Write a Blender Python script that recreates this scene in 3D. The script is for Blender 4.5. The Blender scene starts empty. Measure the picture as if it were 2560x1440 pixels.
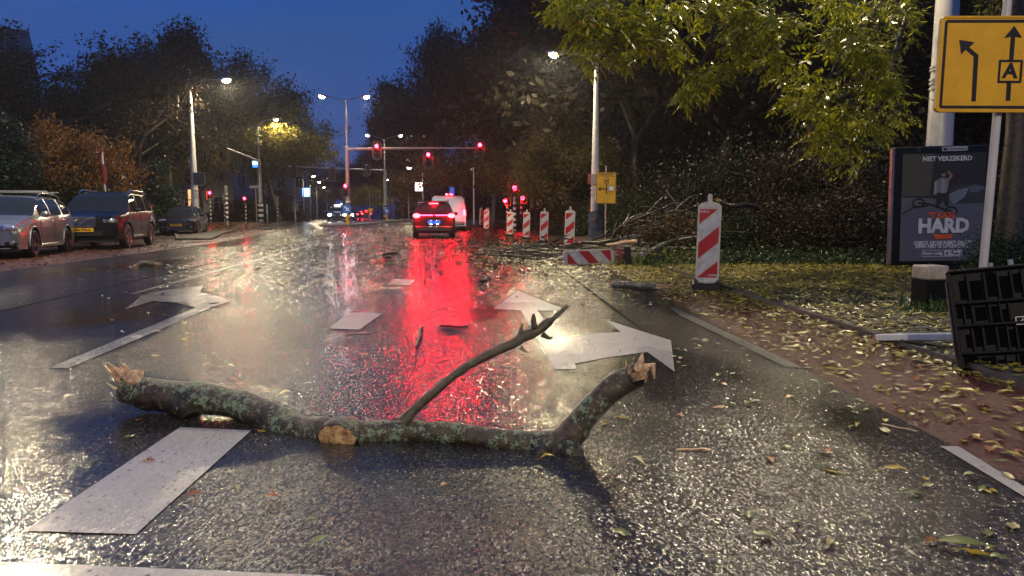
import bpy, math, random
import numpy as np
from mathutils import Vector, Matrix, noise

# ------------------------------------------------------------------ camera, sky, exposure
scene = bpy.context.scene
COL = scene.collection
HC = 0.97                      # height of the phone above the road
F = 1800.0                     # focal length in pixels of the 2560 px wide photograph
PITCH = math.atan(179.0 / F)
cam_data = bpy.data.cameras.new("camera")
cam = bpy.data.objects.new("camera", cam_data)
COL.objects.link(cam)
cam.location = (0, 0, HC)
cam.rotation_euler = (math.pi / 2 - PITCH, 0, 0)
cam_data.sensor_width = 36.0
cam_data.lens = 36.0 * F / 2560.0
cam_data.clip_start = 0.05
cam_data.clip_end = 3000
scene.camera = cam

scene.view_settings.view_transform = 'Standard'
scene.view_settings.look = 'None'
scene.view_settings.exposure = 0.18
scene.view_settings.gamma = 1.0
scene.view_settings.use_curve_mapping = False
scene.cycles.use_denoising = True
scene.cycles.sample_clamp_indirect = 6.0
scene.cycles.sample_clamp_direct = 0.0
scene.cycles.max_bounces = 6
scene.cycles.diffuse_bounces = 2
scene.cycles.glossy_bounces = 3
scene.cycles.transmission_bounces = 4
scene.cycles.volume_bounces = 0
scene.cycles.caustics_reflective = False
scene.cycles.caustics_refractive = False
scene.cycles.use_light_tree = True

world = bpy.data.worlds.new("World")
scene.world = world
world.use_nodes = True
wn, wl = world.node_tree.nodes, world.node_tree.links
wn.clear()
w_out = wn.new('ShaderNodeOutputWorld')
w_bg = wn.new('ShaderNodeBackground')
w_sky = wn.new('ShaderNodeTexSky')
w_sky.sky_type = 'NISHITA'
w_sky.sun_disc = False
w_sky.sun_elevation = math.radians(-5.5)
w_sky.sun_rotation = math.radians(205)
w_sky.ozone_density = 6.0
w_sky.air_density = 1.2
w_sky.dust_density = 0.3
# thin torn rain cloud over the blue-hour sky
w_tc = wn.new('ShaderNodeTexCoord')
w_map = wn.new('ShaderNodeMapping'); w_map.inputs['Scale'].default_value = (1.2, 1.2, 3.2)
w_ns = wn.new('ShaderNodeTexNoise'); w_ns.inputs['Scale'].default_value = 1.6; w_ns.inputs['Detail'].default_value = 5
w_rmp = wn.new('ShaderNodeValToRGB')
w_rmp.color_ramp.elements[0].position = 0.36; w_rmp.color_ramp.elements[0].color = (0.0095, 0.072, 0.345, 1)
w_rmp.color_ramp.elements[1].position = 0.66; w_rmp.color_ramp.elements[1].color = (0.024, 0.078, 0.245, 1)
w_sep = wn.new('ShaderNodeSeparateXYZ')
w_hr = wn.new('ShaderNodeValToRGB')       # the sky greys towards the horizon
w_hr.color_ramp.elements[0].position = 0.0; w_hr.color_ramp.elements[0].color = (0.042, 0.060, 0.175, 1)
w_hr.color_ramp.elements[1].position = 0.34; w_hr.color_ramp.elements[1].color = (0, 0, 0, 1)
w_hf = wn.new('ShaderNodeMapRange'); w_hf.inputs['From Min'].default_value = 0.0; w_hf.inputs['From Max'].default_value = 0.30
w_mix = wn.new('ShaderNodeMixRGB')
w_mix.inputs['Color1'].default_value = (0.036, 0.074, 0.250, 1)
w_add = wn.new('ShaderNodeMixRGB'); w_add.blend_type = 'ADD'; w_add.inputs['Fac'].default_value = 0.04
wl.new(w_tc.outputs['Generated'], w_map.inputs['Vector'])
wl.new(w_map.outputs['Vector'], w_ns.inputs['Vector'])
wl.new(w_ns.outputs['Fac'], w_rmp.inputs['Fac'])
wl.new(w_tc.outputs['Generated'], w_sep.inputs['Vector'])
wl.new(w_sep.outputs['Z'], w_hf.inputs['Value'])
wl.new(w_hf.outputs['Result'], w_mix.inputs['Fac'])
wl.new(w_rmp.outputs['Color'], w_mix.inputs['Color2'])
wl.new(w_mix.outputs['Color'], w_add.inputs['Color1'])
wl.new(w_sky.outputs['Color'], w_add.inputs['Color2'])
wl.new(w_add.outputs['Color'], w_bg.inputs['Color'])
wl.new(w_bg.outputs['Background'], w_out.inputs['Surface'])
w_bg.inputs['Strength'].default_value = 1.0

LAMP_W = 3000.0
HAZE_D = 0.0007

# ------------------------------------------------------------------ projection helpers (used to measure where things stand)
cp, sp = math.cos(PITCH), math.sin(PITCH)

def sstep(a, b, t):
    t = min(1.0, max(0.0, (t - a) / (b - a)))
    return t * t * (3 - 2 * t)

def gz(y):
    """height of the ground: flat near by, rising a little towards the junction"""
    return 0.42 * sstep(30, 54, y) + 0.17 * sstep(54, 130, y)

def ray(px, py):
    xr, yr = (px - 1280.0) / F, -(py - 720.0) / F
    return Vector((xr, cp + yr * sp, -sp + yr * cp))

def P(px, py, d):
    r = ray(px, py)
    k = d / r.y
    return Vector((r.x * k, d, HC + r.z * k))

def G(px, py, off=0.0):
    """ground point seen at a pixel"""
    r = ray(px, py)
    y = 0.0
    d = 5.0
    for _ in range(40):
        z = gz(d) + off
        if r.z >= -1e-5:
            break
        nd = (z - HC) / r.z * r.y
        d = 0.5 * d + 0.5 * nd
    return Vector((r.x * d / r.y, d, gz(d) + off))

def X(px, d):
    """x of a point at image column px and distance d"""
    return (px - 1280.0) / F * d * 0.995

def Zat(py, d):
    return P(1280, py, d).z

# ------------------------------------------------------------------ materials
MATS = {}

def _new(name):
    m = bpy.data.materials.new(name)
    m.use_nodes = True
    n = m.node_tree.nodes
    n.clear()
    out = n.new('ShaderNodeOutputMaterial')
    b = n.new('ShaderNodeBsdfPrincipled')
    m.node_tree.links.new(b.outputs['BSDF'], out.inputs['Surface'])
    return m, n, m.node_tree.links, b, out

def M(name, col, rough=0.5, metal=0.0, var=0.2, scale=6.0, bump=0.0, bscale=60.0, spec=0.5, coat=0.0,
      col2=None, island=0.0, transl=0.0, rvar=0.1, alpha=1.0):
    if name in MATS:
        return MATS[name]
    m, n, l, b, out = _new(name)
    tc = n.new('ShaderNodeTexCoord')
    ns = n.new('ShaderNodeTexNoise'); ns.inputs['Scale'].default_value = scale; ns.inputs['Detail'].default_value = 5
    ns.inputs['Roughness'].default_value = 0.65
    l.new(tc.outputs['Object'], ns.inputs['Vector'])
    mr = n.new('ShaderNodeMapRange'); mr.inputs['From Min'].default_value = 0.3; mr.inputs['From Max'].default_value = 0.7
    l.new(ns.outputs['Fac'], mr.inputs['Value'])
    mx = n.new('ShaderNodeMixRGB')
    c2 = col2 if col2 else tuple(c * (1 - var) for c in col)
    mx.inputs['Color1'].default_value = (*c2, 1)
    mx.inputs['Color2'].default_value = (*(col if col2 else tuple(min(1, c * (1 + var)) for c in col)), 1)
    fac = mr.outputs['Result']
    if island > 0:
        ge = n.new('ShaderNodeNewGeometry')
        ml = n.new('ShaderNodeMixRGB'); ml.inputs['Fac'].default_value = island
        l.new(fac, ml.inputs['Color1']); l.new(ge.outputs['Random Per Island'], ml.inputs['Color2'])
        fac = ml.outputs['Color']
    l.new(fac, mx.inputs['Fac'])
    l.new(mx.outputs['Color'], b.inputs['Base Color'])
    rr = n.new('ShaderNodeMapRange'); rr.inputs['To Min'].default_value = max(0.02, rough - rvar); rr.inputs['To Max'].default_value = min(1, rough + rvar)
    l.new(ns.outputs['Fac'], rr.inputs['Value']); l.new(rr.outputs['Result'], b.inputs['Roughness'])
    b.inputs['Metallic'].default_value = metal
    b.inputs['Specular IOR Level'].default_value = spec
    b.inputs['Coat Weight'].default_value = coat
    b.inputs['Coat Roughness'].default_value = 0.06
    if bump > 0:
        nb = n.new('ShaderNodeTexNoise'); nb.inputs['Scale'].default_value = bscale; nb.inputs['Detail'].default_value = 4
        l.new(tc.outputs['Object'], nb.inputs['Vector'])
        bp = n.new('ShaderNodeBump'); bp.inputs['Strength'].default_value = min(1, bump); bp.inputs['Distance'].default_value = 0.01
        l.new(nb.outputs['Fac'], bp.inputs['Height']); l.new(bp.outputs['Normal'], b.inputs['Normal'])
    if transl > 0:
        tr = n.new('ShaderNodeBsdfTranslucent'); l.new(mx.outputs['Color'], tr.inputs['Color'])
        ms = n.new('ShaderNodeMixShader'); ms.inputs['Fac'].default_value = transl
        l.new(b.outputs['BSDF'], ms.inputs[1]); l.new(tr.outputs['BSDF'], ms.inputs[2])
        l.new(ms.outputs['Shader'], out.inputs['Surface'])
    MATS[name] = m
    return m

def EM(name, col, strength, light=False):
    if name in MATS:
        return MATS[name]
    m, n, l, b, out = _new(name)
    b.inputs['Base Color'].default_value = (*[min(0.8, c) for c in col], 1)
    b.inputs['Emission Color'].default_value = (*col, 1)
    b.inputs['Emission Strength'].default_value = strength
    b.inputs['Roughness'].default_value = 0.2
    m.cycles.emission_sampling = 'FRONT' if light else 'NONE'
    MATS[name] = m
    return m

def glass_mat(name, tint=(0.02, 0.025, 0.03), rough=0.03):
    """dark car glass: mirror-like and nearly black behind"""
    if name in MATS:
        return MATS[name]
    m, n, l, b, out = _new(name)
    b.inputs['Base Color'].default_value = (*tint, 1)
    b.inputs['Roughness'].default_value = rough
    b.inputs['Specular IOR Level'].default_value = 0.28
    tc = n.new('ShaderNodeTexCoord')
    v = n.new('ShaderNodeTexVoronoi'); v.inputs['Scale'].default_value = 70
    l.new(tc.outputs['Object'], v.inputs['Vector'])
    bp = n.new('ShaderNodeBump'); bp.inputs['Strength'].default_value = 0.05; bp.inputs['Distance'].default_value = 0.003
    l.new(v.outputs['Distance'], bp.inputs['Height']); l.new(bp.outputs['Normal'], b.inputs['Normal'])
    MATS[name] = m
    return m

def wet_ground(name, c1, c2, scale, rough, bumpd, puddle_lo, puddle_hi, big=0.35, rpud=0.06, grain_c=0.55, spec=0.5, bstr=1.0, facet=0.0, stretch=1.0, pale=None):
    """wet aggregate: rounded stones in a film of water, smoother where water stands"""
    m, n, l, b, out = _new(name)
    tc = n.new('ShaderNodeTexCoord')
    v = n.new('ShaderNodeTexVoronoi'); v.inputs['Scale'].default_value = scale; v.inputs['Randomness'].default_value = 1
    ms_ = n.new('ShaderNodeMapping'); ms_.inputs['Scale'].default_value = (1, stretch, 1)
    l.new(tc.outputs['Object'], ms_.inputs['Vector']); l.new(ms_.outputs['Vector'], v.inputs['Vector'])
    v2 = n.new('ShaderNodeTexVoronoi'); v2.inputs['Scale'].default_value = scale * 2.3
    l.new(tc.outputs['Object'], v2.inputs['Vector'])
    nb = n.new('ShaderNodeTexNoise'); nb.inputs['Scale'].default_value = big; nb.inputs['Detail'].default_value = 4; nb.inputs['Roughness'].default_value = 0.58
    mp = n.new('ShaderNodeMapping'); mp.inputs['Scale'].default_value = (1.6, 0.7, 1)
    l.new(tc.outputs['Object'], mp.inputs['Vector']); l.new(mp.outputs['Vector'], nb.inputs['Vector'])
    pud = n.new('ShaderNodeMapRange'); pud.inputs['From Min'].default_value = puddle_lo; pud.inputs['From Max'].default_value = puddle_hi
    l.new(nb.outputs['Fac'], pud.inputs['Value'])
    # colour
    nc = n.new('ShaderNodeTexNoise'); nc.inputs['Scale'].default_value = 1.3; nc.inputs['Detail'].default_value = 6
    l.new(tc.outputs['Object'], nc.inputs['Vector'])
    sep = n.new('ShaderNodeSeparateColor'); l.new(v.outputs['Color'], sep.inputs['Color'])
    add = n.new('ShaderNodeMath'); add.operation = 'MULTIPLY_ADD'; add.inputs[1].default_value = grain_c; 
    l.new(sep.outputs['Red'], add.inputs[0]); 
    sub = n.new('ShaderNodeMath'); sub.operation = 'MULTIPLY'; sub.inputs[1].default_value = 1 - grain_c
    l.new(nc.outputs['Fac'], sub.inputs[0]); l.new(sub.outputs['Value'], add.inputs[2])
    mx = n.new('ShaderNodeMixRGB'); mx.inputs['Color1'].default_value = (*c1, 1); mx.inputs['Color2'].default_value = (*c2, 1)
    l.new(add.outputs['Value'], mx.inputs['Fac'])
    colr = mx.outputs['Color']
    if pale:
        th = n.new('ShaderNodeMath'); th.operation = 'GREATER_THAN'; th.inputs[1].default_value = pale[1]
        l.new(sep.outputs['Green'], th.inputs[0])
        mp2 = n.new('ShaderNodeMixRGB'); mp2.inputs['Color2'].default_value = (*pale[0], 1)
        l.new(th.outputs['Value'], mp2.inputs['Fac']); l.new(colr, mp2.inputs['Color1']); colr = mp2.outputs['Color']
    l.new(colr, b.inputs['Base Color'])
    # roughness
    r = n.new('ShaderNodeMapRange'); r.inputs['To Min'].default_value = rough; r.inputs['To Max'].default_value = rpud
    l.new(pud.outputs['Result'], r.inputs['Value']); l.new(r.outputs['Result'], b.inputs['Roughness'])
    b.inputs['Specular IOR Level'].default_value = spec
    # height
    h1 = n.new('ShaderNodeMath'); h1.operation = 'MULTIPLY_ADD'; h1.inputs[1].default_value = 0.35
    l.new(v2.outputs['Distance'], h1.inputs[0]); l.new(v.outputs['Distance'], h1.inputs[2])
    st = n.new('ShaderNodeMapRange'); st.inputs['To Min'].default_value = bstr; st.inputs['To Max'].default_value = 0.10
    l.new(pud.outputs['Result'], st.inputs['Value'])
    bp = n.new('ShaderNodeBump'); bp.invert = True; bp.inputs['Distance'].default_value = bumpd
    l.new(st.outputs['Result'], bp.inputs['Strength']); l.new(h1.outputs['Value'], bp.inputs['Height'])
    if facet > 0:      # every stone faces its own way
        sb_ = n.new('ShaderNodeVectorMath'); sb_.operation = 'SUBTRACT'; sb_.inputs[1].default_value = (.5, .5, .5)
        l.new(v.outputs['Color'], sb_.inputs[0])
        fs_ = n.new('ShaderNodeMapRange'); fs_.inputs['To Min'].default_value = facet; fs_.inputs['To Max'].default_value = 0.03
        l.new(pud.outputs['Result'], fs_.inputs['Value'])
        sc_ = n.new('ShaderNodeVectorMath'); sc_.operation = 'SCALE'
        l.new(sb_.outputs['Vector'], sc_.inputs[0]); l.new(fs_.outputs['Result'], sc_.inputs['Scale'])
        fl_ = n.new('ShaderNodeVectorMath'); fl_.operation = 'MULTIPLY'; fl_.inputs[1].default_value = (1, 1, 0)
        l.new(sc_.outputs['Vector'], fl_.inputs[0])
        ad_ = n.new('ShaderNodeVectorMath'); ad_.operation = 'ADD'
        l.new(bp.outputs['Normal'], ad_.inputs[0]); l.new(fl_.outputs['Vector'], ad_.inputs[1])
        nz_ = n.new('ShaderNodeVectorMath'); nz_.operation = 'NORMALIZE'
        l.new(ad_.outputs['Vector'], nz_.inputs[0]); l.new(nz_.outputs['Vector'], b.inputs['Normal'])
    else:
        l.new(bp.outputs['Normal'], b.inputs['Normal'])
    MATS[name] = m
    return m

# ------------------------------------------------------------------ mesh helpers
class MB:
    def __init__(self):
        self.v = []; self.f = []; self.m = []
    def add(self, vs, fs, mat=0):
        o = len(self.v)
        self.v.extend([tuple(p) for p in vs])
        for f in fs:
            self.f.append([i + o for i in f]); self.m.append(mat)
        return self
    def box(self, c, s, mat=0, rot=None, bev=0.0):
        hx, hy, hz = s[0] / 2, s[1] / 2, s[2] / 2
        if bev <= 0:
            vs = [Vector((x * hx, y * hy, z * hz)) for x in (-1, 1) for y in (-1, 1) for z in (-1, 1)]
            fs = [(0, 1, 3, 2), (4, 6, 7, 5), (0, 4, 5, 1), (2, 3, 7, 6), (0, 2, 6, 4), (1, 5, 7, 3)]
        else:
            b = min(bev, hx * .9, hy * .9, hz * .9)
            vs, fs, idx = [], [], {}
            for sx in (-1, 1):
                for sy in (-1, 1):
                    for sz in (-1, 1):
                        for a in range(3):
                            p = [sx * (hx - b), sy * (hy - b), sz * (hz - b)]
                            p[a] += (sx, sy, sz)[a] * b
                            idx[(sx, sy, sz, a)] = len(vs); vs.append(Vector(p))
            for a in range(3):
                o1, o2 = [k for k in range(3) if k != a]
                for s_ in (-1, 1):
                    q = []
                    for (u, w) in ((-1, -1), (1, -1), (1, 1), (-1, 1)):
                        k = [0, 0, 0]; k[a] = s_; k[o1] = u; k[o2] = w
                        q.append(idx[(k[0], k[1], k[2], a)])
                    fs.append(q)
                for u in (-1, 1):
                    for w in (-1, 1):
                        k0 = [0, 0, 0]; k0[a] = -1; k0[o1] = u; k0[o2] = w
                        k1 = list(k0); k1[a] = 1
                        fs.append([idx[(*k0, o1)], idx[(*k1, o1)], idx[(*k1, o2)], idx[(*k0, o2)]])
            for sx in (-1, 1):
                for sy in (-1, 1):
                    for sz in (-1, 1):
                        fs.append([idx[(sx, sy, sz, a)] for a in range(3)])
        c = Vector(c)
        if rot is not None:
            vs = [rot @ p for p in vs]
        return self.add([p + c for p in vs], fs, mat)
    def tube(self, pts, rad, n=8, mat=0, cap=True, wob=0.0, wsc=6.0, seed=0):
        pts = [Vector(p) for p in pts]
        if not hasattr(rad, '__len__'):
            rad = [rad] * len(pts)
        vs, fs = [], []
        t = (pts[1] - pts[0]).normalized()
        u = t.cross(Vector((0, 0, 1)))
        if u.length < 1e-3:
            u = t.cross(Vector((0, 1, 0)))
        u.normalize()
        for i, p in enumerate(pts):
            a = pts[max(0, i - 1)]; b = pts[min(len(pts) - 1, i + 1)]
            t2 = (b - a).normalized()
            ax = t.cross(t2)
            if ax.length > 1e-6:
                u = Matrix.Rotation(t.angle(t2), 3, ax.normalized()) @ u
            t = t2
            w = t.cross(u).normalized()
            for k in range(n):
                an = 2 * math.pi * k / n
                d = u * math.cos(an) + w * math.sin(an)
                q = p + d * rad[i]
                if wob:
                    q += d * rad[i] * wob * noise.noise(q * wsc + Vector((seed, seed, seed)))
                vs.append(q)
        for i in range(len(pts) - 1):
            for k in range(n):
                k2 = (k + 1) % n
                fs.append((i * n + k, i * n + k2, (i + 1) * n + k2, (i + 1) * n + k))
        if cap:
            fs.append(tuple(range(n - 1, -1, -1)))
            fs.append(tuple((len(pts) - 1) * n + k for k in range(n)))
        return self.add(vs, fs, mat)
    def cyl(self, c0, c1, r0, r1=None, n=16, mat=0):
        return self.tube([c0, c1], [r0, r0 if r1 is None else r1], n, mat)
    def prism(self, poly, y0, y1, mat=0, smat=None):
        """polygon in XZ extruded along Y; the front face is at y0 (towards -Y)"""
        n = len(poly)
        vs = [(x, y0, z) for x, z in poly] + [(x, y1, z) for x, z in poly]
        self.add(vs, [tuple(range(n)), tuple(range(2 * n - 1, n - 1, -1))], mat)
        self.add(vs, [(i, (i + 1) % n + 0, (i + 1) % n + n, i + n) for i in range(n)], mat if smat is None else smat)
        return self
    def flat(self, poly, z=0.0, mat=0):
        self.add([(p[0], p[1], z) for p in poly], [tuple(range(len(poly)))], mat)
        return self
    def ellip(self, c, r, nu=10, nv=7, mat=0, rot=None):
        vs, fs = [], []
        for j in range(nv + 1):
            th = math.pi * j / nv
            for i in range(nu):
                ph = 2 * math.pi * i / nu
                p = Vector((r[0] * math.sin(th) * math.cos(ph), r[1] * math.sin(th) * math.sin(ph), r[2] * math.cos(th)))
                if rot is not None:
                    p = rot @ p
                vs.append(p + Vector(c))
        for j in range(nv):
            for i in range(nu):
                i2 = (i + 1) % nu
                fs.append((j * nu + i, (j + 1) * nu + i, (j + 1) * nu + i2, j * nu + i2))
        return self.add(vs, fs, mat)
    def mesh(self, name, mats, smooth=None):
        me = bpy.data.meshes.new(name)
        me.from_pydata(self.v, [], self.f)
        for m in (mats if isinstance(mats, (list, tuple)) else [mats]):
            me.materials.append(m)
        me.polygons.foreach_set('material_index', self.m)
        if smooth:
            me.polygons.foreach_set('use_smooth', [True] * len(self.f))
            me.update()
            me.set_sharp_from_angle(angle=math.radians(smooth))
        me.update()
        return me

def tag(o, label=None, cat=None, group=None, kind=None):
    if label: o['label'] = label
    if cat: o['category'] = cat
    if group: o['group'] = group
    if kind: o['kind'] = kind
    return o

def obj(name, me, parent=None, mats=None, smooth=None, loc=None, rot=None, **kw):
    if isinstance(me, MB):
        me = me.mesh(name, mats, smooth)
    o = bpy.data.objects.new(name, me)
    COL.objects.link(o)
    if parent is not None:
        o.parent = parent
    if loc is not None:
        o.location = loc
    if rot is not None:
        o.rotation_euler = rot
    return tag(o, **kw)

def thing(name, label, cat, loc=(0, 0, 0), rz=0.0, group=None, rot=None, scale=None):
    o = bpy.data.objects.new(name, None)
    o.empty_display_size = 0.2
    COL.objects.link(o)
    o.location = loc
    o.rotation_euler = rot if rot is not None else (0, 0, rz)
    if scale: o.scale = (scale,) * 3 if not hasattr(scale, '__len__') else scale
    return tag(o, label, cat, group)

def copy_tree(o, parent=None, kids=None):
    c = o.copy()
    COL.objects.link(c)
    c.parent = parent
    for ch in KIDS(o):
        copy_tree(ch, c)
    return c

def KIDS(o):
    return [x for x in COL.objects if x.parent == o]

def light(name, kind, loc, energy, col, parent=None, size=0.15, spot=None, blend=0.6, rot=None, target=None):
    ld = bpy.data.lights.new(name, kind)
    ld.energy = energy; ld.color = col
    ld.shadow_soft_size = size
    if kind == 'SPOT':
        ld.spot_size = math.radians(spot); ld.spot_blend = blend
    o = bpy.data.objects.new(name, ld)
    COL.objects.link(o)
    o.location = loc
    if parent is not None: o.parent = parent
    if rot is not None: o.rotation_euler = rot
    return o

_txt = {}
def text_mesh(s, size, mat, bold=0.0, space=1.0, key=None, ext=0.0012, shear=0.0):
    k = (s, size, mat.name, bold, space, shear)
    if k in _txt:
        return _txt[k]
    cu = bpy.data.curves.new("lettering", 'FONT')
    cu.body = s; cu.size = size; cu.align_x = 'CENTER'; cu.align_y = 'CENTER'
    cu.extrude = ext; cu.offset = bold; cu.space_character = space; cu.shear = shear
    cu.resolution_u = 2
    o = bpy.data.objects.new("tmp", cu)
    COL.objects.link(o)
    dg = bpy.context.evaluated_depsgraph_get()
    me = bpy.data.meshes.new_from_object(o.evaluated_get(dg))
    bpy.data.objects.remove(o)
    me.materials.clear(); me.materials.append(mat)
    _txt[k] = me
    return me

def text(s, size, mat, parent, loc, bold=0.0, space=1.0, sx=1.0, name="lettering", rot=None, ry=0.0, **kw):
    """lettering facing -Y of its parent"""
    me = text_mesh(s, size, mat, bold, space, **kw)
    o = obj(name, me, parent, loc=loc, rot=rot if rot is not None else (math.pi / 2, 0, 0))
    if ry:
        o.rotation_euler = (math.pi / 2, ry, 0)
    o.scale = (sx, 1, 1)
    return o

def fast_mesh(name, verts, faces_flat, per, mat):
    """verts (n,3) array, faces_flat int array with `per` corners per face"""
    me = bpy.data.meshes.new(name)
    verts = np.ascontiguousarray(verts, dtype=np.float32)
    nf = len(faces_flat) // per
    me.vertices.add(len(verts)); me.vertices.foreach_set('co', verts.ravel())
    me.loops.add(len(faces_flat)); me.loops.foreach_set('vertex_index', np.asarray(faces_flat, dtype=np.int32))
    me.polygons.add(nf); me.polygons.foreach_set('loop_start', np.arange(0, nf * per, per, dtype=np.int32))
    me.update(calc_edges=True)
    for m in (mat if isinstance(mat, (list, tuple)) else [mat]):
        me.materials.append(m)
    return me

def leaf_cloud(name, cen, length, width, mat, rng, up=0.0, droop=0.0, flat=False, lenvar=0.4):
    """two-triangle folded leaves at the given centres"""
    n = len(cen)
    a = rng.uniform(0, 2 * np.pi, n)
    if flat:
        el = rng.normal(0, 0.12, n)
    else:
        el = rng.normal(-droop, 0.6, n)
    d = np.stack([np.cos(a) * np.cos(el), np.sin(a) * np.cos(el), np.sin(el)], 1)
    r = rng.normal(0, 1, (n, 3))
    if flat:
        r = np.stack([-np.sin(a), np.cos(a), rng.normal(0, .22, n)], 1)
    s = r - d * np.sum(r * d, 1, keepdims=True)
    s /= np.linalg.norm(s, axis=1, keepdims=True) + 1e-9
    nn = np.cross(d, s)
    L = length * (1 + rng.uniform(-lenvar, lenvar, n))[:, None]
    W = width * (1 + rng.uniform(-lenvar, lenvar, n))[:, None]
    base = cen - d * L * .5
    tip = cen + d * L * .5 + nn * L * 0.08
    l = cen + s * W * .5 + nn * W * .18
    rr = cen - s * W * .5 + nn * W * .18
    v = np.stack([base, l, tip, rr], 1).reshape(-1, 3)
    i = np.arange(n) * 4
    f = np.stack([i, i + 1, i + 2, i, i + 2, i + 3], 1).ravel()
    return fast_mesh(name, v, f, 3, mat)
# ------------------------------------------------------------------ materials of the place
asphalt = wet_ground("wet_asphalt", (0.006, 0.0057, 0.0053), (0.070, 0.063, 0.055), 135, 0.145, 0.0016, 0.42, 0.68, grain_c=0.85, spec=0.66, facet=.50, rpud=.08, stretch=.6, pale=((.20, .185, .165), .955))  # pale flecks paint the wet sparkle into the stone colour
redpath = wet_ground("wet_red_asphalt", (0.060, 0.014, 0.010), (0.155, 0.045, 0.033), 125, 0.22, 0.004, 0.62, 0.9, facet=.5, stretch=.55, spec=.6)
brickstrip = wet_ground("wet_parking_brick", (0.06, 0.024, 0.018), (0.13, 0.058, 0.043), 60, 0.34, 0.005, 0.55, 0.75)
soil = wet_ground("leafy_soil", (0.022, 0.016, 0.008), (0.075, 0.055, 0.022), 28, 0.5, 0.02, 0.8, 0.95)
paving_m = M("wet_paving", (0.10, 0.092, 0.085), 0.35, var=0.35, scale=5, bump=0.4, bscale=90)
kerb_m = M("wet_kerb_concrete", (0.11, 0.10, 0.09), 0.4, var=0.3, scale=7, bump=0.3)
paint_w = wet_ground("road_paint", (0.33, 0.31, 0.285), (0.66, 0.63, 0.58), 130, 0.30, 0.0016, 0.50, 0.62, grain_c=0.3, facet=.28, spec=.32, rpud=.16, stretch=.55, pale=((.20, .19, .175), .985))
paint_dim = wet_ground("dulled_road_paint", (0.18, 0.172, 0.158), (0.42, 0.40, 0.37), 130, 0.28, 0.002, 0.48, 0.60, grain_c=0.3, facet=.3, spec=.35, rpud=.14, stretch=.55, pale=((.08, .076, .07), .90))
paint_worn = wet_ground("worn_road_paint", (0.015, 0.014, 0.013), (0.19, 0.175, 0.16), 90, 0.28, 0.003, 0.6, 0.9, grain_c=0.55, facet=.4, pale=((.02, .02, .02), .6))
galv = M("galvanised_steel", (0.36, 0.36, 0.36), 0.38, metal=0.35, var=0.15, scale=4)
pole_m = M("pale_pole_paint", (0.50, 0.50, 0.49), 0.32, var=0.14, scale=3, bump=0.1)
dark_m = M("dark_metal", (0.025, 0.025, 0.027), 0.35, var=0.2)
black_m = M("black_plastic", (0.012, 0.012, 0.013), 0.38, var=0.3)
white_m = M("white_paint", (0.72, 0.72, 0.70), 0.35, var=0.08)
rub_m = M("black_rubber", (0.007, 0.007, 0.008), 0.45, var=0.4, scale=10, bump=0.4, bscale=120)
red_film = M("red_reflective_film", (0.50, 0.022, 0.020), 0.35, var=0.08)
yel_film = M("yellow_sign_film", (0.70, 0.38, 0.010), 0.40, var=0.14, scale=4)
blk_film = M("black_sign_print", (0.012, 0.011, 0.010), 0.4, var=0.1)
blue_film = M("blue_sign_film", (0.015, 0.10, 0.48), 0.35, var=0.05)

em_lamp = EM("street_lamp_light", (1.0, 0.74, 0.40), 90)
em_lamp_f = EM("distant_lamp_light", (1.0, 0.72, 0.42), 60)
em_white = EM("cool_lamp_light", (0.88, 1.0, 0.92), 50)
em_red = EM("red_signal_light", (1.0, 0.018, 0.045), 45)
em_redf = EM("tail_light_red", (1.0, 0.016, 0.022), 45)
em_rearred = EM("tail_light_bar", (1.0, 0.03, 0.07), 25)
em_head = EM("headlight_white", (0.86, 0.97, 1.0), 55)
em_blue = EM("blue_lit_sign", (0.03, 0.22, 1.0), 2.2)
em_cyan = EM("pale_blue_lit_sign", (0.45, 0.82, 1.0), 2.6)
em_sign = EM("white_lit_sign", (1.0, 0.85, 0.9), 2.2)
em_signr = EM("red_print_on_lit_sign", (1.0, 0.08, 0.12), 0.8)
em_plate = EM("glowing_blue_plate", (0.03, 0.16, 1.0), 1.1)  # number plate glows by itself in place of light falling on it

# ------------------------------------------------------------------ ground sheets
YB = [-60, -40, -20] + [-20 + 2.5 * i for i in range(1, 21)] + [30 + 2.5 * i for i in range(1, 41)] + [140, 160, 180, 220, 300, 420, 600, 900]

def pl(tab, y):
    if y <= tab[0][0]: return tab[0][1]
    for (a, xa), (b, xb) in zip(tab, tab[1:]):
        if y <= b: return xa + (xb - xa) * (y - a) / (b - a)
    return tab[-1][1]

XR_T = [(-60, 1.95), (0, 1.9), (9, 1.82), (16, 1.75), (22, 1.5), (28, 1.0), (36, 0.2), (44, -1.0), (60, -6.6), (90, -13.8), (130, -23), (300, -62), (900, -200)]
XL_T = [(-60, -7.2), (0, -7.45), (12.6, -9.05), (22, -10.3), (34, -12.2), (42, -13.6), (55, -17.0), (75, -22.5), (130, -36), (300, -76), (900, -214)]
XR = lambda y: pl(XR_T, y)
XL = lambda y: pl(XL_T, y)

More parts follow.
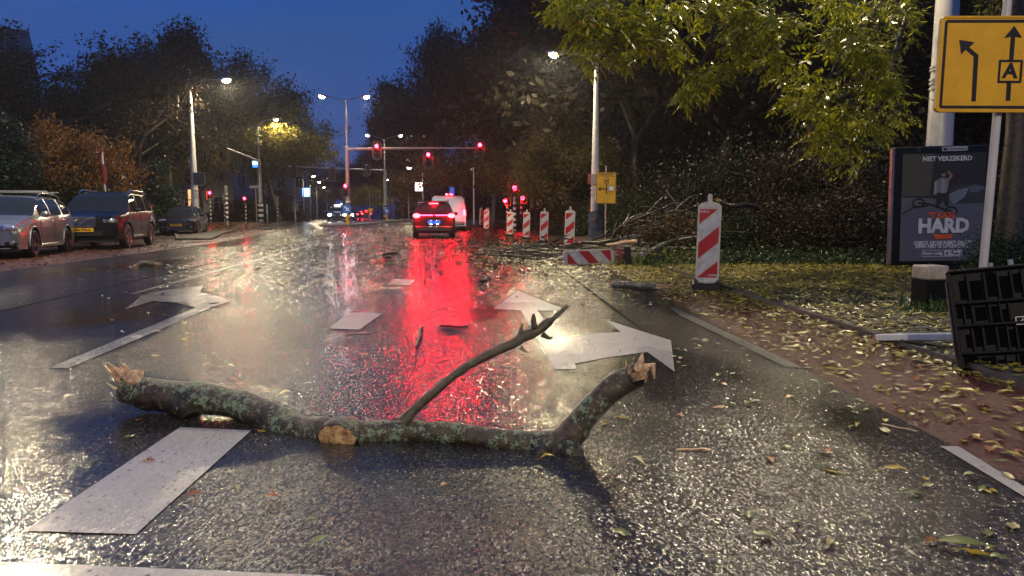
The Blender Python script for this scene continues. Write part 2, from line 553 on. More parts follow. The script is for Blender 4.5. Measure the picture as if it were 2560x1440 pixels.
def sheet(name, fl, fr, y0, y1, z, mat, nx=1, label=None, skirt=0.0):
    ys = [y0] + [y for y in YB if y0 + .01 < y < y1 - .01] + [y1]
    mb = MB(); vs = []; fs = []
    for y in ys:
        a, b = fl(y), fr(y)
        for i in range(nx + 1):
            vs.append((a + (b - a) * i / nx, y, gz(y) + z))
    w = nx + 1
    for j in range(len(ys) - 1):
        for i in range(nx):
            fs.append((j * w + i, j * w + i + 1, (j + 1) * w + i + 1, (j + 1) * w + i))
    mb.add(vs, fs)
    if skirt:
        for side, fx in ((0, fl), (nx, fr)):
            v2 = []
            for j, y in enumerate(ys):
                v2 += [(fx(y), y, gz(y) + z), (fx(y), y, gz(y) + z - skirt)]
            mb.add(v2, [(2 * j, 2 * j + 1, 2 * j + 3, 2 * j + 2) for j in range(len(ys) - 1)])
        for y in (y0, y1):
            mb.add([(fl(y), y, gz(y) + z), (fr(y), y, gz(y) + z), (fr(y), y, gz(y) + z - skirt), (fl(y), y, gz(y) + z - skirt)], [(0, 1, 2, 3)])
    return obj(name, mb, None, mat, kind='structure')

sheet("ground", lambda y: -700, lambda y: 700, -60, 900, -0.03, soil, nx=4)
sheet("road", XL, XR, -60, 900, 0.0, asphalt)
sheet("side_street", lambda y: -90, lambda y: 90, 41, 60, -0.004, asphalt)
sheet("cycle_path", lambda y: XR(y) + 0.0, lambda y: XR(y) + 1.02, -60, 41, 0.0, redpath)
sheet("pavement", lambda y: XR(y) + 1.14, lambda y: 6.6 + 0 * y, -60, 20, 0.045, paving_m, skirt=0.08)
sheet("pavement_kerb", lambda y: XR(y) + 1.02, lambda y: XR(y) + 1.14, -60, 30, 0.05, kerb_m, skirt=0.09)
sheet("parking_strip", lambda y: XL(y) - 4.9, XL, -60, 41, -0.002, brickstrip)
sheet("left_kerb", lambda y: XL(y) - 5.05, lambda y: XL(y) - 4.9, -60, 41, 0.11, kerb_m, skirt=0.14)
sheet("left_pavement", lambda y: XL(y) - 7.6, lambda y: XL(y) - 5.05, -60, 41, 0.10, paving_m, skirt=0.12)

def ground_poly(name, pts, z, mat, depth=0.1, **kw):
    """raised kerbed area from world outline points"""
    mb = MB()
    n = len(pts)
    top = [(p[0], p[1], gz(p[1]) + z) for p in pts]
    bot = [(p[0], p[1], gz(p[1]) + z - depth) for p in pts]
    mb.add(top + bot, [tuple(range(n))] + [(i, (i + 1) % n, (i + 1) % n + n, i + n) for i in range(n)])
    return obj(name, mb, None, mat, **kw)

cor = [G(528, 600), G(560, 585), G(604, 574), G(688, 563), G(712, 557), G(600, 551.5), G(480, 551.5), G(430, 565), G(440, 600)]
ground_poly("corner_pavement", cor, 0.07, soil, 0.12, kind='structure')
isl = [(-12.6, 47.3), (-10.6, 47.0), (-9.6, 52), (-10.2, 59), (-12.2, 60), (-13.4, 54)]
ground_poly("traffic_island", isl, 0.10, kerb_m, 0.14, kind='structure')
isl2 = [(-13.4, 64), (-11.2, 63.5), (-10.6, 70), (-12, 80), (-14.8, 80), (-14.6, 70)]
ground_poly("far_traffic_island", isl2, 0.10, kerb_m, 0.14, kind='structure')
ground_poly("leafy_verge", [(-7.6, 60.3), (60, 60.3), (90, 130), (-21, 130)], 0.05, soil, 0.1, kind='structure')
ground_poly("right_verge", [(7.0, 20), (60, 20), (60, 40.5), (2.6, 40.5), (2.6, 24)], 0.04, soil, 0.1, kind='structure')

# painted markings: measured outlines on the road
def mark(name, px, z=0.004, mat=None, **kw):
    mb = MB()
    pts = [G(a, b) for a, b in px]
    mb.add([(p.x, p.y, p.z + z) for p in pts], [tuple(range(len(pts)))])
    me = mb.mesh(name, mat or paint_w)
    return obj(name, me, None, kind='structure', **kw)

mark("lane_dash", [(62, 1330), (340, 1338), (628, 1078), (450, 1070)])
mark("lane_dash", [(820, 822), (898, 825), (957, 784), (880, 782)])
mark("lane_dash", [(968, 713), (1027, 714), (1037, 700), (985, 699)])
mark("turn_arrow_marking", [(122, 921), (172, 922), (514, 776), (575, 753), (548, 742), (500, 731), (509, 714), (396, 729), (355, 739), (311, 775), (383, 753), (437, 757), (489, 770)], mat=paint_dim)
mark("straight_and_right_arrow_marking", [(1387, 924), (1443, 924), (1437, 910), (1531, 893), (1618, 881), (1687, 931), (1677, 852), (1515, 801), (1552, 831), (1487, 834), (1396, 849), (1344, 777), (1418, 778), (1294, 727), (1236, 773), (1302, 777)])
mark("stop_line", [(-200, 1402), (350, 1422), (800, 1441), (1000, 1475), (900, 1600), (-300, 1500)])
mark("edge_line_marking", [(1672, 767), (1700, 790), (1964, 919), (2008, 921), (1733, 791), (1690, 770)], mat=paint_worn)
mark("edge_line_marking", [(2350, 1117), (2396, 1118), (2600, 1243), (2600, 1268)])
sheet("edge_line", lambda y: XL(y) - 0.02, lambda y: XL(y) + 0.09, 7, 27, 0.004, paint_worn)
sheet("centre_line", lambda y: XL(y) + 3.78, lambda y: XL(y) + 3.85, 9, 40, 0.004, paint_worn)

seam_m = M("tar_seam", (.004, .004, .004), .8, var=.3, scale=20, bump=.8, spec=.08)
sheet("tar_seam", lambda y: XL(y) + 3.10, lambda y: XL(y) + 3.14, 2, 40, 0.0035, seam_m)
sheet("tar_seam", lambda y: XR(y) - .62 - .02 * y, lambda y: XR(y) - .595 - .02 * y, 5, 24, 0.0035, seam_m)

# paving slabs one can pick out on the pavement near the bollard
slab_m = M("wet_slab", (0.085, 0.08, 0.075), 0.33, var=0.35, scale=3, bump=0.35, bscale=80)
pav = [o for o in COL.objects if o.name == 'pavement'][0]
sl = MB().box((0, 0, 0.0), (0.292, 0.292, 0.012), bev=0.004).mesh("paving_slab", slab_m)
random.seed(5)
for j in range(24):
    for i in range(10):
        y = 3.3 + j * 0.30; x = XR(y) + 1.30 + i * 0.30
        if random.random() < 0.03 or x > 5.6 or y > 9: continue
        o = obj("paving_slab", sl, pav, loc=(x, y, 0.048 + random.uniform(0, 0.003)), rot=(random.uniform(-.006, .006), random.uniform(-.006, .006), 0))

# ------------------------------------------------------------------ street lamps
def lamp_head(parent, loc, az, em=em_lamp, size=1.0, watts=None, name="lamp_head", col=(1.0, 0.82, 0.52), tilt=0.12, real=True):
    """flat luminaire; az is the direction the arm points"""
    mb = MB()
    R = Matrix.Rotation(az, 3, 'Z') @ Matrix.Rotation(-tilt, 3, 'Y')
    mb.ellip((0, 0, 0), (0.42 * size, 0.16 * size, 0.09 * size), 14, 8, 0)
    h = obj(name, mb.mesh(name, galv, 50), parent, loc=loc)
    h.rotation_mode = 'XYZ'; h.rotation_euler = R.to_euler()
    lb = MB().ellip((0.06 * size, 0, -0.06 * size), (0.22 * size, 0.15 * size, 0.15 * size), 12, 8)
    obj("lens", lb.mesh("lens", em, 60), h)
    if watts:
        light("lamp_light", 'SPOT', (0.06 * size, 0, -0.27 * size), watts, col, h, size=0.13, spot=168, blend=0.10)
    return h

def pole_mesh(h, r0, r1, n=14, rings=True):
    mb = MB()
    mb.tube([(0, 0, 0), (0, 0, .35), (0, 0, h * .33), (0, 0, h)], [r0 * 1.08, r0, r0 * .8 + r1 * .2, r1], n)
    if rings:
        for z in (1.9, 2.08, 2.26):
            mb.tube([(0, 0, z), (0, 0, z + .03)], r0 * 1.05, n)
    return mb

def bracket_lamp(label, x, y, h, zl, side, reach, r0=0.17, r1=0.06, base=None, group="street lamps along the road", watts=LAMP_W, em=em_lamp, size=1.0, name="street_lamp", head_bend=0.12, az_off=0.0, armrise=0.1):
    z0 = gz(y) if base is None else base
    t = thing(name, label, "street lamp", (x, y, z0), group=group)
    obj("pole", pole_mesh(h, r0, r1).mesh("pole", pole_m, 40), t)
    mb = MB()
    az = (0 if side > 0 else math.pi) + az_off
    dx, dy = math.cos(az), math.sin(az)
    mb.tube([(dx * r1, dy * r1, zl), (dx * reach * .5, dy * reach * .5, zl + armrise * .6), (dx * reach, dy * reach, zl + armrise)], [.035, .028, .022], 7)
    mb.tube([(dx * r1, dy * r1, zl - .42), (dx * .22, dy * .22, zl - .16), (dx * .62, dy * .62, zl + armrise * .4)], [.035, .025, .018], 6)
    mb.tube([(dx * .25, dy * .25, zl - .13), (dx * .3, dy * .3, zl + .04)], .015, 5)
    obj("arm", mb.mesh("arm", pole_m, 50), t)
    lamp_head(t, (dx * (reach + .3 * size), dy * (reach + .3 * size), zl + armrise + .02), az, em=em, watts=watts, size=size)
    return t

# right lamp by the road works
d = 29.6
bracket_lamp("tall pale street lamp right of the beacon row, its foot wrapped in a graffitied board", X(1487, d), d, Zat(100, d), Zat(140, d), -1, 1.35, r0=0.185, r1=0.055, size=0.95, watts=LAMP_W * 0.62)
d = 40.0
bracket_lamp("tall pale street lamp on the left rising behind the small dark hatchback", X(489, d), d, Zat(170, d) - gz(d), Zat(203, d) - gz(d), 1, 1.6, r0=0.20, r1=0.06, size=1.05, watts=LAMP_W * .9)
# thick pole behind the poster
d = 14.6
t = thing("street_lamp", "thick white pole rising behind the dark poster case, its lamp above the picture", "street lamp", (X(2338, d), d, 0.05), group="street lamps along the road")
mb = MB().tube([(0, 0, 0), (0, 0, 2.5), (0, 0, 9.5)], [.25, .235, .17], 24)
obj("pole", mb.mesh("pole", pole_m, 40), t)
cl = MB()
for z in (3.42, 3.52, 3.60, 3.78, 3.84):
    cl.tube([(0, 0, z), (0, 0, z + .035)], .248, 24)
cl.box((-.02, -.25, 3.7), (.05, .03, .3), bev=.01)
obj("clamp", cl.mesh("clamp", galv, 40), t)
obj("tag_plate", MB().box((-.20, -.19, 4.05), (.11, .015, .1), rot=Matrix.Rotation(-.8, 3, 'Z')), t, M("yellow_tag", (0.55, .33, .03), .4))
obj("arm", MB().tube([(-.15, 0, 9.2), (-1.4, 0, 9.6), (-2.6, 0, 9.7)], [.06, .05, .04], 8).mesh("arm", pole_m, 50), t)
lamp_head(t, (-2.9, 0, 9.7), math.pi, watts=LAMP_W * .85)
# lamps of the same street that stand beyond the frame, needed for its light
bracket_lamp("street lamp standing beside the road behind the camera", 3.6, -7.5, 9.0, 8.7, -1, 2.0, watts=LAMP_W * 1.35)
bracket_lamp("street lamp on the left pavement nearer than the silver car", -14.2, 15.2, 8.8, 8.5, 1, 3.1, watts=LAMP_W * .85)

def y_lamps(t, top, z0, arms, em=em_lamp, size=0.85, watts=LAMP_W, r=.03):
    mb = MB(); 
    for (ax, az_) in arms:
        mb.tube([(0, 0, z0), (ax * .5, 0, z0 + (az_ - z0) * .62), (ax * .93, 0, az_)], [r, r * .8, r * .7], 6)
    obj("lamp_arm", mb.mesh("lamp_arm", galv, 50), t)
    for (ax, az_) in arms:
        lamp_head(t, (ax, 0, az_), 0 if ax > 0 else math.pi, em=em, size=size, watts=watts, tilt=0.2)

# ------------------------------------------------------------------ signals
def disc(r, n=14):
    return [(r * math.cos(2 * math.pi * i / n), r * math.sin(2 * math.pi * i / n)) for i in range(n)]

def rrect(w, h, r, n=4, cx=0, cz=0):
    out = []
    for (sx, sz, a0) in ((1, 1, 0), (-1, 1, 90), (-1, -1, 180), (1, -1, 270)):
        for k in range(n + 1):
            a = math.radians(a0 + 90 * k / n)
            out.append((cx + sx * (w / 2 - r) + r * math.cos(a), cz + sz * (h / 2 - r) + r * math.sin(a)))
    return out

lens_off = {c: M(c + "_unlit_lens", col, 0.2, var=0.1) for c, col in (("red", (.10, .008, .008)), ("amber", (.10, .05, .006)), ("green", (.008, .06, .03)))}

def signal_head(parent, loc, n=3, lit=0, back=True, s=1.0, ry=0.0, em=None, rev=False, glow=170):
    """traffic light facing -Y; loc is the centre of the head"""
    e = bpy.data.objects.new("signal_head", None); 
    h = n * .30 * s
    mb = MB().box((0, .10, 0), (.30 * s, .20 * s, h), bev=.03)
    hd = obj("signal_head", mb.mesh("signal_head", black_m, 40), parent, loc=loc, rot=(0, 0, ry))
    bpy.data.objects.remove(e)
    if back:
        bb = MB().prism(rrect(.66 * s, h + .36 * s, .30 * s, 6), .03, .045)
        obj("backing_board", bb.mesh("backing_board", black_m), hd)
        o, i_ = rrect(.66 * s, h + .36 * s, .30 * s, 6), rrect(.61 * s, h + .31 * s, .28 * s, 6)
        rb = MB(); k = len(o)
        yy = .047 if rev else .026
        rb.add([(a, yy, b) for a, b in o] + [(a, yy, b) for a, b in i_], [(q, (q + 1) % k, (q + 1) % k + k, q + k) for q in range(k)])
        obj("white_rim", rb.mesh("white_rim", M("dull_rim", (.16, .15, .15), .5)), hd)
    for k in range(n):
        z = h / 2 - .15 * s - k * .30 * s
        m = (em or em_red) if k == lit else lens_off[("red", "amber", "green")[min(k, 2)]]
        lb = MB().ellip((0, -.005, z), (.125 * s, .045, .125 * s), 14, 8)
        obj("lens", lb.mesh("lens", m, 60), hd)
        if k == lit:
            light("red_light", 'POINT', (0, -.14 * s, z), glow * s, (1.0, 0.0, 0.012), hd, size=.10)
        vb = MB()
        pts = [(.115 * s * math.cos(a), .115 * s * math.sin(a)) for a in [math.radians(-20 + 220 * q / 10) for q in range(11)]]
        vb.add([(x, 0, z + y) for x, y in pts] + [(x, -.17 * s, z + y - .02) for x, y in pts], [(q, q + 1, q + 12, q + 11) for q in range(10)])
        obj("visor", vb.mesh("visor", black_m), hd)
    return hd

def striped(z0, z1, band, r, n=12, start=0, below=None):
    """pole of black and white bands"""
    mb = MB(); z = z0; k = start
    while z < z1 - 1e-4:
        z2 = min(z1, z + band)
        mb.tube([(0, 0, z), (0, 0, z2)], r * (1.0 if k % 2 else 1.012), n, mat=k % 2, cap=True)
        z = z2; k += 1
    return mb

def street_pole_thing(name, label, cat, px, d, base=None, group=None):
    return thing(name, label, cat, (X(px, d), d, gz(d) if base is None else base), group=group)

# central mast with three red signals over the road
d = 50.0
zb = gz(d) + 0.10
t = thing("signal_mast", "central signal mast, three red lights along its arm, two lamps on top", "traffic light", (X(871, d), d, zb), group="signal masts at the junction")
Z = lambda py: Zat(py, 50.0) - zb
mb = MB().tube([(0, 0, 0), (0, 0, 1.2), (0, 0, Z(368))], [.165, .155, .135], 16)
mb.ellip((0, 0, Z(368)), (.14, .14, .09), 12, 6)
obj("post", mb.mesh("post", galv, 40), t)
obj("stripe_sleeve", striped(0.25, Z(502), .165, .185, 16).mesh("stripe_sleeve", [blk_film, white_m]), t)
mb = MB().tube([(0, 0, Z(368)), (0, 0, Z(250))], [.07, .05], 10)
obj("upper_pole", mb.mesh("upper_pole", galv, 40), t)
mb = MB().tube([(0, 0, Z(373)), (3.2, 0, Z(371)), (6.1, 0, Z(370)), (9.4, 0, Z(370.5))], [.10, .09, .06, .045], 10)
obj("mast_arm", mb.mesh("mast_arm", galv, 40), t)
y_lamps(t, 0, Z(252), [(-1.55, Z(239)), (1.35, Z(240))], size=0.95, watts=LAMP_W * .12)
for px, py in ((946, 366), (1073, 387), (1201, 363)):
    hx = X(px, d) - X(871, d)
    signal_head(t, (hx, -.16, Z(py) - .30), s=1.0)
signal_head(t, (-.08, -.35, Z(464) - .30), s=0.88, back=False, glow=110)
# arrow sign on yellow bollard in front of it
def arrow_bollard(px, d, label, py0, py1, rot_a):
    z0 = gz(d) + .10
    b = thing("arrow_bollard", label, "traffic bollard", (X(px, d), d, z0), group="yellow bollards carrying blue arrow signs")
    zt = Zat(py0, d) - z0
    obj("post", MB().box((0, 0, (zt) / 2), (.20, .12, zt), bev=.03).mesh("post", M("yellow_plastic", (0.62, .36, .02), .35), 40), b)
    dz = zt + .22
    obj("sign_disc", MB().prism([(x, z + dz) for x, z in disc(.31, 20)], -.10, -.075).mesh("sign_disc", M("bright_blue_disc", (0.03, 0.16, 0.62), .3, var=.05)), b)  # brighter blue than the plain sign film
    w = MB()
    ar = [(-.05, .20), (.05, .20), (.05, -.02), (.15, -.02), (0, -.21), (-.15, -.02), (-.05, -.02)]
    ca, sa = math.cos(rot_a), math.sin(rot_a)
    w.prism([(x * ca - z * sa, x * sa + z * ca + dz) for x, z in ar], -.106, -.102)
    obj("white_arrow", w.mesh("white_arrow", white_m), b)
    return b
arrow_bollard(868, 47.6, "yellow bollard with a blue arrow sign in front of the mast bearing three red lights", 530, 562, math.radians(45))
arrow_bollard(967, 65.0, "smaller yellow bollard with a blue arrow sign at the farther mast", 533, 556, math.radians(45))

# far mast, signals seen from behind
d = 66.0
zb = gz(d) + .10
Z = lambda py: Zat(py, 66.0) - zb
t = thing("signal_mast", "farther signal mast whose arm reaches left with signals seen from behind", "traffic light", (X(964, d), d, zb), group="signal masts at the junction")
obj("post", MB().tube([(0, 0, 0), (0, 0, Z(424))], [.17, .15], 14).mesh("post", galv, 40), t)
obj("stripe_sleeve", striped(.2, Z(512), .18, .19, 14).mesh("stripe_sleeve", [blk_film, white_m]), t)
obj("upper_pole", MB().tube([(0, 0, Z(424)), (0, 0, Z(350))], [.07, .05], 8).mesh("upper_pole", galv, 40), t)
y_lamps(t, 0, Z(350), [(-1.45, Z(337)), (1.4, Z(338))], size=0.8, em=em_white, watts=LAMP_W * .12)
ex, ey = X(722, 61.0) - X(964, d), -5.0
obj("mast_arm", MB().tube([(0, 0, Z(426)), (ex * .5, ey * .5, Z(426) + .0), (ex, ey, Z(426) + .02)], [.085, .07, .05], 10).mesh("mast_arm", galv, 40), t)
for f, dz in ((.20, 0), (.57, -.45), (.95, -.35)):
    hd = signal_head(t, (ex * f, ey * f + .1, Z(426) + dz), s=1.0, lit=-1, ry=math.pi, rev=True)
signal_head(t, (-.45, .2, Z(490)), s=.85, lit=-1, ry=math.pi, back=False)

# left mast with an arm towards the camera
d = 60.0
zb = gz(d) + .07
Z = lambda py: Zat(py, 60.0) - zb
t = thing("signal_mast", "left signal mast with striped foot, signal arm and one lamp on a curved arm", "traffic light", (X(652, d), d, zb), group="signal masts at the junction")
obj("post", MB().tube([(0, 0, 0), (0, 0, Z(402))], [.20, .15], 16).mesh("post", galv, 40), t)
obj("stripe_sleeve", striped(.25, Z(507), .21, .225, 16).mesh("stripe_sleeve", [blk_film, white_m]), t)
obj("upper_pole", MB().tube([(0, 0, Z(402)), (0, 0, Z(318)), (.12, 0, Z(310)), (.45, 0, Z(302)), (1.15, 0, Z(299))], [.07, .05, .045, .04, .03], 8).mesh("upper_pole", galv, 40), t)
lamp_head(t, (1.45, 0, Z(298)), 0, size=.8, watts=LAMP_W * .45)
e1 = P(565, 370, 48.7); e0 = Vector((X(652, d), d, zb))
rel = e1 - e0
obj("mast_arm", MB().tube([(0, 0, Z(403)), tuple(Vector((rel.x * .5, rel.y * .5, (Z(403) + rel.z) / 2))), tuple(rel)], [.10, .08, .06], 10).mesh("mast_arm", galv, 40), t)
signal_head(t, (rel.x - .1, rel.y - .1, rel.z - .2), s=1.15, lit=-1, ry=math.radians(150), rev=True)
signal_head(t, (rel.x * .66 - .1, rel.y * .66, rel.z - .75), s=1.0, lit=-1, ry=math.radians(150), rev=True)
sgn = MB().box((0, 0, 0), (.46, .05, .55), bev=.02)
sg = obj("station_sign", sgn.mesh("station_sign", white_m), t, loc=(-.22, -.26, Z(411)))
obj("blue_panel", MB().box((0, -.03, -.17), (.42, .012, .18)), sg, em_blue)
obj("pale_panel", MB().box((0, -.03, .10), (.42, .012, .30)), sg, em_cyan)
obj("lettering_band", MB().box((0, -.04, .10), (.30, .008, .05)), sg, em_blue)

# street name board on the hedge corner
d = 58.0
t = thing("street_name_sign", "small white and blue street name board beside the left striped mast", "street sign", (X(643, d), d, gz(d) + .07))
obj("pole", MB().cyl((-.05, 0, 0), (-.05, 0, 2.95), .03, n=8), t, galv)
obj("board", MB().box((-.15, -.04, 2.82), (.72, .02, .22), bev=.008), t, M("street_name_blue", (0.30, .36, .52), .35))
obj("white_band", MB().box((-.15, -.055, 2.86), (.60, .006, .05)), t, white_m)

# post signals: (px, d, ground, lens px, py, heads, stripes)
def post_signal(label, px, d, zlen, py_top, lpx, n, s=.85, rp=.055, zb=None, group="red signals on striped posts", frame=None, ry=0, cat="traffic light", lit=0, off=0.0):
    zb = gz(d) + .06 if zb is None else zb
    t = thing("post_signal", label, cat, (X(px, d), d, zb), group=group)
    Zp = Zat(py_top, d) - zb
    obj("post", MB().cyl((0, 0, 0), (0, 0, Zp - .1), rp * .9, n=10), t, galv)
    obj("stripe_sleeve", striped(.12, min(Zp - .75 * s * n / 2, 2.15), .15, rp * 1.12, 10).mesh("stripe_sleeve", [blk_film, white_m]), t)
    hx = X(lpx, d) - X(px, d)
    signal_head(t, (hx, -.1, Zp - (n * .15 - .15) * s), n=n, s=s, back=False, ry=ry, lit=lit, glow=45)
    if frame:
        f = MB()
        a, b = frame
        hz = Zp - n * .30 * s - .02
        f.tube([(0, 0, hz), (a, 0, hz), (a, 0, hz + b)], .035, 6)
        f.tube([(0, 0, hz), (hx, 0, hz), (hx, 0, hz + .2)], .03, 6)
        obj("mounting_frame", f.mesh("mounting_frame", M("amber_steel", (.45, .28, .10), .4)), t)
    return t
post_signal("red signal on a striped post just right of the small dark car", 527, 55, 0, 482, 528, 2, frame=(-.25, .7))
post_signal("red signal on a thin striped post left of the striped mast", 615, 58, 0, 496, 614, 2)
post_signal("tall striped signal post on the right with the topmost red light", 1287, 40.0, 0, 470, 1287, 2, s=1.0, rp=.085, zb=gz(40), off=0)
post_signal("lower red pedestrian signal left of the tall striped post", 1268, 46, 0, 502, 1263, 1, s=.95, zb=gz(46), frame=(.22, .55))
post_signal("lower red signal right of the tall striped post", 1303, 44, 0, 495, 1306, 1, s=1.0, zb=gz(44), frame=(.34, .5))
# unlit posts
def plain_post(label, px, d, py_top, r=.05, stripes=True, box=None, bulb=False, group="striped posts at the junction"):
    zb = gz(d) + .03
    t = thing("striped_post", label, "post", (X(px, d), d, zb), group=group)
    h = Zat(py_top, d) - zb
    obj("post", MB().cyl((0, 0, 0), (0, 0, h), r * .9, n=10), t, galv)
    if stripes:
        obj("stripe_sleeve", striped(.35, min(h - .15, 2.2), .15, r * 1.1, 10).mesh("stripe_sleeve", [blk_film, white_m]), t)
    if box:
        obj("signal_box", MB().box((box[0], 0, h - box[2] / 2), (box[1], .2, box[2]), bev=.04).mesh("signal_box", M("grey_housing", (.22, .22, .20), .4), 40), t)
    return t
plain_post("dark striped post on the kerb corner beside the small dark car", 568, 46.5, 464, r=.075, box=(-.02, .16, .55))
plain_post("striped post with grey signal box left of the thin red signal", 562, 57, 484, r=.05, box=(0, .28, .6))
plain_post("striped post with a rounded grey box right of the striped mast", 694, 62, 490, r=.05, box=(0, .24, .8))
plain_post("thin striped post right of the small red signals before the hedge", 1344, 42, 502, r=.045)
plain_post("short grey post beside the second beacon from the left", 1222, 45, 519, r=.06, stripes=False, box=(0, .16, .3))
t = street_pole_thing("parking_ticket_post", "slim white and blue information post right of the striped mast", "sign post", 668, 60)
obj("post", MB().box((0, 0, .6), (.06, .04, 1.2)), t, galv)
obj("panel", MB().box((0, 0, 1.15), (.14, .05, .75), bev=.02), t, M("pale_blue_panel", (.28, .42, .62), .35))

# distant lamps on the left side of the street
FG = "distant lamps in a row on the left of the road"
def far_lamp(label, px, d, ptop, lpx, lpy, em=em_lamp_f, s=.8, watts=LAMP_W * .12, group=FG, r=.09, base=None):
    t = thing("street_lamp", label, "street lamp", (X(px, d), d, gz(d) + .02), group=group)
    zt = Zat(ptop, d) - gz(d); zl = Zat(lpy, d) - gz(d); hx = X(lpx, d) - X(px, d)
    obj("pole", MB().tube([(0, 0, 0), (0, 0, zt)], [r, r * .5], 10).mesh("pole", galv, 40), t)
    obj("arm", MB().tube([(0, 0, zt - .1), (hx * .5, 0, zl + .08), (hx * .9, 0, zl + .02)], [.04, .03, .025], 6), t, galv)
    lamp_head(t, (hx, 0, zl), 0 if hx > 0 else math.pi, em=em, size=s, watts=watts)
    return t
far_lamp("distant lamp on a grey pole, nearest of the row right of the square back-facing sign", 760, 78, 432, 785, 440)
far_lamp("second distant lamp of the left row", 777, 95, 450, 799, 455)
far_lamp("third distant lamp of the left row, lowest and smallest", 793, 112, 465, 811, 468)
far_lamp("tiny lamp far down the road above the oncoming car", 846, 190, 500, 839, 505, s=.8, watts=None)
far_lamp("tiny lamp far down the road beside the central mast", 846, 220, 506, 853, 510, s=.8, watts=None)
far_lamp("cool white lamp with a short arm right of the hanging red lights", 1058, 72, 425, 1026, 419, em=em_white, group="cool white lamps on the right side", s=.9)
far_lamp("small cool lamp beside the farther mast", 985, 110, 452, 973, 449, em=em_white, group="cool white lamps on the right side", s=.8, watts=LAMP_W * .5)
far_lamp("small cool lamp by the white-lit pole behind the dome bush", 431, 50, 380, 416, 372, em=em_white, group="cool white lamps on the left side", s=.6, watts=LAMP_W * .25)
t = street_pole_thing("camera_pole", "slender pole with a small unlit white camera on top, left of the beacons", "pole", 1185, 52)
obj("pole", MB().tube([(0, 0, 0), (0, 0, Zat(424, 52) - gz(52))], [.07, .045], 8), t, galv)
cz = Zat(424, 52) - gz(52)
obj("camera_housing", MB().box((-.10, -.05, cz), (.26, .3, .16), bev=.03), t, white_m)
obj("camera_bracket", MB().box((0, 0, cz + .12), (.08, .1, .12), bev=.02), t, white_m)
for (px, dd, top, lab) in ((738, 74, 418, "grey pole carrying a square sign seen from behind"), (1022, 80, 448, "slender grey pole left of the lit white and red sign"), (925, 100, 484, "pale pole between the two yellow bollards"), (1135, 60, 463, "pole with a blue parking sign above the white van")):
    t = street_pole_thing("sign_pole", lab, "pole", px, dd, group="slender poles beyond the junction")
    obj("pole", MB().tube([(0, 0, 0), (0, 0, Zat(top, dd) - gz(dd))], [.075, .05], 8), t, galv)
    if px == 738:
        obj("sign_back", MB().box((.02, .08, Zat(517, dd) - gz(dd)), (.62, .03, .85), bev=.01), t, M("grey_sign_back", (.30, .28, .27), .5))
    if px == 1135:
        zz = Zat(477, dd) - gz(dd)
        s = obj("parking_sign", MB().box((-.14, -.08, zz), (.40, .03, .62), bev=.01), t, EM("glowing_parking_blue", (.03, .09, .55), .8))  # sign panel is given a glow of its own
        text("P", .42, white_m, s, (-.14, -.10, zz), bold=.01)
t = street_pole_thing("lit_sign", "square white sign glowing with two red bands on the lamp pole right of the junction", "sign", 1048, 71)
zz = Zat(467, 71) - gz(71)
obj("panel", MB().box((0, -.1, zz), (.70, .06, .82), bev=.01), t, em_sign)
for q in (.16, -.12):
    obj("red_band", MB().box((0, -.135, zz + q), (.34, .006, .10)), t, em_signr)
obj("bracket", MB().box((.32, 0, zz), (.2, .04, .06)), t, galv)
obj("pole", MB().cyl((.4, .02, 0), (.4, .02, zz + .5), .05, n=8), t, galv)
t = street_pole_thing("lit_sign", "square pale blue sign glowing on the distant left poles", "sign", 767, 80)
zz = Zat(481, 80) - gz(80)
obj("panel", MB().box((0, -.1, zz), (.72, .06, .86), bev=.01), t, em_cyan)
obj("frame", MB().box((0, -.06, zz), (.84, .05, .98), bev=.01), t, em_blue)
obj("pole", MB().cyl((-.32, .02, 0), (-.32, .02, zz + .5), .05, n=8), t, galv)
t = street_pole_thing("small_yellow_sign", "tiny yellow road-work sign far away beside the central poles", "sign", 927, 95)
obj("post", MB().cyl((0, 0, 0), (0, 0, 1.9), .03, n=8), t, galv)
obj("panel", MB().box((0, -.05, Zat(525, 95) - gz(95)), (.55, .02, .42), bev=.01), t, EM("glowing_yellow_panel", (.8, .32, .01), .35))  # light on the distant panel is given as its own glow
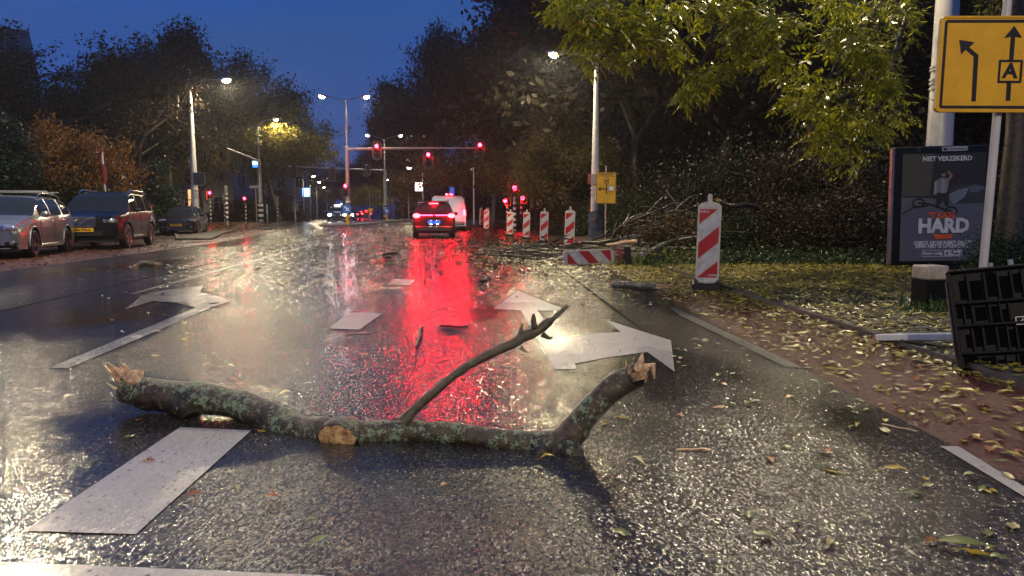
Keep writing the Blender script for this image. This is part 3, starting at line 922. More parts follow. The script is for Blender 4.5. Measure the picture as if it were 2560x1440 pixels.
# ------------------------------------------------------------------ vehicles
def car_paint(name, col, metal=0.5):
    if name in MATS: return MATS[name]
    m, n, l, b, out = _new(name)
    tc = n.new('ShaderNodeTexCoord')
    ns = n.new('ShaderNodeTexNoise'); ns.inputs['Scale'].default_value = 2.2; ns.inputs['Detail'].default_value = 5
    l.new(tc.outputs['Object'], ns.inputs['Vector'])
    mx = n.new('ShaderNodeMixRGB'); mx.inputs['Color1'].default_value = (*[c * .82 for c in col], 1); mx.inputs['Color2'].default_value = (*col, 1)
    l.new(ns.outputs['Fac'], mx.inputs['Fac']); l.new(mx.outputs['Color'], b.inputs['Base Color'])
    b.inputs['Metallic'].default_value = metal
    b.inputs['Roughness'].default_value = 0.32; b.inputs['Specular IOR Level'].default_value = 0.3
    b.inputs['Coat Weight'].default_value = 0.3 if max(col) < .1 else 0.6; b.inputs['Coat Roughness'].default_value = 0.05
    v = n.new('ShaderNodeTexVoronoi'); v.inputs['Scale'].default_value = 85    # beads of rain
    l.new(tc.outputs['Object'], v.inputs['Vector'])
    cr = n.new('ShaderNodeMapRange'); cr.inputs['From Min'].default_value = 0.0; cr.inputs['From Max'].default_value = 0.32; cr.inputs['To Min'].default_value = 1; cr.inputs['To Max'].default_value = 0
    l.new(v.outputs['Distance'], cr.inputs['Value'])
    bp = n.new('ShaderNodeBump'); bp.inputs['Strength'].default_value = 0.12; bp.inputs['Distance'].default_value = 0.002
    l.new(cr.outputs['Result'], bp.inputs['Height']); l.new(bp.outputs['Normal'], b.inputs['Coat Normal'])
    MATS[name] = m
    return m

chrome = M("chrome", (.62, .62, .64), .12, metal=1, var=.05)
alloy = M("alloy_wheel", (.34, .33, .34), .25, metal=.8, var=.1)
alloy_dark = M("dark_alloy_wheel", (.12, .12, .125), .25, metal=.8, var=.1)
trim_m = M("car_black_trim", (.016, .016, .017), .4, var=.2)
cglass = glass_mat("car_glass")
lampglass = M("lamp_glass", (.62, .64, .66), .12, metal=.75, var=.3, scale=30)
refl_red = M("red_lamp_glass", (.28, .01, .01), .12, var=.1)
amber_m = M("amber_lamp_glass", (.5, .16, .02), .15, var=.1)
yplate = M("yellow_number_plate", (.72, .42, .02), .35, var=.05)
interior = M("car_interior", (.02, .02, .022), .8)

def cint(tab, s):
    """smooth interpolation through (s, v) points"""
    if s <= tab[0][0]: return tab[0][1]
    for (a, va), (b, vb) in zip(tab, tab[1:]):
        if s <= b:
            t = (s - a) / (b - a)
            return va + (vb - va) * (t * t * (3 - 2 * t) * .45 + t * .55)
    return tab[-1][1]

WH = {}
def wheel_meshes(r, w, spokes, rim_mat):
    k = (round(r, 3), w, spokes, rim_mat.name)
    if k in WH: return WH[k]
    prof = [(r * .66, -w / 2), (r * .90, -w / 2), (r * .985, -w * .38), (r, -w * .2), (r, w * .2), (r * .985, w * .38), (r * .90, w / 2), (r * .66, w / 2)]
    n = 28; vs = []; fs = []
    for (rr, x) in prof:
        for i in range(n):
            a = 2 * math.pi * i / n
            vs.append((x, rr * math.cos(a), rr * math.sin(a)))
    for j in range(len(prof) - 1):
        for i in range(n):
            fs.append((j * n + i, j * n + (i + 1) % n, (j + 1) * n + (i + 1) % n, (j + 1) * n + i))
    ty = MB().add(vs, fs).mesh("tyre", rub_m, 40)
    rim = MB()
    def ring(r0, r1, x0, x1):
        v = []; f = []
        for i in range(n):
            a = 2 * math.pi * i / n; c, s_ = math.cos(a), math.sin(a)
            v += [(x0, r0 * c, r0 * s_), (x1, r1 * c, r1 * s_)]
        for i in range(n):
            f.append((2 * i, 2 * ((i + 1) % n), 2 * ((i + 1) % n) + 1, 2 * i + 1))
        rim.add(v, f)
    ring(r * .67, r * .67, -w * .48, w * .5)
    ring(r * .67, r * .60, w * .5, w * .46)
    ring(r * .60, r * .60, w * .46, 0)
    for q in range(spokes):
        a = 2 * math.pi * q / spokes
        R = Matrix.Rotation(a, 3, 'X')
        rim.box(R @ Vector((w * .34, 0, r * .34)), (.03, r * .17, r * .56), rot=R, bev=.006)
    rim.cyl((w * .28, 0, 0), (w * .42, 0, 0), r * .16, n=12)
    back = [(w * .02, r * .60 * math.cos(2 * math.pi * i / n), r * .60 * math.sin(2 * math.pi * i / n)) for i in range(n)]
    rim.add(back, [tuple(range(n))], 1)
    WH[k] = (ty, rim.mesh("rim", [rim_mat, dark_m], 40))
    return WH[k]

def make_car(name, label, cat, loc, rz, p, group=None):
    t = thing(name, label, cat, loc, rz, group)
    L, W = p['L'], p['W']
    fw, rw, r = p['fw'], p['rw'], p['r']       # axle positions from the front, wheel radius
    top, belt = p['top'], p['belt']            # outline tables over s (0 = front)
    plan = p.get('plan', [(0, .80), (.12, .92), (.45, .985), (1.0, 1.0), (L - 1.1, 1.0), (L - .45, .975), (L - .12, .93), (L, .84)])
    zlow = p.get('zlow', .24)
    cowl, rs, re_, rb = p['cowl'], p['roof0'], p['roof1'], p['rearbase']
    rw_top = p.get('roofw', .74)
    S = set([0, .03, .07, .12, .2, .3, L - .3, L - .2, L - .12, L - .06, L - .02, L])
    k = .4
    while k < L - .35:
        S.add(round(k, 3)); k += .16
    for c in (fw, rw):
        for q in range(-8, 9):
            S.add(round(c + (r + .075) * math.sin(math.pi / 2 * q / 8), 4))
    for a, b in p['side_windows']:
        S.add(a); S.add(b)
    S |= {cowl, rs, re_, rb}
    S = sorted(s for s in S if 0 <= s <= L)
    ss = [S[0]]
    for s in S[1:]:
        if s - ss[-1] > .012 or s in (cowl, rs, re_, rb): ss.append(s)
    roofz = max(v for _, v in top)
    RA = r + .075
    rows = []
    for s in ss:
        w = W / 2 * cint(plan, s)
        zt = cint(top, s); zb_ = min(cint(belt, s), zt - .015)
        zl = zlow + (.10 if s < .1 or s > L - .1 else 0)
        arch = 0
        for c in (fw, rw):
            if abs(s - c) < RA:
                zl = max(zl, r + math.sqrt(max(0, RA * RA - (s - c) ** 2))); arch = 1
        gh = max(0.0, zt - zb_)
        f = min(1, gh / max(.05, roofz - zb_))
        wr = w * (.94 * (1 - f) + rw_top * f)
        zm = zl + .10 if arch else zl + .14
        zm = min(zm, zb_ - .12)
        pts = [(w * (.955 if not arch else .995), zl), (w * (.985 if not arch else 1.0), zm), (w * 1.0, zm + (zb_ - zm) * .45), (w * .985, zm + (zb_ - zm) * .82), (w * .945, zb_)]
        x5, x7 = w * .925, wr
        pts.append((x5, zb_ + .012 * min(1, f * 8)))
        pts.append(((x5 * .46 + x7 * .54) + w * .012 * f, zb_ + gh * .50))
        pts.append((x7, zt - .075 * f - .008))
        pts.append((x7 * .90, zt - .022 * f - .003))
        pts.append((x7 * .5, zt))
        pts.append((0, zt + .008))
        rows.append([(x, s - L / 2, z) for x, z in pts] + [(-x, s - L / 2, z) for x, z in pts[-2::-1]])
    n = len(rows[0])
    V = [v for rr in rows for v in rr]
    groups = {'body': []}
    for i in range(len(ss) - 1):
        sm = (ss[i] + ss[i + 1]) / 2
        zt = cint(top, sm); zb_ = cint(belt, sm); gh = zt - zb_
        for j in range(n - 1):
            jj = min(j, n - 2 - j)
            key = 'body'
            if jj in (5, 6):
                for q, (a, b) in enumerate(p['side_windows']):
                    if a < sm < b and gh > .10:
                        key = 'side_window%d%s' % (q, 'a' if j < n // 2 else 'b')
                if jj == 6 and (gh < .17): key = 'body' if key != 'body' and gh < .13 else key
            elif jj >= 7:
                if cowl < sm < rs and jj >= 7: key = 'windshield'
                if re_ < sm < rb and jj >= 7 and not p.get('no_rear'): key = 'rear_window'
            groups.setdefault(key, []).append((i * n + j, (i + 1) * n + j, (i + 1) * n + j + 1, i * n + j + 1))
    groups['body'].append(tuple(range(n)))
    groups['body'].append(tuple((len(ss) - 1) * n + j for j in range(n - 1, -1, -1)))
    for key, fs in groups.items():
        used = sorted({i for f in fs for i in f}); mp = {a: b for b, a in enumerate(used)}
        mb = MB().add([V[i] for i in used], [tuple(mp[i] for i in f) for f in fs])
        nm = key if not key.startswith('side_window') else 'side_window'
        obj(nm, mb.mesh(nm, p['paint'] if key == 'body' else (p['paint'] if key == 'rear_window' and p.get('solid_rear') else cglass), 38), t)
    # underside and wheel wells
    ub = MB().box((0, 0, .33), (W * .80, L - .5, .22))
    for c in (fw, rw):
        ub.box((0, c - L / 2, .55), (W * .86, RA * 1.9, .5))
    obj("underbody", ub.mesh("underbody", trim_m), t)
    # wheels
    ty, rm = wheel_meshes(r, .215, p.get('spokes', 5), p.get('rim', alloy))
    for c in (fw, rw):
        for s_ in (1, -1):
            wobj = obj("wheel", ty, t, loc=(s_ * (W / 2 - .105), c - L / 2, r), rot=(random.uniform(0, 3) if s_ == 1 else random.uniform(0, 3), 0, 0 if s_ == 1 else math.pi))
            obj("rim", rm, wobj)
            # arch lip
            mb = MB()
            pts = [(s_ * (W / 2 * .998), c - L / 2 + (RA + .01) * math.cos(a), r + (RA + .01) * math.sin(a)) for a in [math.radians(-8 + 196 * q / 16) for q in range(17)]]
            mb.tube(pts, .016 if not p.get('cladding') else .03, 6)
            obj("wheel_arch", mb.mesh("wheel_arch", trim_m if p.get('cladding') or p.get('dark_lip') else p['paint'], 60), t)
    # sills, door seams, handles, mirrors
    sb = MB()
    for s_ in (1, -1):
        sb.box((s_ * W / 2 * .965, (fw + rw) / 2 - L / 2, zlow + .04), (.05, rw - fw - 2 * RA - .05, .10), bev=.02)
    obj("sill", sb.mesh("sill", trim_m if p.get('cladding') else p['paint'], 40), t)
    for s_ in (1, -1):
        for q in p['seams']:
            zb_ = cint(belt, q)
            obj("door_seam", MB().box((s_ * (W / 2 * .995), q - L / 2, (zlow + .22 + zb_) / 2 - .03), (.012, .010, zb_ - zlow - .25), bev=.002), t, trim_m)
        for q in p['handles']:
            obj("door_handle", MB().box((s_ * (W / 2 * .997), q - L / 2, cint(belt, q) - .11), (.035, .19, .032), bev=.012), t, p['paint'])
        ms = cowl + .42
        mm = MB().ellip((s_ * (W / 2 + .10), ms - L / 2, cint(belt, ms) + .09), (.115, .075, .08), 12, 8)
        mm.box((s_ * (W / 2 - .02), ms - L / 2 + .02, cint(belt, ms) + .03), (.12, .05, .035), bev=.01)
        obj("wing_mirror", mm.mesh("wing_mirror", p.get('mirror', p['paint']), 50), t)
    # shoulder strip, window line
    if p.get('rails'):
        for s_ in (1, -1):
            rl = MB(); a, b = p['rails']
            xs = s_ * W / 2 * (rw_top - .04)
            pts = [(xs, a + (b - a) * q / 8 - L / 2, cint(top, a + (b - a) * q / 8) + (.055 if 0 < q < 8 else -.01)) for q in range(9)]
            rl.tube(pts, .02, 6)
            obj("roof_rail", rl.mesh("roof_rail", p.get('rail_mat', chrome), 50), t)
    # front
    fz = p.get('front', {})
    y0 = -L / 2
    if fz:
        gw, gh, gzc = fz['grille']
        g = obj("grille", MB().prism(rrect(gw, gh, min(gh * .3, .08), 4, 0, gzc), y0 - .022, y0 + .03).mesh("grille", trim_m), t)
        rim = MB(); o = rrect(gw + .03, gh + .03, min(gh * .3, .09), 4, 0, gzc)
        rim.tube([(x, y0 - .018, z) for x, z in o] + [(o[0][0], y0 - .018, o[0][1])], .022, 6, cap=False)
        obj("grille_surround", rim.mesh("grille_surround", chrome, 60), g)
        for q in range(fz.get('slats', 5)):
            zz = gzc - gh / 2 + gh * (q + .5) / fz.get('slats', 5)
            obj("slat", MB().box((0, y0 - .028, zz), (gw * .93, .016, .020)), g, chrome if fz.get('bright') else dark_m)
        if fz.get('bar'):
            obj("badge_bar", MB().box((0, y0 - .036, gzc), (gw * .1, .012, gh * 1.2), rot=Matrix.Rotation(.9, 3, 'Y')), g, chrome)
        if fz.get('rings'):
            for q in range(4):
                rr = MB(); cx = (q - 1.5) * .085
                rr.tube([(cx + .052 * math.cos(a), y0 - .04, gzc + gh * .26 + .052 * math.sin(a)) for a in [2 * math.pi * k_ / 16 for k_ in range(17)]], .008, 5, cap=False)
                obj("badge_ring", rr.mesh("badge_ring", chrome, 60), g)
        for s_ in (1, -1):
            hw, hh, hz, hx = fz['lamp']
            R = Matrix.Rotation(s_ * fz.get('sweep', .45), 3, 'Z')
            hb = MB().ellip((s_ * hx, y0 + .10, hz), (hw, .10, hh), 14, 8, rot=R)
            h = obj("headlight", hb.mesh("headlight", em_head if fz.get('on') else lampglass, 60), t)
            obj("lamp_reflector", MB().ellip((s_ * (hx - hw * .35), y0 + .015, hz), (hh * .62, .03, hh * .62), 10, 6), h, em_head if fz.get('on') else chrome)
            if fz.get('indicator'):
                obj("indicator", MB().ellip((s_ * (hx + hw * .86), y0 + .16, hz), (.05, .06, hh * .7), 8, 6), t, amber_m)
            if fz.get('fog'):
                obj("fog_recess", MB().ellip((s_ * (W * .36), y0 + .035, .36), (.16, .05, .075), 12, 6), t, trim_m)
                obj("fog_lamp", MB().ellip((s_ * (W * .38), y0 - .005, .36), (.045, .03, .045), 10, 6), t, chrome)
        obj("bumper_intake", MB().prism(rrect(fz.get('intake_w', W * .52), .14, .05, 3, 0, fz.get('intake', .36)), y0 - .012, y0 + .06), t, trim_m)
        obj("lower_lip", MB().box((0, y0 + .10, .235), (W * .78, .24, .05), bev=.02), t, trim_m)
    if p.get('plate'):
        py_, txt, zc, pm, tm = p['plate']
        yy = y0 - .045 if py_ == 'front' else L / 2 + .03
        pl_ = obj("number_plate", MB().box((0, 0, 0), (.52, .012, .115), bev=.004), t, pm, loc=(0, yy, zc), rot=(0, 0, 0 if py_ == 'front' else math.pi))
        text(txt, .095, tm, pl_, (0, -.009, 0), bold=.004, space=1.05)
    return t

def ground_loc(px, d):
    return (X(px, d), d, gz(d))

# silver estate, nearest of the parked cars
silver = dict(L=4.75, W=1.80, fw=.92, rw=3.62, r=.325, zlow=.22,
    top=[(0, .70), (.05, .76), (.5, .90), (1.05, 1.0), (1.95, 1.44), (2.4, 1.50), (3.4, 1.50), (4.2, 1.42), (4.62, 1.02), (4.75, .90)],
    belt=[(0, .66), (.3, .78), (1.0, .92), (2.0, .96), (3.4, 1.0), (4.3, 1.03), (4.75, .86)],
    cowl=1.02, roof0=1.98, roof1=4.15, rearbase=4.62, side_windows=[(1.55, 2.42), (2.50, 3.42), (3.50, 4.25)], seams=[1.42, 2.46, 3.40], handles=[2.28, 3.25],
    paint=car_paint("silver_car_paint", (.36, .37, .36), .7), rails=(2.05, 4.2), rim=alloy_dark, spokes=5,
    front=dict(grille=(.62, .12, .62), lamp=(.24, .095, .70, .60), slats=3, bright=True, fog=True, intake=.36, sweep=-.4))
# L=4.75; contact points measured at the left front and left rear wheels
f_ = G(84, 641); r_ = G(196, 630)
def place_parked(fpx, rpx, p):
    a = G(*fpx); b = G(*rpx)
    hd = Vector((a.x - b.x, a.y - b.y)).normalized()
    rz = math.atan2(hd.x, -hd.y)
    # the car's left side is towards +x after rotation
    side = Vector((math.cos(rz), math.sin(rz)))
    c = Vector((a.x, a.y)) - side * (p['W'] / 2 - .05) - hd * (p['L'] / 2 - p['fw'])
    return (c.x, c.y, gz(c.y)), rz
lc, rz = place_parked((86, 643), (200, 624.5), silver)
car_silver = make_car("parked_car", "silver estate car with roof bars, nearest of the parked cars, cut by the left edge", "car", lc, rz, silver, "cars parked along the left kerb")
for q in (2.35, 3.35):
    rb = MB().box((0, q - silver['L'] / 2, 1.60), (1.62, .07, .035), bev=.015)
    for s_ in (1, -1):
        rb.box((s_ * .66, q - silver['L'] / 2, 1.565), (.05, .06, .07))
    obj("roof_bar", rb.mesh("roof_bar", galv, 40), car_silver)
obj("sticker", MB().ellip((-.35, -silver['L'] / 2 + 1.22, 1.10), (.09, .01, .025), 10, 4), car_silver, M("orange_sticker", (.5, .16, .03), .5))

suvp = dict(L=4.80, W=1.90, fw=.92, rw=3.78, r=.37, zlow=.30,
    top=[(0, .92), (.06, .98), (.6, 1.08), (1.15, 1.14), (1.85, 1.66), (2.3, 1.75), (3.9, 1.74), (4.35, 1.66), (4.72, 1.16), (4.80, 1.0)],
    belt=[(0, .86), (.3, .96), (1.15, 1.08), (3.8, 1.14), (4.6, 1.16), (4.80, .96)],
    cowl=1.14, roof0=1.92, roof1=4.25, rearbase=4.70, roofw=.77, side_windows=[(1.58, 2.42), (2.5, 3.4), (3.5, 4.35)], seams=[1.5, 2.46, 3.42], handles=[2.28, 3.25],
    paint=car_paint("black_car_paint", (.006, .006, .007), .0), rails=(2.0, 4.3), cladding=False, dark_lip=True, rim=alloy, spokes=5,
    front=dict(grille=(.60, .26, .82), lamp=(.22, .11, .84, .62), slats=6, bright=True, bar=True, indicator=True, fog=False, intake=.48, sweep=-.25),
    plate=('front', "86-TFS-X", .58, yplate, blk_film))
lc, rz = place_parked((317, 621), (386, 611), suvp)
car_volvo = make_car("parked_car", "black boxy off-roader with shining grille and yellow plate, parked behind the silver estate", "car", lc, rz + .02, suvp, "cars parked along the left kerb")

hatch = dict(L=4.0, W=1.74, fw=.80, rw=3.28, r=.31, zlow=.20,
    top=[(0, .62), (.06, .70), (.5, .82), (1.05, .93), (1.9, 1.36), (2.3, 1.42), (3.2, 1.38), (3.6, 1.25), (3.9, .98), (4.0, .85)],
    belt=[(0, .58), (.3, .72), (1.05, .86), (3.4, .96), (4.0, .84)],
    cowl=1.02, roof0=1.95, roof1=3.3, rearbase=3.85, roofw=.72, side_windows=[(1.55, 2.5), (2.6, 3.3)], seams=[1.5, 2.55], handles=[2.35],
    paint=car_paint("dark_blue_car_paint", (.005, .006, .012), .0), rim=alloy, spokes=7,
    front=dict(grille=(.74, .40, .50), lamp=(.20, .07, .70, .64), slats=7, rings=True, fog=True, intake=.30, sweep=-.35),
    plate=('front', "NH-709-J", .47, yplate, blk_film))
dA = 36.6
car_audi = make_car("parked_car", "small dark blue hatchback with ringed grille, last of the parked cars before the junction", "car", (X(452, dA), dA + .4, gz(dA)), .235, hatch, "cars parked along the left kerb")
grey = dict(hatch); grey['paint'] = car_paint("grey_car_paint", (.20, .20, .20), .6); grey['plate'] = None
grey['top'] = [(a, b * 1.0) for a, b in hatch['top']]
car_hid = make_car("parked_car", "light grey car mostly hidden between the black off-roader and the small dark hatchback", "car", (X(408, 42), 42.5, gz(42)), .235, grey, "cars parked along the left kerb")

# waiting car seen from behind with brake lights
sx = dict(L=4.45, W=1.84, fw=.85, rw=3.55, r=.34, zlow=.26,
    top=[(0, .80), (.06, .88), (.5, .98), (1.1, 1.06), (1.9, 1.52), (2.4, 1.62), (3.6, 1.60), (4.0, 1.54), (4.28, 1.16), (4.36, 1.06), (4.45, .92)],
    belt=[(0, .76), (1.1, .98), (3.6, 1.06), (4.3, 1.10), (4.45, .86)],
    cowl=1.08, roof0=1.95, roof1=3.92, rearbase=4.28, roofw=.72, side_windows=[(1.5, 2.4), (2.5, 3.35), (3.45, 4.0)], seams=[1.45, 2.45, 3.4], handles=[2.3, 3.2],
    paint=car_paint("black_red_car_paint", (.030, .010, .011), .3), rails=(2.0, 3.9), cladding=True, rim=alloy_dark,
    plate=('rear', "K-222-NB", .70, em_plate, blk_film),
    plan=[(0, .80), (.12, .92), (.45, .985), (1.0, 1.0), (3.5, 1.0), (4.1, .985), (4.38, .95), (4.45, .90)])
dS = 31.0
hd = math.atan2(-.115, -1)
car_suv = make_car("waiting_car", "dark taxi with glowing brake lights and light bar waiting before the red signals", "car", (X(1083, dS + 2), dS + 2.2, gz(dS + 2)), hd, sx)
Lh = sx['L'] / 2
for s_ in (1, -1):
    tb = MB().ellip((s_ * .74, Lh - .02, .98), (.155, .06, .10), 14, 8)
    obj("brake_light", tb.mesh("brake_light", em_redf, 60), car_suv)
    obj("light_bar", MB().box((s_ * .32, Lh + .012, 1.005), (.56, .03, .028), bev=.01), car_suv, em_rearred)
    obj("reflector", MB().box((s_ * .66, Lh + .005, .52), (.13, .02, .03), bev=.008), car_suv, chrome)
    obj("plate_lamp", MB().box((s_ * .13, Lh + .05, .625), (.06, .03, .02)), car_suv, em_white)
hb = MB().box((0, Lh - .42, 1.50), (.40, .05, .06), bev=.02)
obj("high_brake_light", hb.mesh("high_brake_light", em_redf, 60), car_suv)
for (lx, ly, lz, lw) in ((.74, .10, .98, 135), (-.74, .10, .98, 135), (0, -.34, 1.46, 70)):
    light("brake_glow", 'POINT', (lx, Lh + ly, lz), lw, (1.0, 0.0, 0.010), car_suv, size=.09)
obj("rear_spoiler", MB().box((0, Lh - .48, 1.60), (1.15, .26, .035), bev=.012).mesh("rear_spoiler", sx['paint'], 40), car_suv)
obj("rear_wiper", MB().box((-.05, Lh - .19, 1.18), (.5, .02, .018), rot=Matrix.Rotation(.12, 3, 'Y')), car_suv, trim_m)
obj("bumper", MB().box((0, Lh + .015, .42), (1.62, .10, .24), bev=.04).mesh("bumper", trim_m, 40), car_suv)
obj("trim_line", MB().box((0, Lh + .03, .79), (.72, .02, .018), bev=.005), car_suv, chrome)
for s_ in (1, -1):
    light("headlight_beam", 'SPOT', (s_ * .62, -Lh - .05, .70), 220, (.80, .95, 1.0), car_suv, size=.06, spot=70, blend=.7, rot=(math.radians(86), 0, math.pi))

# white van ahead of it
def make_van(px, d, rz):
    t = thing("white_van", "white delivery van ahead of the waiting taxi, rear doors lit, red lamps on its roof", "van", (X(px, d), d + 2.4, gz(d)), rz)
    wp = car_paint("white_van_paint", (.46, .47, .48), .0)
    W, L, H = 1.95, 4.9, 1.95
    secs = []
    tab = [(0, .80, .55), (.5, .98, .66), (1.1, 1.12, .80), (1.9, 1.82, .92), (2.3, 1.93, .97), (4.6, 1.95, .97), (4.82, 1.90, .95), (4.9, 1.80, .92)]
    V = []; n = 9
    for s, zt, wf in tab:
        w = W / 2; wt = w * (.80 if zt < 1.5 else .86)
        half = [(w * .97 * min(1, wf + .15), .28), (w * min(1, wf + .12), .60), (w * .99 * min(1, wf + .10), min(zt - .1, 1.05)), (wt * 1.05 * min(1, wf + .06), zt - .10), (wt * .9 * wf, zt)]
        V += [(x, s - L / 2, z) for x, z in half] + [(-x, s - L / 2, z) for x, z in half[::-1]]
    n = 10; fs = []; gf = []
    for i in range(len(tab) - 1):
        for j in range(n - 1):
            (gf if (i == 2 and j == 4) else fs).append((i * n + j, (i + 1) * n + j, (i + 1) * n + j + 1, i * n + j + 1))
    fs += [tuple(range(n)), tuple((len(tab) - 1) * n + j for j in range(n - 1, -1, -1))]
    obj("body", MB().add(V, fs).mesh("body", wp, 30), t)
    obj("windshield", MB().add(V, gf).mesh("windshield", cglass), t)
    ty, rm = wheel_meshes(.33, .215, 5, alloy_dark)
    for c in (.9, 3.9):
        for s_ in (1, -1):
            wo = obj("wheel", ty, t, loc=(s_ * (W / 2 - .10), c - L / 2, .33), rot=(0, 0, 0 if s_ == 1 else math.pi))
            obj("rim", rm, wo)
    y = L / 2
    for s_ in (1, -1):
        obj("rear_door", MB().box((s_ * .40, y + .008, 1.18), (.78, .03, 1.28), bev=.02).mesh("rear_door", wp, 40), t)
        obj("tail_light", MB().box((s_ * .88, y + .005, 1.02), (.12, .07, .34), bev=.03).mesh("tail_light", em_redf if s_ == -1 else refl_red, 40), t)
        obj("door_hinge", MB().box((s_ * .80, y + .03, 1.5), (.05, .02, .05)), t, dark_m)
    obj("door_handle", MB().box((-.06, y + .03, 1.02), (.05, .03, .16), bev=.01), t, trim_m)
    for s_ in (.02, -.22):
        obj("roof_lamp", MB().ellip((s_ + .05, y - .25, 2.0), (.085, .07, .07), 10, 8).mesh("roof_lamp", em_redf, 60), t)
    light("tail_glow", 'POINT', (-.90, y + .12, 1.05), 70, (1.0, 0.0, 0.02), t, size=.08)
    light("roof_glow", 'POINT', (-.05, y - .15, 2.12), 40, (1.0, 0.0, 0.02), t, size=.08)
    obj("bumper", MB().box((0, y + .03, .42), (1.8, .12, .2), bev=.04).mesh("bumper", trim_m, 40), t)
    obj("number_plate", MB().box((-.15, y + .10, .46), (.52, .012, .11)), t, yplate)
    obj("roof_beacon_base", MB().box((0, y - .25, 1.95), (.62, .16, .05), bev=.02), t, trim_m)
    for s_ in (1, -1):
        light("headlight_beam", 'SPOT', (s_ * .66, -L / 2 - .06, .74), 300, (.80, .95, 1.0), t, size=.06, spot=70, blend=.7, rot=(math.radians(86), 0, math.pi))
    return t
make_van(1110, 40.0, math.atan2(-.10, -1))

# oncoming taxi with headlights
tx = dict(hatch); tx.update(L=4.6, fw=.88, rw=3.7, W=1.84, paint=car_paint("dark_taxi_paint", (.02, .02, .024), .3), plate=None, rings=False,
    top=[(0, .66), (.06, .74), (.5, .88), (1.15, .98), (2.0, 1.40), (2.5, 1.47), (3.4, 1.45), (4.0, 1.2), (4.5, 1.0), (4.6, .9)],
    belt=[(0, .62), (1.1, .92), (3.6, 1.0), (4.6, .88)], cowl=1.1, roof0=2.05, roof1=3.5, rearbase=4.3, side_windows=[(1.6, 2.6), (2.7, 3.5)], seams=[1.6, 2.65],
    front=dict(grille=(.6, .2, .58), lamp=(.19, .11, .66, .64), slats=4, on=True, intake=.3, sweep=-.35), plan=hatch.get('plan', [(0, .80), (.12, .92), (.45, .985), (1.0, 1.0), (3.5, 1.0), (4.15, .975), (4.48, .93), (4.6, .84)]))
dT = 66.0
car_taxi = make_car("oncoming_taxi", "oncoming taxi with dazzling white headlights and a lit roof sign", "car", (X(829, dT), dT + 2.3, gz(dT)), .22, tx)
obj("roof_sign", MB().box((0, -.1, 1.56), (.62, .16, .16), bev=.03).mesh("roof_sign", em_sign, 40), car_taxi)
tx2 = dict(tx)
car_tx2 = make_car("oncoming_car", "second oncoming car, only its white headlights showing right behind the taxi", "car", (X(850, 74), 76.5, gz(74)), .22, tx2)
for c_, w_ in ((car_taxi, 8), (car_tx2, 5)):
    for s_ in (1, -1):
        light("headlight_beam", 'SPOT', (s_ * .64, -2.36, .68), w_, (.86, .96, 1.0), c_, size=.07, spot=60, blend=.8, rot=(math.radians(85), 0, math.pi))

# two cars far down the road
far_p = dict(tx); far_p['front'] = None; far_p['paint'] = car_paint("far_red_paint", (.10, .012, .016), .2)
def far_car(px, d, label):
    c = make_car("distant_car", label, "car", (X(px, d), d + 2.3, gz(d)), math.atan2(-.22, -1), far_p, "cars driving away in the distance")
    for s_ in (1, -1):
        obj("tail_light", MB().ellip((s_ * .72, 2.3, .86), (.17, .05, .09), 10, 6), c, em_redf)
    obj("high_brake_light", MB().box((0, 1.75, 1.36), (.4, .04, .05)), c, em_redf)
far_car(909, 128, "red-glowing car driving away in the distance right of the central mast")
far_car(897, 150, "farther car driving away, partly behind the other red-glowing one")
# ------------------------------------------------------------------ road-work beacons
bk_white = M("beacon_white_film", (.58, .57, .55), .35, var=.22, scale=11)
bk_frame = M("beacon_frame_plastic", (.58, .55, .48), .42, var=.25, scale=12)
bk_red = M("beacon_red_film", (.48, .018, .022), .35, var=.08)
scuff = M("black_scuff", (.05, .05, .05), .6)

def beacon_panel(t, lying=False):
    """striped panel facing -Y, its lower edge at z = 0"""
    W, H = .25, .95
    fr = MB().prism([(-W / 2 - .022, .02), (-W / 2 + .03, -.035), (W / 2 - .03, -.035), (W / 2 + .022, .02), (W / 2 + .022, H + .01), (W / 2 - .02, H + .045), (.05, H + .062), (-.05, H + .062), (-W / 2 + .02, H + .045), (-W / 2 - .022, H + .01)], -.03, .03)
    f = obj("frame", fr.mesh("frame", bk_frame), t)
    obj("handle", MB().box((0, 0, H + .105), (.062, .045, .115), bev=.015).mesh("handle", bk_frame, 40), t)
    obj("face", MB().prism([(-W / 2, .035), (W / 2, .035), (W / 2, H - .03), (-W / 2, H - .03)], -.0335, -.0305), t, bk_white)
    hh = H - .065; z0 = .035
    k = 1.0  # stripes rise to the right
    rise = .215
    def clip(zl0, zl1):
        # band between left heights zl0..zl1, rising by `rise` to the right, clipped to the face
        pts = []
        lo = [(-W / 2, zl0), (W / 2, zl0 + rise)]; hi = [(W / 2, zl1 + rise), (-W / 2, zl1)]
        poly = lo + hi
        for lim, keep in ((z0, 1), (z0 + hh, -1)):
            out = []
            for i in range(len(poly)):
                a, b = poly[i], poly[(i + 1) % len(poly)]
                ia, ib = (a[1] - lim) * keep >= 0, (b[1] - lim) * keep >= 0
                if ia: out.append(a)
                if ia != ib:
                    q = (lim - a[1]) / (b[1] - a[1])
                    out.append((a[0] + (b[0] - a[0]) * q, lim))
            poly = out
            if not poly: return None
        return poly
    for a, b in ((-.23, .035), (.275, .485), (.725, .98)):
        pg = clip(a, b)
        if pg and len(pg) > 2:
            obj("red_stripe", MB().prism(pg, -.037, -.0335), t, bk_red)
    return f

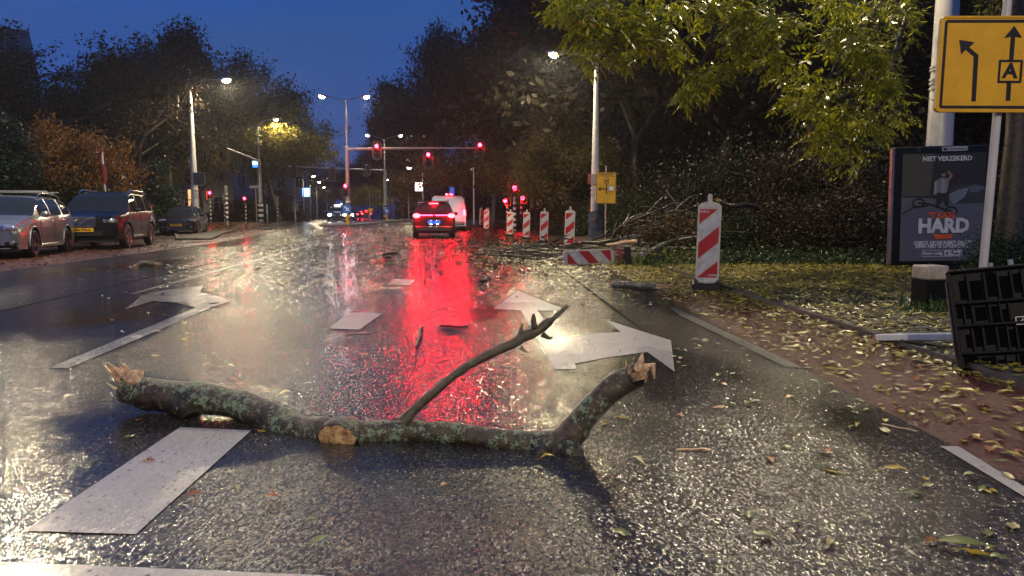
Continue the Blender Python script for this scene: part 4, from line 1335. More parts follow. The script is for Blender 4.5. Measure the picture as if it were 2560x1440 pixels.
def beacon(label, px, py, tilt=0.0, lean=0.0, foot=True, rz=0.0, zfoot=.11, name="beacon", writing=False, d=None):
    g = G(px, py) if d is None else Vector((X(px, d), d, gz(d)))
    t = thing(name, label, "traffic beacon", (g.x, g.y, g.z + .005), rz, "red and white striped beacons")
    if foot:
        fb = MB().box((0, 0, .05), (.36, .78, .10), bev=.02)
        fb.box((-.10, -.375, .06), (.10, .05, .03)); fb.box((.10, -.375, .06), (.10, .05, .03))
        obj("foot", fb.mesh("foot", rub_m, 40), t)
        obj("socket", MB().box((0, -.30, .105), (.09, .1, .05), bev=.01), t, bk_frame)
    e = bpy.data.objects.new("panel", None)
    # the panel hangs in one piece over the foot
    pn = MB().box((0, 0, .05), (.05, .03, .14), bev=.008)
    pc = obj("panel", pn.mesh("panel", bk_frame), t, loc=(0, -.28 if foot else 0, zfoot + .03), rot=(tilt, lean, 0))
    bpy.data.objects.remove(e)
    beacon_panel(pc)
    if writing:
        text("BUKO.", .042, bk_white, pc, (-.062, -.040, .885), bold=.0012, name="lettering")
        o = text("BUKO.", .042, bk_white, pc, (.062, -.040, .065), bold=.0012, name="lettering")
        o.rotation_euler = (math.pi / 2, math.pi, 0)
        random.seed(3)
        sc = MB()
        for k in range(16):
            z = random.choice([.30, .34, .58, .62, .22, .66]) + random.uniform(-.05, .05)
            sc.box((random.uniform(-.1, .08), -.038, z), (random.uniform(.01, .05), .001, .0025), rot=Matrix.Rotation(random.uniform(-.9, .3), 3, 'Y'))
        obj("scuff_marks", sc.mesh("scuff_marks", scuff), pc, kind='stuff')
        for k in range(14):
            obj("reflex_rib", MB().box((-.095, -.036, .22 + (k % 7) * .014 + (k // 7) * .33), (.035, .0018, .003)), pc, M("rib_grey", (.4, .4, .4), .3))
    return t
beacon("largest striped beacon standing on the leaf-strewn cycle path, black rubber foot in view", 1765, 722, lean=0.015, rz=-.24, writing=True)
beacon("striped beacon directly behind the tangle of branches, left of the wrapped lamp pole", 1420, 617, lean=.03, rz=.06, d=21.8)
beacon("striped beacon second nearest of the far row, twigs lying at its foot", 1358, 606, lean=.03, rz=.03, d=26.4)
beacon("striped beacon in the middle of the far row, just left of the second nearest one", 1315, 599, lean=.03, rz=0, d=31.0)
beacon("striped beacon standing before the tall striped signal post, foot in view", 1274, 591, lean=.04, rz=0, d=34.2)
beacon("striped beacon lit bluish white by headlights right of the white van", 1216, 582, lean=.03, rz=0, d=41.0)
beacon("thin turned striped beacon, the farthest and smallest of the row", 1194, 576, lean=.06, rz=.95, d=46.5)
# the fallen one, lying on its side on the road edge
g = G(1475, 662)
t = thing("fallen_beacon", "knocked-over striped beacon lying on its side under branches", "traffic beacon", (g.x + .46, g.y + .12, .17), 0.0, "red and white striped beacons")
t.rotation_euler = (0.10, -math.pi / 2 - .03, 0)
beacon_panel(t)
fb = MB().box((0, .02, -.24), (.42, .70, .13), bev=.02)
fb.box((0, -.3, -.17), (.1, .1, .08)); obj("foot", fb.mesh("foot", rub_m, 40), t)
for q in (-.15, 0, .14):
    obj("foot_rib", MB().box((q, .02, -.15), (.03, .66, .05), bev=.01), t, rub_m)

# ------------------------------------------------------------------ detour sign in the middle distance
d = 27.5
t = thing("detour_sign", "yellow detour sign with left arrow, letter A and white disc beside the wrapped lamp", "road sign", (X(1514, d), d, gz(d)))
obj("pole", MB().cyl((0, .03, 0), (0, .03, Zat(414, d)), .028, n=8), t, M("pinkish_pole", (.42, .36, .33), .35))
zc = Zat(470, d); w, h = .76, 1.17
obj("panel", MB().prism(rrect(w, h, .05, 4, 0, zc), -.03, -.005), t, yel_film)
def frame_strip(w, h, th, r, zc, y0, y1, cx=0):
    mb = MB(); o = rrect(w, h, r, 4, cx, zc); i_ = rrect(w - 2 * th, h - 2 * th, max(.003, r - th), 4, cx, zc); k = len(o)
    V = [(a, y0, b) for a, b in o] + [(a, y0, b) for a, b in i_] + [(a, y1, b) for a, b in o] + [(a, y1, b) for a, b in i_]
    fs = [(q, (q + 1) % k, (q + 1) % k + k, q + k) for q in range(k)]
    fs += [(q, q + 2 * k, (q + 1) % k + 2 * k, (q + 1) % k) for q in range(k)] + [(q + k, (q + 1) % k + k, (q + 1) % k + 3 * k, q + 3 * k) for q in range(k)]
    mb.add(V, fs); return mb
obj("border_line", frame_strip(w - .02, h - .02, .014, .04, zc, -.0335, -.03), t, blk_film)
obj("rule_line", MB().box((0, -.032, zc + h / 2 - .155), (w - .04, .003, .010)), t, blk_film)
text("OMLEIDING", .105, blk_film, t, (0, -.0325, zc + h / 2 - .085), bold=.002, sx=.98)
hx = .015
ho = [(-.085, .20), (-.085, .40), (0, .485), (.085, .40), (.085, .20)]
hb = MB(); zc2 = zc - .055
inn = [(x * .74, .20 + .022 + (z - .20) * .84) for x, z in ho]
k = 5
hb.add([(hx + x, -.033, zc2 + z) for x, z in ho] + [(hx + x, -.033, zc2 + z) for x, z in inn], [(q, (q + 1) % k, (q + 1) % k + k, q + k) for q in range(k)])
obj("letter_box", hb.mesh("letter_box", blk_film), t)
text("A", .17, blk_film, t, (hx, -.0335, zc2 + .31), bold=.006)
ab = MB().prism([(hx - .022, zc2 - .17), (hx + .022, zc2 - .17), (hx + .022, zc2 + .20), (hx - .022, zc2 + .20)], -.0335, -.030)
ab.prism([(-.32, zc2 + .015), (-.19, zc2 + .105), (-.20, zc2 + .037), (hx, zc2 + .037), (hx, zc2 - .007), (-.20, zc2 - .007), (-.19, zc2 - .075)], -.0350, -.0315)
obj("arrow", ab.mesh("arrow", blk_film), t)
rb = MB().prism([(.19 + x, zc2 + .04 + z) for x, z in disc(.125, 20)], -.0365, -.033)
obj("red_ring", rb.mesh("red_ring", M("dark_red_print", (.22, .02, .03), .4)), t)
obj("white_disc", MB().prism([(.19 + x, zc2 + .04 + z) for x, z in disc(.103, 20)], -.039, -.036), t, white_m)

# red and white direction boards clamped to the lamp pole
d = 29.3
t = thing("direction_boards", "red and white direction boards clamped to the wrapped lamp pole behind the yellow sign", "street sign", (X(1487, 29.6) - .02, 29.36, 0))
brd_r = M("board_red", (.33, .03, .02), .4); brd_w = M("board_white", (.45, .40, .40), .4)
for q in range(4):
    zz = Zat(437.5 + q * 6.4, d)
    b = obj("board", MB().box((-.10, 0, zz), (.40, .02, .095), bev=.004), t, brd_w)
    obj("red_end", MB().box((-.245, -.006, zz), (.13, .02, .096), bev=.004), b, brd_r)
    obj("lettering_band", MB().box((-.03, -.0125, zz), (.22, .003, .022)), b, M("dark_red_print2", (.25, .08, .08), .5))
    obj("symbol", MB().prism([(-.27, zz), (-.245, zz + .025), (-.22, zz), (-.238, zz), (-.238, zz - .025), (-.252, zz - .025), (-.252, zz)], -.019, -.0165), b, brd_w)

# board wrapped round the foot of the right lamp
def scribble_mat():
    m, n, l, b, out = _new("graffitied_board")
    tc = n.new('ShaderNodeTexCoord'); ns = n.new('ShaderNodeTexNoise'); ns.inputs['Scale'].default_value = 3.5; ns.inputs['Detail'].default_value = 6
    l.new(tc.outputs['Object'], ns.inputs['Vector'])
    r = n.new('ShaderNodeValToRGB'); e = r.color_ramp.elements
    e[0].position = .35; e[0].color = (.05, .06, .09, 1); e[1].position = .62; e[1].color = (.16, .18, .21, 1)
    l.new(ns.outputs['Fac'], r.inputs['Fac']); l.new(r.outputs['Color'], b.inputs['Base Color']); b.inputs['Roughness'].default_value = .4
    return m
t = thing("wrapped_board", "grey-blue board with pink graffiti wrapped around the foot of the right lamp pole", "board", (X(1487, 29.6), 29.3, 0))
bw = MB().add([(-.30, -.10, .02), (0, -.16, .02), (.06, -.15, .02), (.30, .02, .02), (.28, .03, 1.18), (.06, -.15, 1.20), (0, -.16, 1.20), (-.31, -.10, 1.13)], [(0, 1, 6, 7), (1, 2, 5, 6), (2, 3, 4, 5)])
bw.add([(-.30, -.08, .02), (0, -.14, .02), (.30, .04, .02), (.28, .05, 1.18), (0, -.14, 1.20), (-.31, -.08, 1.13)], [(0, 5, 4, 1), (1, 4, 3, 2)])
obj("board", bw.mesh("board", scribble_mat()), t)
pk = M("pink_spray_paint", (.26, .05, .16), .5)
gb = MB()
for pts in ([(-.06, -.165, .95), (-.02, -.172, 1.02), (.02, -.17, .92), (-.04, -.172, .80), (.04, -.17, .74)], [(-.18, -.15, .82), (-.05, -.172, .86), (.12, -.135, .98)], [(-.03, -.17, .7), (.0, -.175, .62), (.05, -.165, .66)]):
    gb.tube(pts, .012, 5)
obj("graffiti", gb.mesh("graffiti", pk), t)

# ------------------------------------------------------------------ yellow lane sign and its tipped rubber base (right foreground)
DS = 4.6
base_top = P(2455, 700, 4.75)
sign_c = P(2480, 165, 4.75)
t = thing("lane_sign", "big yellow lane sign with black arrows and boxed letter A on a leaning pole", "road sign", tuple(base_top))
ax = (sign_c - base_top); 
lean = math.atan2(ax.x - (X(2480, 4.75) - X(2455, 4.75)) * 0, ax.z)
axn = Vector((P(2522, -40, 4.75) - base_top)); ang = math.atan2(axn.x, axn.z)
t.rotation_euler = (0, ang, -.06)
plen = axn.length + .1
obj("pole", MB().cyl((0, 0, -.10), (0, 0, plen), .0255, n=14).mesh("pole", pole_m, 50), t)
k = 4.75 / F
w, h = .80, .585
Rz0 = (P(2480, 165, 4.75) - base_top)
ca, sa = math.cos(-ang), math.sin(-ang)
cx = Rz0.x * math.cos(ang) - Rz0.z * math.sin(ang); cz = Rz0.x * math.sin(ang) + Rz0.z * math.cos(ang)
cx += .045
pnl = obj("panel", MB().prism(rrect(w, h, .025, 4), -.022, 0), t, yel_film, loc=(cx, -.03, cz), rot=(0, -.012, 0))
obj("rim", frame_strip(w + .012, h + .012, .012, .03, 0, -.028, .004), pnl, yel_film)
obj("border_line", frame_strip(w - .035, h - .035, .017, .02, 0, -.0255, -.022), pnl, blk_film)
# arrows measured in panel space: picture x 2335..2635, y 55..275
def pp(px, py):
    q = P(px, py, 4.75) - base_top
    return (q.x * math.cos(ang) - q.z * math.sin(ang) - cx, q.x * math.sin(ang) + q.z * math.cos(ang) - cz)
a1 = [(2418, 255), (2428, 255), (2436, 141), (2414, 121), (2427, 109), (2391, 102), (2395, 138), (2406, 126), (2425, 144)]
obj("arrow", MB().prism([pp(*q) for q in a1][::-1], -.0265, -.022), pnl, blk_film)
a2 = [(2500, 255), (2510, 255), (2513, 210), (2503, 210)]
a3 = [(2509, 155), (2519, 155), (2524, 98), (2540, 100), (2522, 71), (2498, 100), (2514, 97)]
obj("arrow_shaft", MB().prism([pp(*q) for q in a2][::-1], -.0265, -.022), pnl, blk_film)
obj("arrow", MB().prism([pp(*q) for q in a3][::-1], -.0265, -.022), pnl, blk_film)
bx = pp(2511, 183)
obj("letter_box", frame_strip(.146, .143, .013, .006, bx[1], -.0265, -.022, cx=bx[0]), pnl, blk_film)
text("A", .125, blk_film, pnl, (bx[0], -.026, bx[1]), bold=.004, ry=.03)
# third arrow continues beyond the frame
a4 = [(2588, 255), (2598, 255), (2605, 98), (2621, 100), (2603, 71), (2579, 100), (2595, 97)]
obj("arrow", MB().prism([pp(*q) for q in a4][::-1], -.0265, -.022), pnl, blk_film)
for zq in (.12, -.2):
    obj("clamp", MB().box((0, -.012, cz + zq), (.075, .05, .03), bev=.006), t, galv)

# recycled-plastic foot standing on its edge
def plate_part():
    L_, H_ = .62, .74     # width and height of the plate as it stands tilted
    mb = MB()
    mb.box((0, .035, 0), (L_, .07, H_), bev=.012)
    return mb
pb = P(2528, 808, 4.45)
t = thing("rubber_foot_plate", "black ribbed recycled-plastic sign foot tipped up on its edge at the right", "sign foot", tuple(pb))
t.rotation_euler = (math.radians(-14), math.radians(-8), math.radians(-24))
obj("plate", plate_part().mesh("plate", M("recycled_plastic", (.009, .009, .010), .62, spec=.25, var=.4, scale=10, bump=.5, bscale=90), 40), t)
random.seed(11)
rows = [(-.265, .13), (-.085, .15), (.07, .12), (.235, .17)]
for ri, (z, hgt) in enumerate(rows):
    x = -.285 + (.03 if ri % 2 else 0)
    while x < .25:
        wdt = random.choice([.035, .045, .06, .08])
        hh_ = hgt * random.uniform(.55, 1.0); zz_ = z + random.uniform(-.02, .02)
        if not (.0 < x < .07 and -.06 < zz_ < .09):
            obj("recess_shade", MB().box((x + wdt / 2, -.0005, zz_), (wdt * .8, .004, hh_), bev=.001), t, M("recess_shade_black", (.002, .002, .002), .9, spec=.05))  # flat black pieces paint the shade of hollows on the plate
            obj("rib", MB().box((x + wdt + .004, -.010, z), (.009, .022, hgt * 1.12), bev=.003), t, MATS["recycled_plastic"])
        x += wdt + .012
for x in (-.300, .300):
    obj("edge_rib", MB().box((x, -.02, 0), (.018, .05, .68), bev=.005), t, MATS["recycled_plastic"])
for z in (-.355, .355, -.175, .0, .145):
    obj("edge_rib", MB().box((0, -.018, z), (.61, .045, .016), bev=.005), t, MATS["recycled_plastic"])
obj("maker_mark", frame_strip(.052, .052, .006, .006, .01, -.032, -.028, cx=.045), t, M("faded_white_print", (.42, .42, .38), .5))
obj("maker_mark_corner", MB().prism([(.03, -.006), (.06, .024), (.06, -.006)], -.032, -.029), t, MATS["faded_white_print"])
obj("pink_lit_side", MB().box((-.314, .035, .05), (.01, .06, .5), bev=.003), t, M("pink_edge_light", (.10, .07, .065), .5))  # pinkish light on the plate's left side, put into its colour
# bolts of the pole socket
for x, z in ((-.06, .345), (.05, .355)):
    obj("bolt", MB().cyl((x, .03, z), (x, .03, z + .05), .016, n=8), t, galv)
# white fallen post
a = G(2196, 858); b = P(2405, 835, 5.0)
t = thing("fallen_white_post", "white square post lying on the leaves, propped against the tipped rubber foot", "post", (a.x, a.y, .045))
dv = Vector((b.x - a.x, b.y - a.y - .25, .13)); ln = dv.length
R = dv.to_track_quat('X', 'Z').to_matrix()
obj("beam", MB().box(tuple(R @ Vector((ln / 2, 0, 0))), (ln, .085, .05), rot=R, bev=.006), t, white_m)
obj("end_cap", MB().box(tuple(R @ Vector((-.012, 0, 0))), (.025, .075, .045), rot=R, bev=.004), t, M("orange_end", (.5, .2, .08), .5))

# short bollard
g = G(2320, 772, .045)
t = thing("bollard", "short square bollard, black with a worn white top, standing in the grass under the poster", "bollard", (g.x, g.y, .045), .15)
obj("shaft", MB().box((0, 0, .15), (.235, .235, .30), bev=.012), t, M("bollard_black", (.005, .005, .006), .7, bump=.3, spec=.15))
obj("white_top", MB().box((0, 0, .37), (.238, .238, .14), bev=.014), t, M("bollard_white", (.42, .36, .29), .5, var=.35, scale=14))

# ------------------------------------------------------------------ lit-off advertising case
DP = 12.6
pz0 = .045
xl, xr_ = X(2240, DP), X(2462, DP)
zt, zbm = Zat(364, DP), Zat(662, DP)
pw, ph = xr_ - xl, zt - zbm
t = thing("poster_case", "black advertising case holding a dark road-safety poster beside the thick white pole", "advertising case", ((xl + xr_) / 2, DP, pz0), rot=(0, -.018, -.10))
cz = (zt + zbm) / 2 - pz0
frame_m = M("poster_frame_black", (.006, .006, .007), .35, spec=.3)
obj("case", MB().box((0, .10, cz), (pw, .18, ph), bev=.02).mesh("case", frame_m, 40), t)
obj("foot", MB().box((0, .10, .16), (pw * .5, .12, .34)), t, frame_m)
obj("side_rail", MB().box((-pw / 2 - .012, .07, cz), (.045, .14, ph * .99), bev=.015), t, M("polished_rail", (.30, .26, .26), .22, metal=.6))
obj("maker_plate", MB().box((.21, -.002, cz + ph / 2 - .06), (.42, .012, .075), bev=.004), t, M("maker_plate_grey", (.33, .34, .36), .4))
obj("maker_logo", MB().box((.05, -.011, cz + ph / 2 - .06), (.06, .004, .045), bev=.004), t, M("maker_logo_dark", (.03, .04, .08), .4))
obj("maker_line", MB().box((.25, -.011, cz + ph / 2 - .06), (.24, .003, .012)), t, MATS["maker_logo_dark"])
obj("lock", MB().box((-.38, -.002, cz + ph / 2 - .07), (.06, .012, .07), bev=.01), t, dark_m)
# poster print, sheets 2 mm apart; poster space in metres around the centre of the case
pcol = lambda nme, c, r=.7: M("poster_" + nme, c, r, var=.12, scale=5)
S_ = DP / F
def q2(px, py):
    """poster space from picture coordinates, straightened"""
    sx_ = (px - (2353 - (py - 510) * .035)) * S_ * 1.0
    return (sx_, cz - (py - 513) * S_)
def sheet_poly(name, pts, lay, mat, parent=None):
    return obj(name, MB().prism(pts[::-1] if False else pts, -.003 - lay * .002, -.002 - lay * .002 + .0004), parent or t, mat)
pz1, pz2 = cz - ph / 2 + .07, cz + ph / 2 - .13
pxl, pxr = -pw / 2 + .13, pw / 2 - .05
poster = obj("poster", MB().box(((pxl + pxr) / 2, -.001, (pz1 + pz2) / 2), (pxr - pxl, .006, pz2 - pz1)), t, pcol("night", (.022, .022, .026)))
zh = cz - (488 - 513) * S_
sheet_poly("wall_print", [(pxl, zh), (-.17, zh), (-.12, pz2), (pxl, pz2)], 1, pcol("wall", (.075, .070, .055)), poster)
sheet_poly("ground_print", [(pxl, pz1), (pxr, pz1), (pxr, zh - .12), (-.1, zh - .06), (pxl, zh - .02)], 2, pcol("ground", (.105, .110, .150)), poster)
sheet_poly("door_print", [(pxl, zh - .02), (-.12, zh - .05), (-.12, zh - .19), (pxl, zh - .16)], 3, pcol("doorgrey", (.13, .13, .14)), poster)
# crashed car print
sheet_poly("car_print", [(.12, zh - .02), (.20, zh + .16), (.42, zh + .19), (.66, zh + .18), (.78, zh + .05), (.78, zh - .13), (.2, zh - .15)], 4, pcol("car", (.035, .04, .05)), poster)
sheet_poly("car_bonnet_print", [(.14, zh + .02), (.3, zh + .10), (.46, zh + .13), (.40, zh - .03), (.22, zh - .16), (.15, zh - .06)], 5, pcol("bonnet", (.16, .20, .25)), poster)
sheet_poly("car_window_print", [(.46, zh + .14), (.56, zh + .17), (.74, zh + .13), (.6, zh + .04), (.48, zh + .05)], 5, pcol("carglass", (.09, .12, .16)), poster)
# standing youth with a hand to the head
fg = M("poster_cloth", (.19, .20, .19), .5)
skin_p = pcol("skin", (.25, .16, .13)); wht = pcol("white", (.30, .31, .34)); drk = pcol("dark", (.02, .02, .022))
cxp = .02
sheet_poly("legs_print", [(cxp - .07, zh + .02), (cxp + .09, zh + .02), (cxp + .13, zh - .16), (cxp + .08, zh - .20), (cxp + .02, zh - .08), (cxp - .05, zh - .20), (cxp - .10, zh - .16)], 6, drk, poster)
sheet_poly("torso_print", [(cxp - .09, zh + .05), (cxp + .08, zh + .05), (cxp + .11, zh + .27), (cxp + .03, zh + .31), (cxp - .05, zh + .30), (cxp - .12, zh + .25)], 7, fg, poster)
sheet_poly("shirt_print", [(cxp - .01, zh + .04), (cxp + .05, zh + .04), (cxp + .035, zh + .29), (cxp - .015, zh + .29)], 8, wht, poster)
sheet_poly("arm_print", [(cxp + .09, zh + .24), (cxp + .17, zh + .33), (cxp + .10, zh + .43), (cxp + .07, zh + .41), (cxp + .12, zh + .33), (cxp + .05, zh + .27)], 9, skin_p, poster)
sheet_poly("arm_print", [(cxp - .09, zh + .25), (cxp - .13, zh + .24), (cxp - .14, zh + .02), (cxp - .09, zh + .02)], 9, wht, poster)
sheet_poly("head_print", [(cxp + .01 + x, zh + .365 + z) for x, z in disc(.042, 12)], 9, skin_p, poster)
sheet_poly("cap_print", [(cxp - .04, zh + .37), (cxp + .06, zh + .39), (cxp + .05, zh + .43), (cxp - .02, zh + .43)], 10, drk, poster)
# fallen e-bike
bk = MB()
for (bx_, bz_, rr) in ((-.36, zh - .12, .10), (.18, zh - .27, .10)):
    pts = [(bx_ + rr * math.cos(a), -.020, bz_ + rr * .7 * math.sin(a)) for a in [2 * math.pi * q / 18 for q in range(19)]]
    bk.tube(pts, .012, 4, cap=False)
bk.tube([(-.36, -.02, zh - .12), (-.18, -.02, zh - .14), (.02, -.02, zh - .22), (.18, -.02, zh - .27)], .012, 4)
bk.tube([(-.62, -.02, zh - .30), (-.45, -.02, zh - .20), (-.20, -.02, zh - .17)], .009, 4)
obj("bicycle_print", bk.mesh("bicycle_print", drk), poster)
por = M("poster_orange", (.75, .10, .03), .5)
pwh = M("poster_text_white", (.66, .67, .69), .5)
tz = lambda py: cz - (py - 513) * S_
# painted orange word with HARD over it
text("'T KAN", .15, por, poster, (.02, -.028, tz(538)), bold=.006, sx=.9)
text("HARD", .335, pwh, poster, (.06, -.032, tz(564)), bold=.016, sx=.92)
sheet_poly("orange_smear", [(-.10, tz(584)), (.22, tz(584)), (.20, tz(594)), (-.06, tz(596))], 11, por, poster)
text("NIET VERZEKERD", .112, pwh, poster, (.09, -.012, tz(398)), bold=.0035, sx=.93)
text("CHECK OF DE E-BIKE VAN JE", .082, pwh, poster, (.06, -.012, tz(605)), bold=.003, sx=.90)
text("KIND NIET IS OPGEVOERD", .082, pwh, poster, (.06, -.012, tz(613.5)), bold=.003, sx=.90)
obj("slogan_box", frame_strip(.66, .115, .008, .012, tz(631), -.011, -.008, cx=.06), poster, pwh)
text("Kom veilig", .075, pwh, poster, (-.09, -.012, tz(631)), bold=.002)
obj("slogan_patch", MB().box((.235, -.010, tz(631)), (.26, .004, .085)), poster, pwh)
sheet_poly("house_symbol", [(.125, tz(634)), (.165, tz(634)), (.165, tz(630)), (.145, tz(627)), (.125, tz(630))], 6, drk, poster)
text("Thuis", .07, drk, poster, (.265, -.0135, tz(631)), bold=.002)
# ------------------------------------------------------------------ broken branches
def bark_mat(name, c1, c2, lichen=None, lsc=9.0, lth=.52, vs=26):
    m, n, l, b, out = _new(name)
    tc = n.new('ShaderNodeTexCoord')
    ns = n.new('ShaderNodeTexNoise'); ns.inputs['Scale'].default_value = 14; ns.inputs['Detail'].default_value = 8; ns.inputs['Roughness'].default_value = .7
    l.new(tc.outputs['Object'], ns.inputs['Vector'])
    mx = n.new('ShaderNodeMixRGB'); mx.inputs['Color1'].default_value = (*c1, 1); mx.inputs['Color2'].default_value = (*c2, 1)
    mr = n.new('ShaderNodeMapRange'); mr.inputs['From Min'].default_value = .35; mr.inputs['From Max'].default_value = .68
    l.new(ns.outputs['Fac'], mr.inputs['Value']); l.new(mr.outputs['Result'], mx.inputs['Fac'])
    col = mx.outputs['Color']
    hgt = ns.outputs['Fac']
    if lichen:
        # rounded rosettes of lichen: distorted cells, kept only where a larger noise is high
        nd = n.new('ShaderNodeTexNoise'); nd.inputs['Scale'].default_value = 75; nd.inputs['Detail'].default_value = 3
        l.new(tc.outputs['Object'], nd.inputs['Vector'])
        mxv = n.new('ShaderNodeMixRGB'); mxv.blend_type = 'LINEAR_LIGHT'; mxv.inputs['Fac'].default_value = .030
        l.new(tc.outputs['Object'], mxv.inputs['Color1']); l.new(nd.outputs['Color'], mxv.inputs['Color2'])
        v = n.new('ShaderNodeTexVoronoi'); v.inputs['Scale'].default_value = vs; v.inputs['Randomness'].default_value = 1
        l.new(mxv.outputs['Color'], v.inputs['Vector'])
        nl = n.new('ShaderNodeTexNoise'); nl.inputs['Scale'].default_value = lsc; nl.inputs['Detail'].default_value = 3
        l.new(tc.outputs['Object'], nl.inputs['Vector'])
        sp_ = n.new('ShaderNodeSeparateColor'); l.new(v.outputs['Color'], sp_.inputs['Color'])
        # per-cell radius
        rad = n.new('ShaderNodeMapRange'); rad.inputs['From Min'].default_value = lth - .14; rad.inputs['From Max'].default_value = lth + .22
        rad.inputs['To Min'].default_value = 0.0; rad.inputs['To Max'].default_value = .72
        l.new(nl.outputs['Fac'], rad.inputs['Value'])
        rm = n.new('ShaderNodeMath'); rm.operation = 'MULTIPLY'; l.new(rad.outputs['Result'], rm.inputs[0]); l.new(sp_.outputs['Red'], rm.inputs[1])
        rm2 = n.new('ShaderNodeMath'); rm2.operation = 'MULTIPLY_ADD'; rm2.inputs[1].default_value = 1.25; rm2.inputs[2].default_value = .05
        l.new(rm.outputs['Value'], rm2.inputs[0])
        lt = n.new('ShaderNodeMath'); lt.operation = 'SUBTRACT'; l.new(rm2.outputs['Value'], lt.inputs[0]); l.new(v.outputs['Distance'], lt.inputs[1])
        st = n.new('ShaderNodeMapRange'); st.inputs['From Min'].default_value = 0; st.inputs['From Max'].default_value = .10
        l.new(lt.outputs['Value'], st.inputs['Value'])
        lc = n.new('ShaderNodeMixRGB'); lc.inputs['Color1'].default_value = (*[c * .55 for c in lichen], 1); lc.inputs['Color2'].default_value = (*lichen, 1)
        l.new(nd.outputs['Fac'], lc.inputs['Fac'])
        m2 = n.new('ShaderNodeMixRGB'); l.new(st.outputs['Result'], m2.inputs['Fac']); l.new(col, m2.inputs['Color1']); l.new(lc.outputs['Color'], m2.inputs['Color2'])
        col = m2.outputs['Color']
        ha = n.new('ShaderNodeMath'); ha.operation = 'MULTIPLY_ADD'; ha.inputs[1].default_value = .35; l.new(st.outputs['Result'], ha.inputs[0]); l.new(ns.outputs['Fac'], ha.inputs[2])
        hgt = ha.outputs['Value']
        rr = n.new('ShaderNodeMapRange'); rr.inputs['To Min'].default_value = .34; rr.inputs['To Max'].default_value = .75
        l.new(st.outputs['Result'], rr.inputs['Value']); l.new(rr.outputs['Result'], b.inputs['Roughness'])
    else:
        b.inputs['Roughness'].default_value = .42
    l.new(col, b.inputs['Base Color'])
    bp = n.new('ShaderNodeBump'); bp.inputs['Strength'].default_value = 1.0; bp.inputs['Distance'].default_value = .014
    l.new(hgt, bp.inputs['Height']); l.new(bp.outputs['Normal'], b.inputs['Normal'])
    MATS[name] = m
    return m

bark = bark_mat("lichen_bark", (.018, .014, .010), (.125, .092, .060), (.30, .40, .26), 6.0, .385, 46)
bark2 = bark_mat("sparse_lichen_bark", (.016, .012, .010), (.060, .044, .030), (.24, .33, .21), 5.0, .44, 46)
bark_thin = bark_mat("mossy_twig_bark", (.045, .038, .022), (.13, .11, .065), (.16, .20, .09), 12.0, .50, 60)
bark_dark = bark_mat("wet_dark_bark", (.014, .011, .009), (.045, .034, .024))
bark_grey = bark_mat("grey_lichen_bark", (.04, .035, .028), (.12, .11, .08), (.22, .27, .18), 5.0, .47, 22)

def wood_mat(name, c1, c2, sc=(60, 60, 60)):
    m, n, l, b, out = _new(name)
    tc = n.new('ShaderNodeTexCoord'); mp = n.new('ShaderNodeMapping'); mp.inputs['Scale'].default_value = sc
    ns = n.new('ShaderNodeTexNoise'); ns.inputs['Scale'].default_value = 1; ns.inputs['Detail'].default_value = 6; ns.inputs['Roughness'].default_value = .7
    l.new(tc.outputs['Object'], mp.inputs['Vector']); l.new(mp.outputs['Vector'], ns.inputs['Vector'])
    r = n.new('ShaderNodeValToRGB'); e = r.color_ramp.elements
    e[0].position = .34; e[0].color = (*c1, 1); e[1].position = .60; e[1].color = (*c2, 1)
    l.new(ns.outputs['Fac'], r.inputs['Fac']); l.new(r.outputs['Color'], b.inputs['Base Color']); b.inputs['Roughness'].default_value = .55
    bp = n.new('ShaderNodeBump'); bp.inputs['Strength'].default_value = .7; bp.inputs['Distance'].default_value = .004
    l.new(ns.outputs['Fac'], bp.inputs['Height']); l.new(bp.outputs['Normal'], b.inputs['Normal'])
    MATS[name] = m
    return m
splint = wood_mat("fresh_splintered_wood", (.32, .16, .075), (.74, .52, .32), (50, 50, 50))
endwood = wood_mat("broken_end_grain", (.14, .06, .02), (.70, .46, .22), (30, 30, 30))

def catmull(pts, rad, per=8):
    P_, R_ = [], []
    pts = [Vector(p) for p in pts]
    n = len(pts)
    for i in range(n - 1):
        p0, p1, p2, p3 = pts[max(0, i - 1)], pts[i], pts[i + 1], pts[min(n - 1, i + 2)]
        for k in range(per):
            t = k / per
            P_.append(.5 * ((2 * p1) + (p2 - p0) * t + (2 * p0 - 5 * p1 + 4 * p2 - p3) * t * t + (3 * p1 - p0 - 3 * p2 + p3) * t ** 3))
            R_.append(rad[i] + (rad[i + 1] - rad[i]) * (t * t * (3 - 2 * t)))
    P_.append(pts[-1]); R_.append(rad[-1])
    return P_, R_

def limb(pts, rad, n=28, per=8, wob=.12, wsc=9, cap=True, rough=.035):
    p, r = catmull(pts, rad, per)
    mb = MB(); mb.tube(p, r, n, cap=cap, wob=wob, wsc=wsc, seed=2.3)
    # fine relief of the bark
    if rough:
        nn = []
        k = n
        for i in range(len(p)):
            for q in range(n):
                v = Vector(mb.v[i * n + q]); d = (v - p[i])
                f = 1 + rough * noise.noise(v * 48) + rough * .8 * noise.noise(v * 22 + Vector((5, 1, 2)))
                nn.append(tuple(p[i] + d * f))
        mb.v[:len(nn)] = nn
    return mb

def B(px, py, d):
    return P(px, py, d)

def pr(r_px, d):
    return r_px * d / F

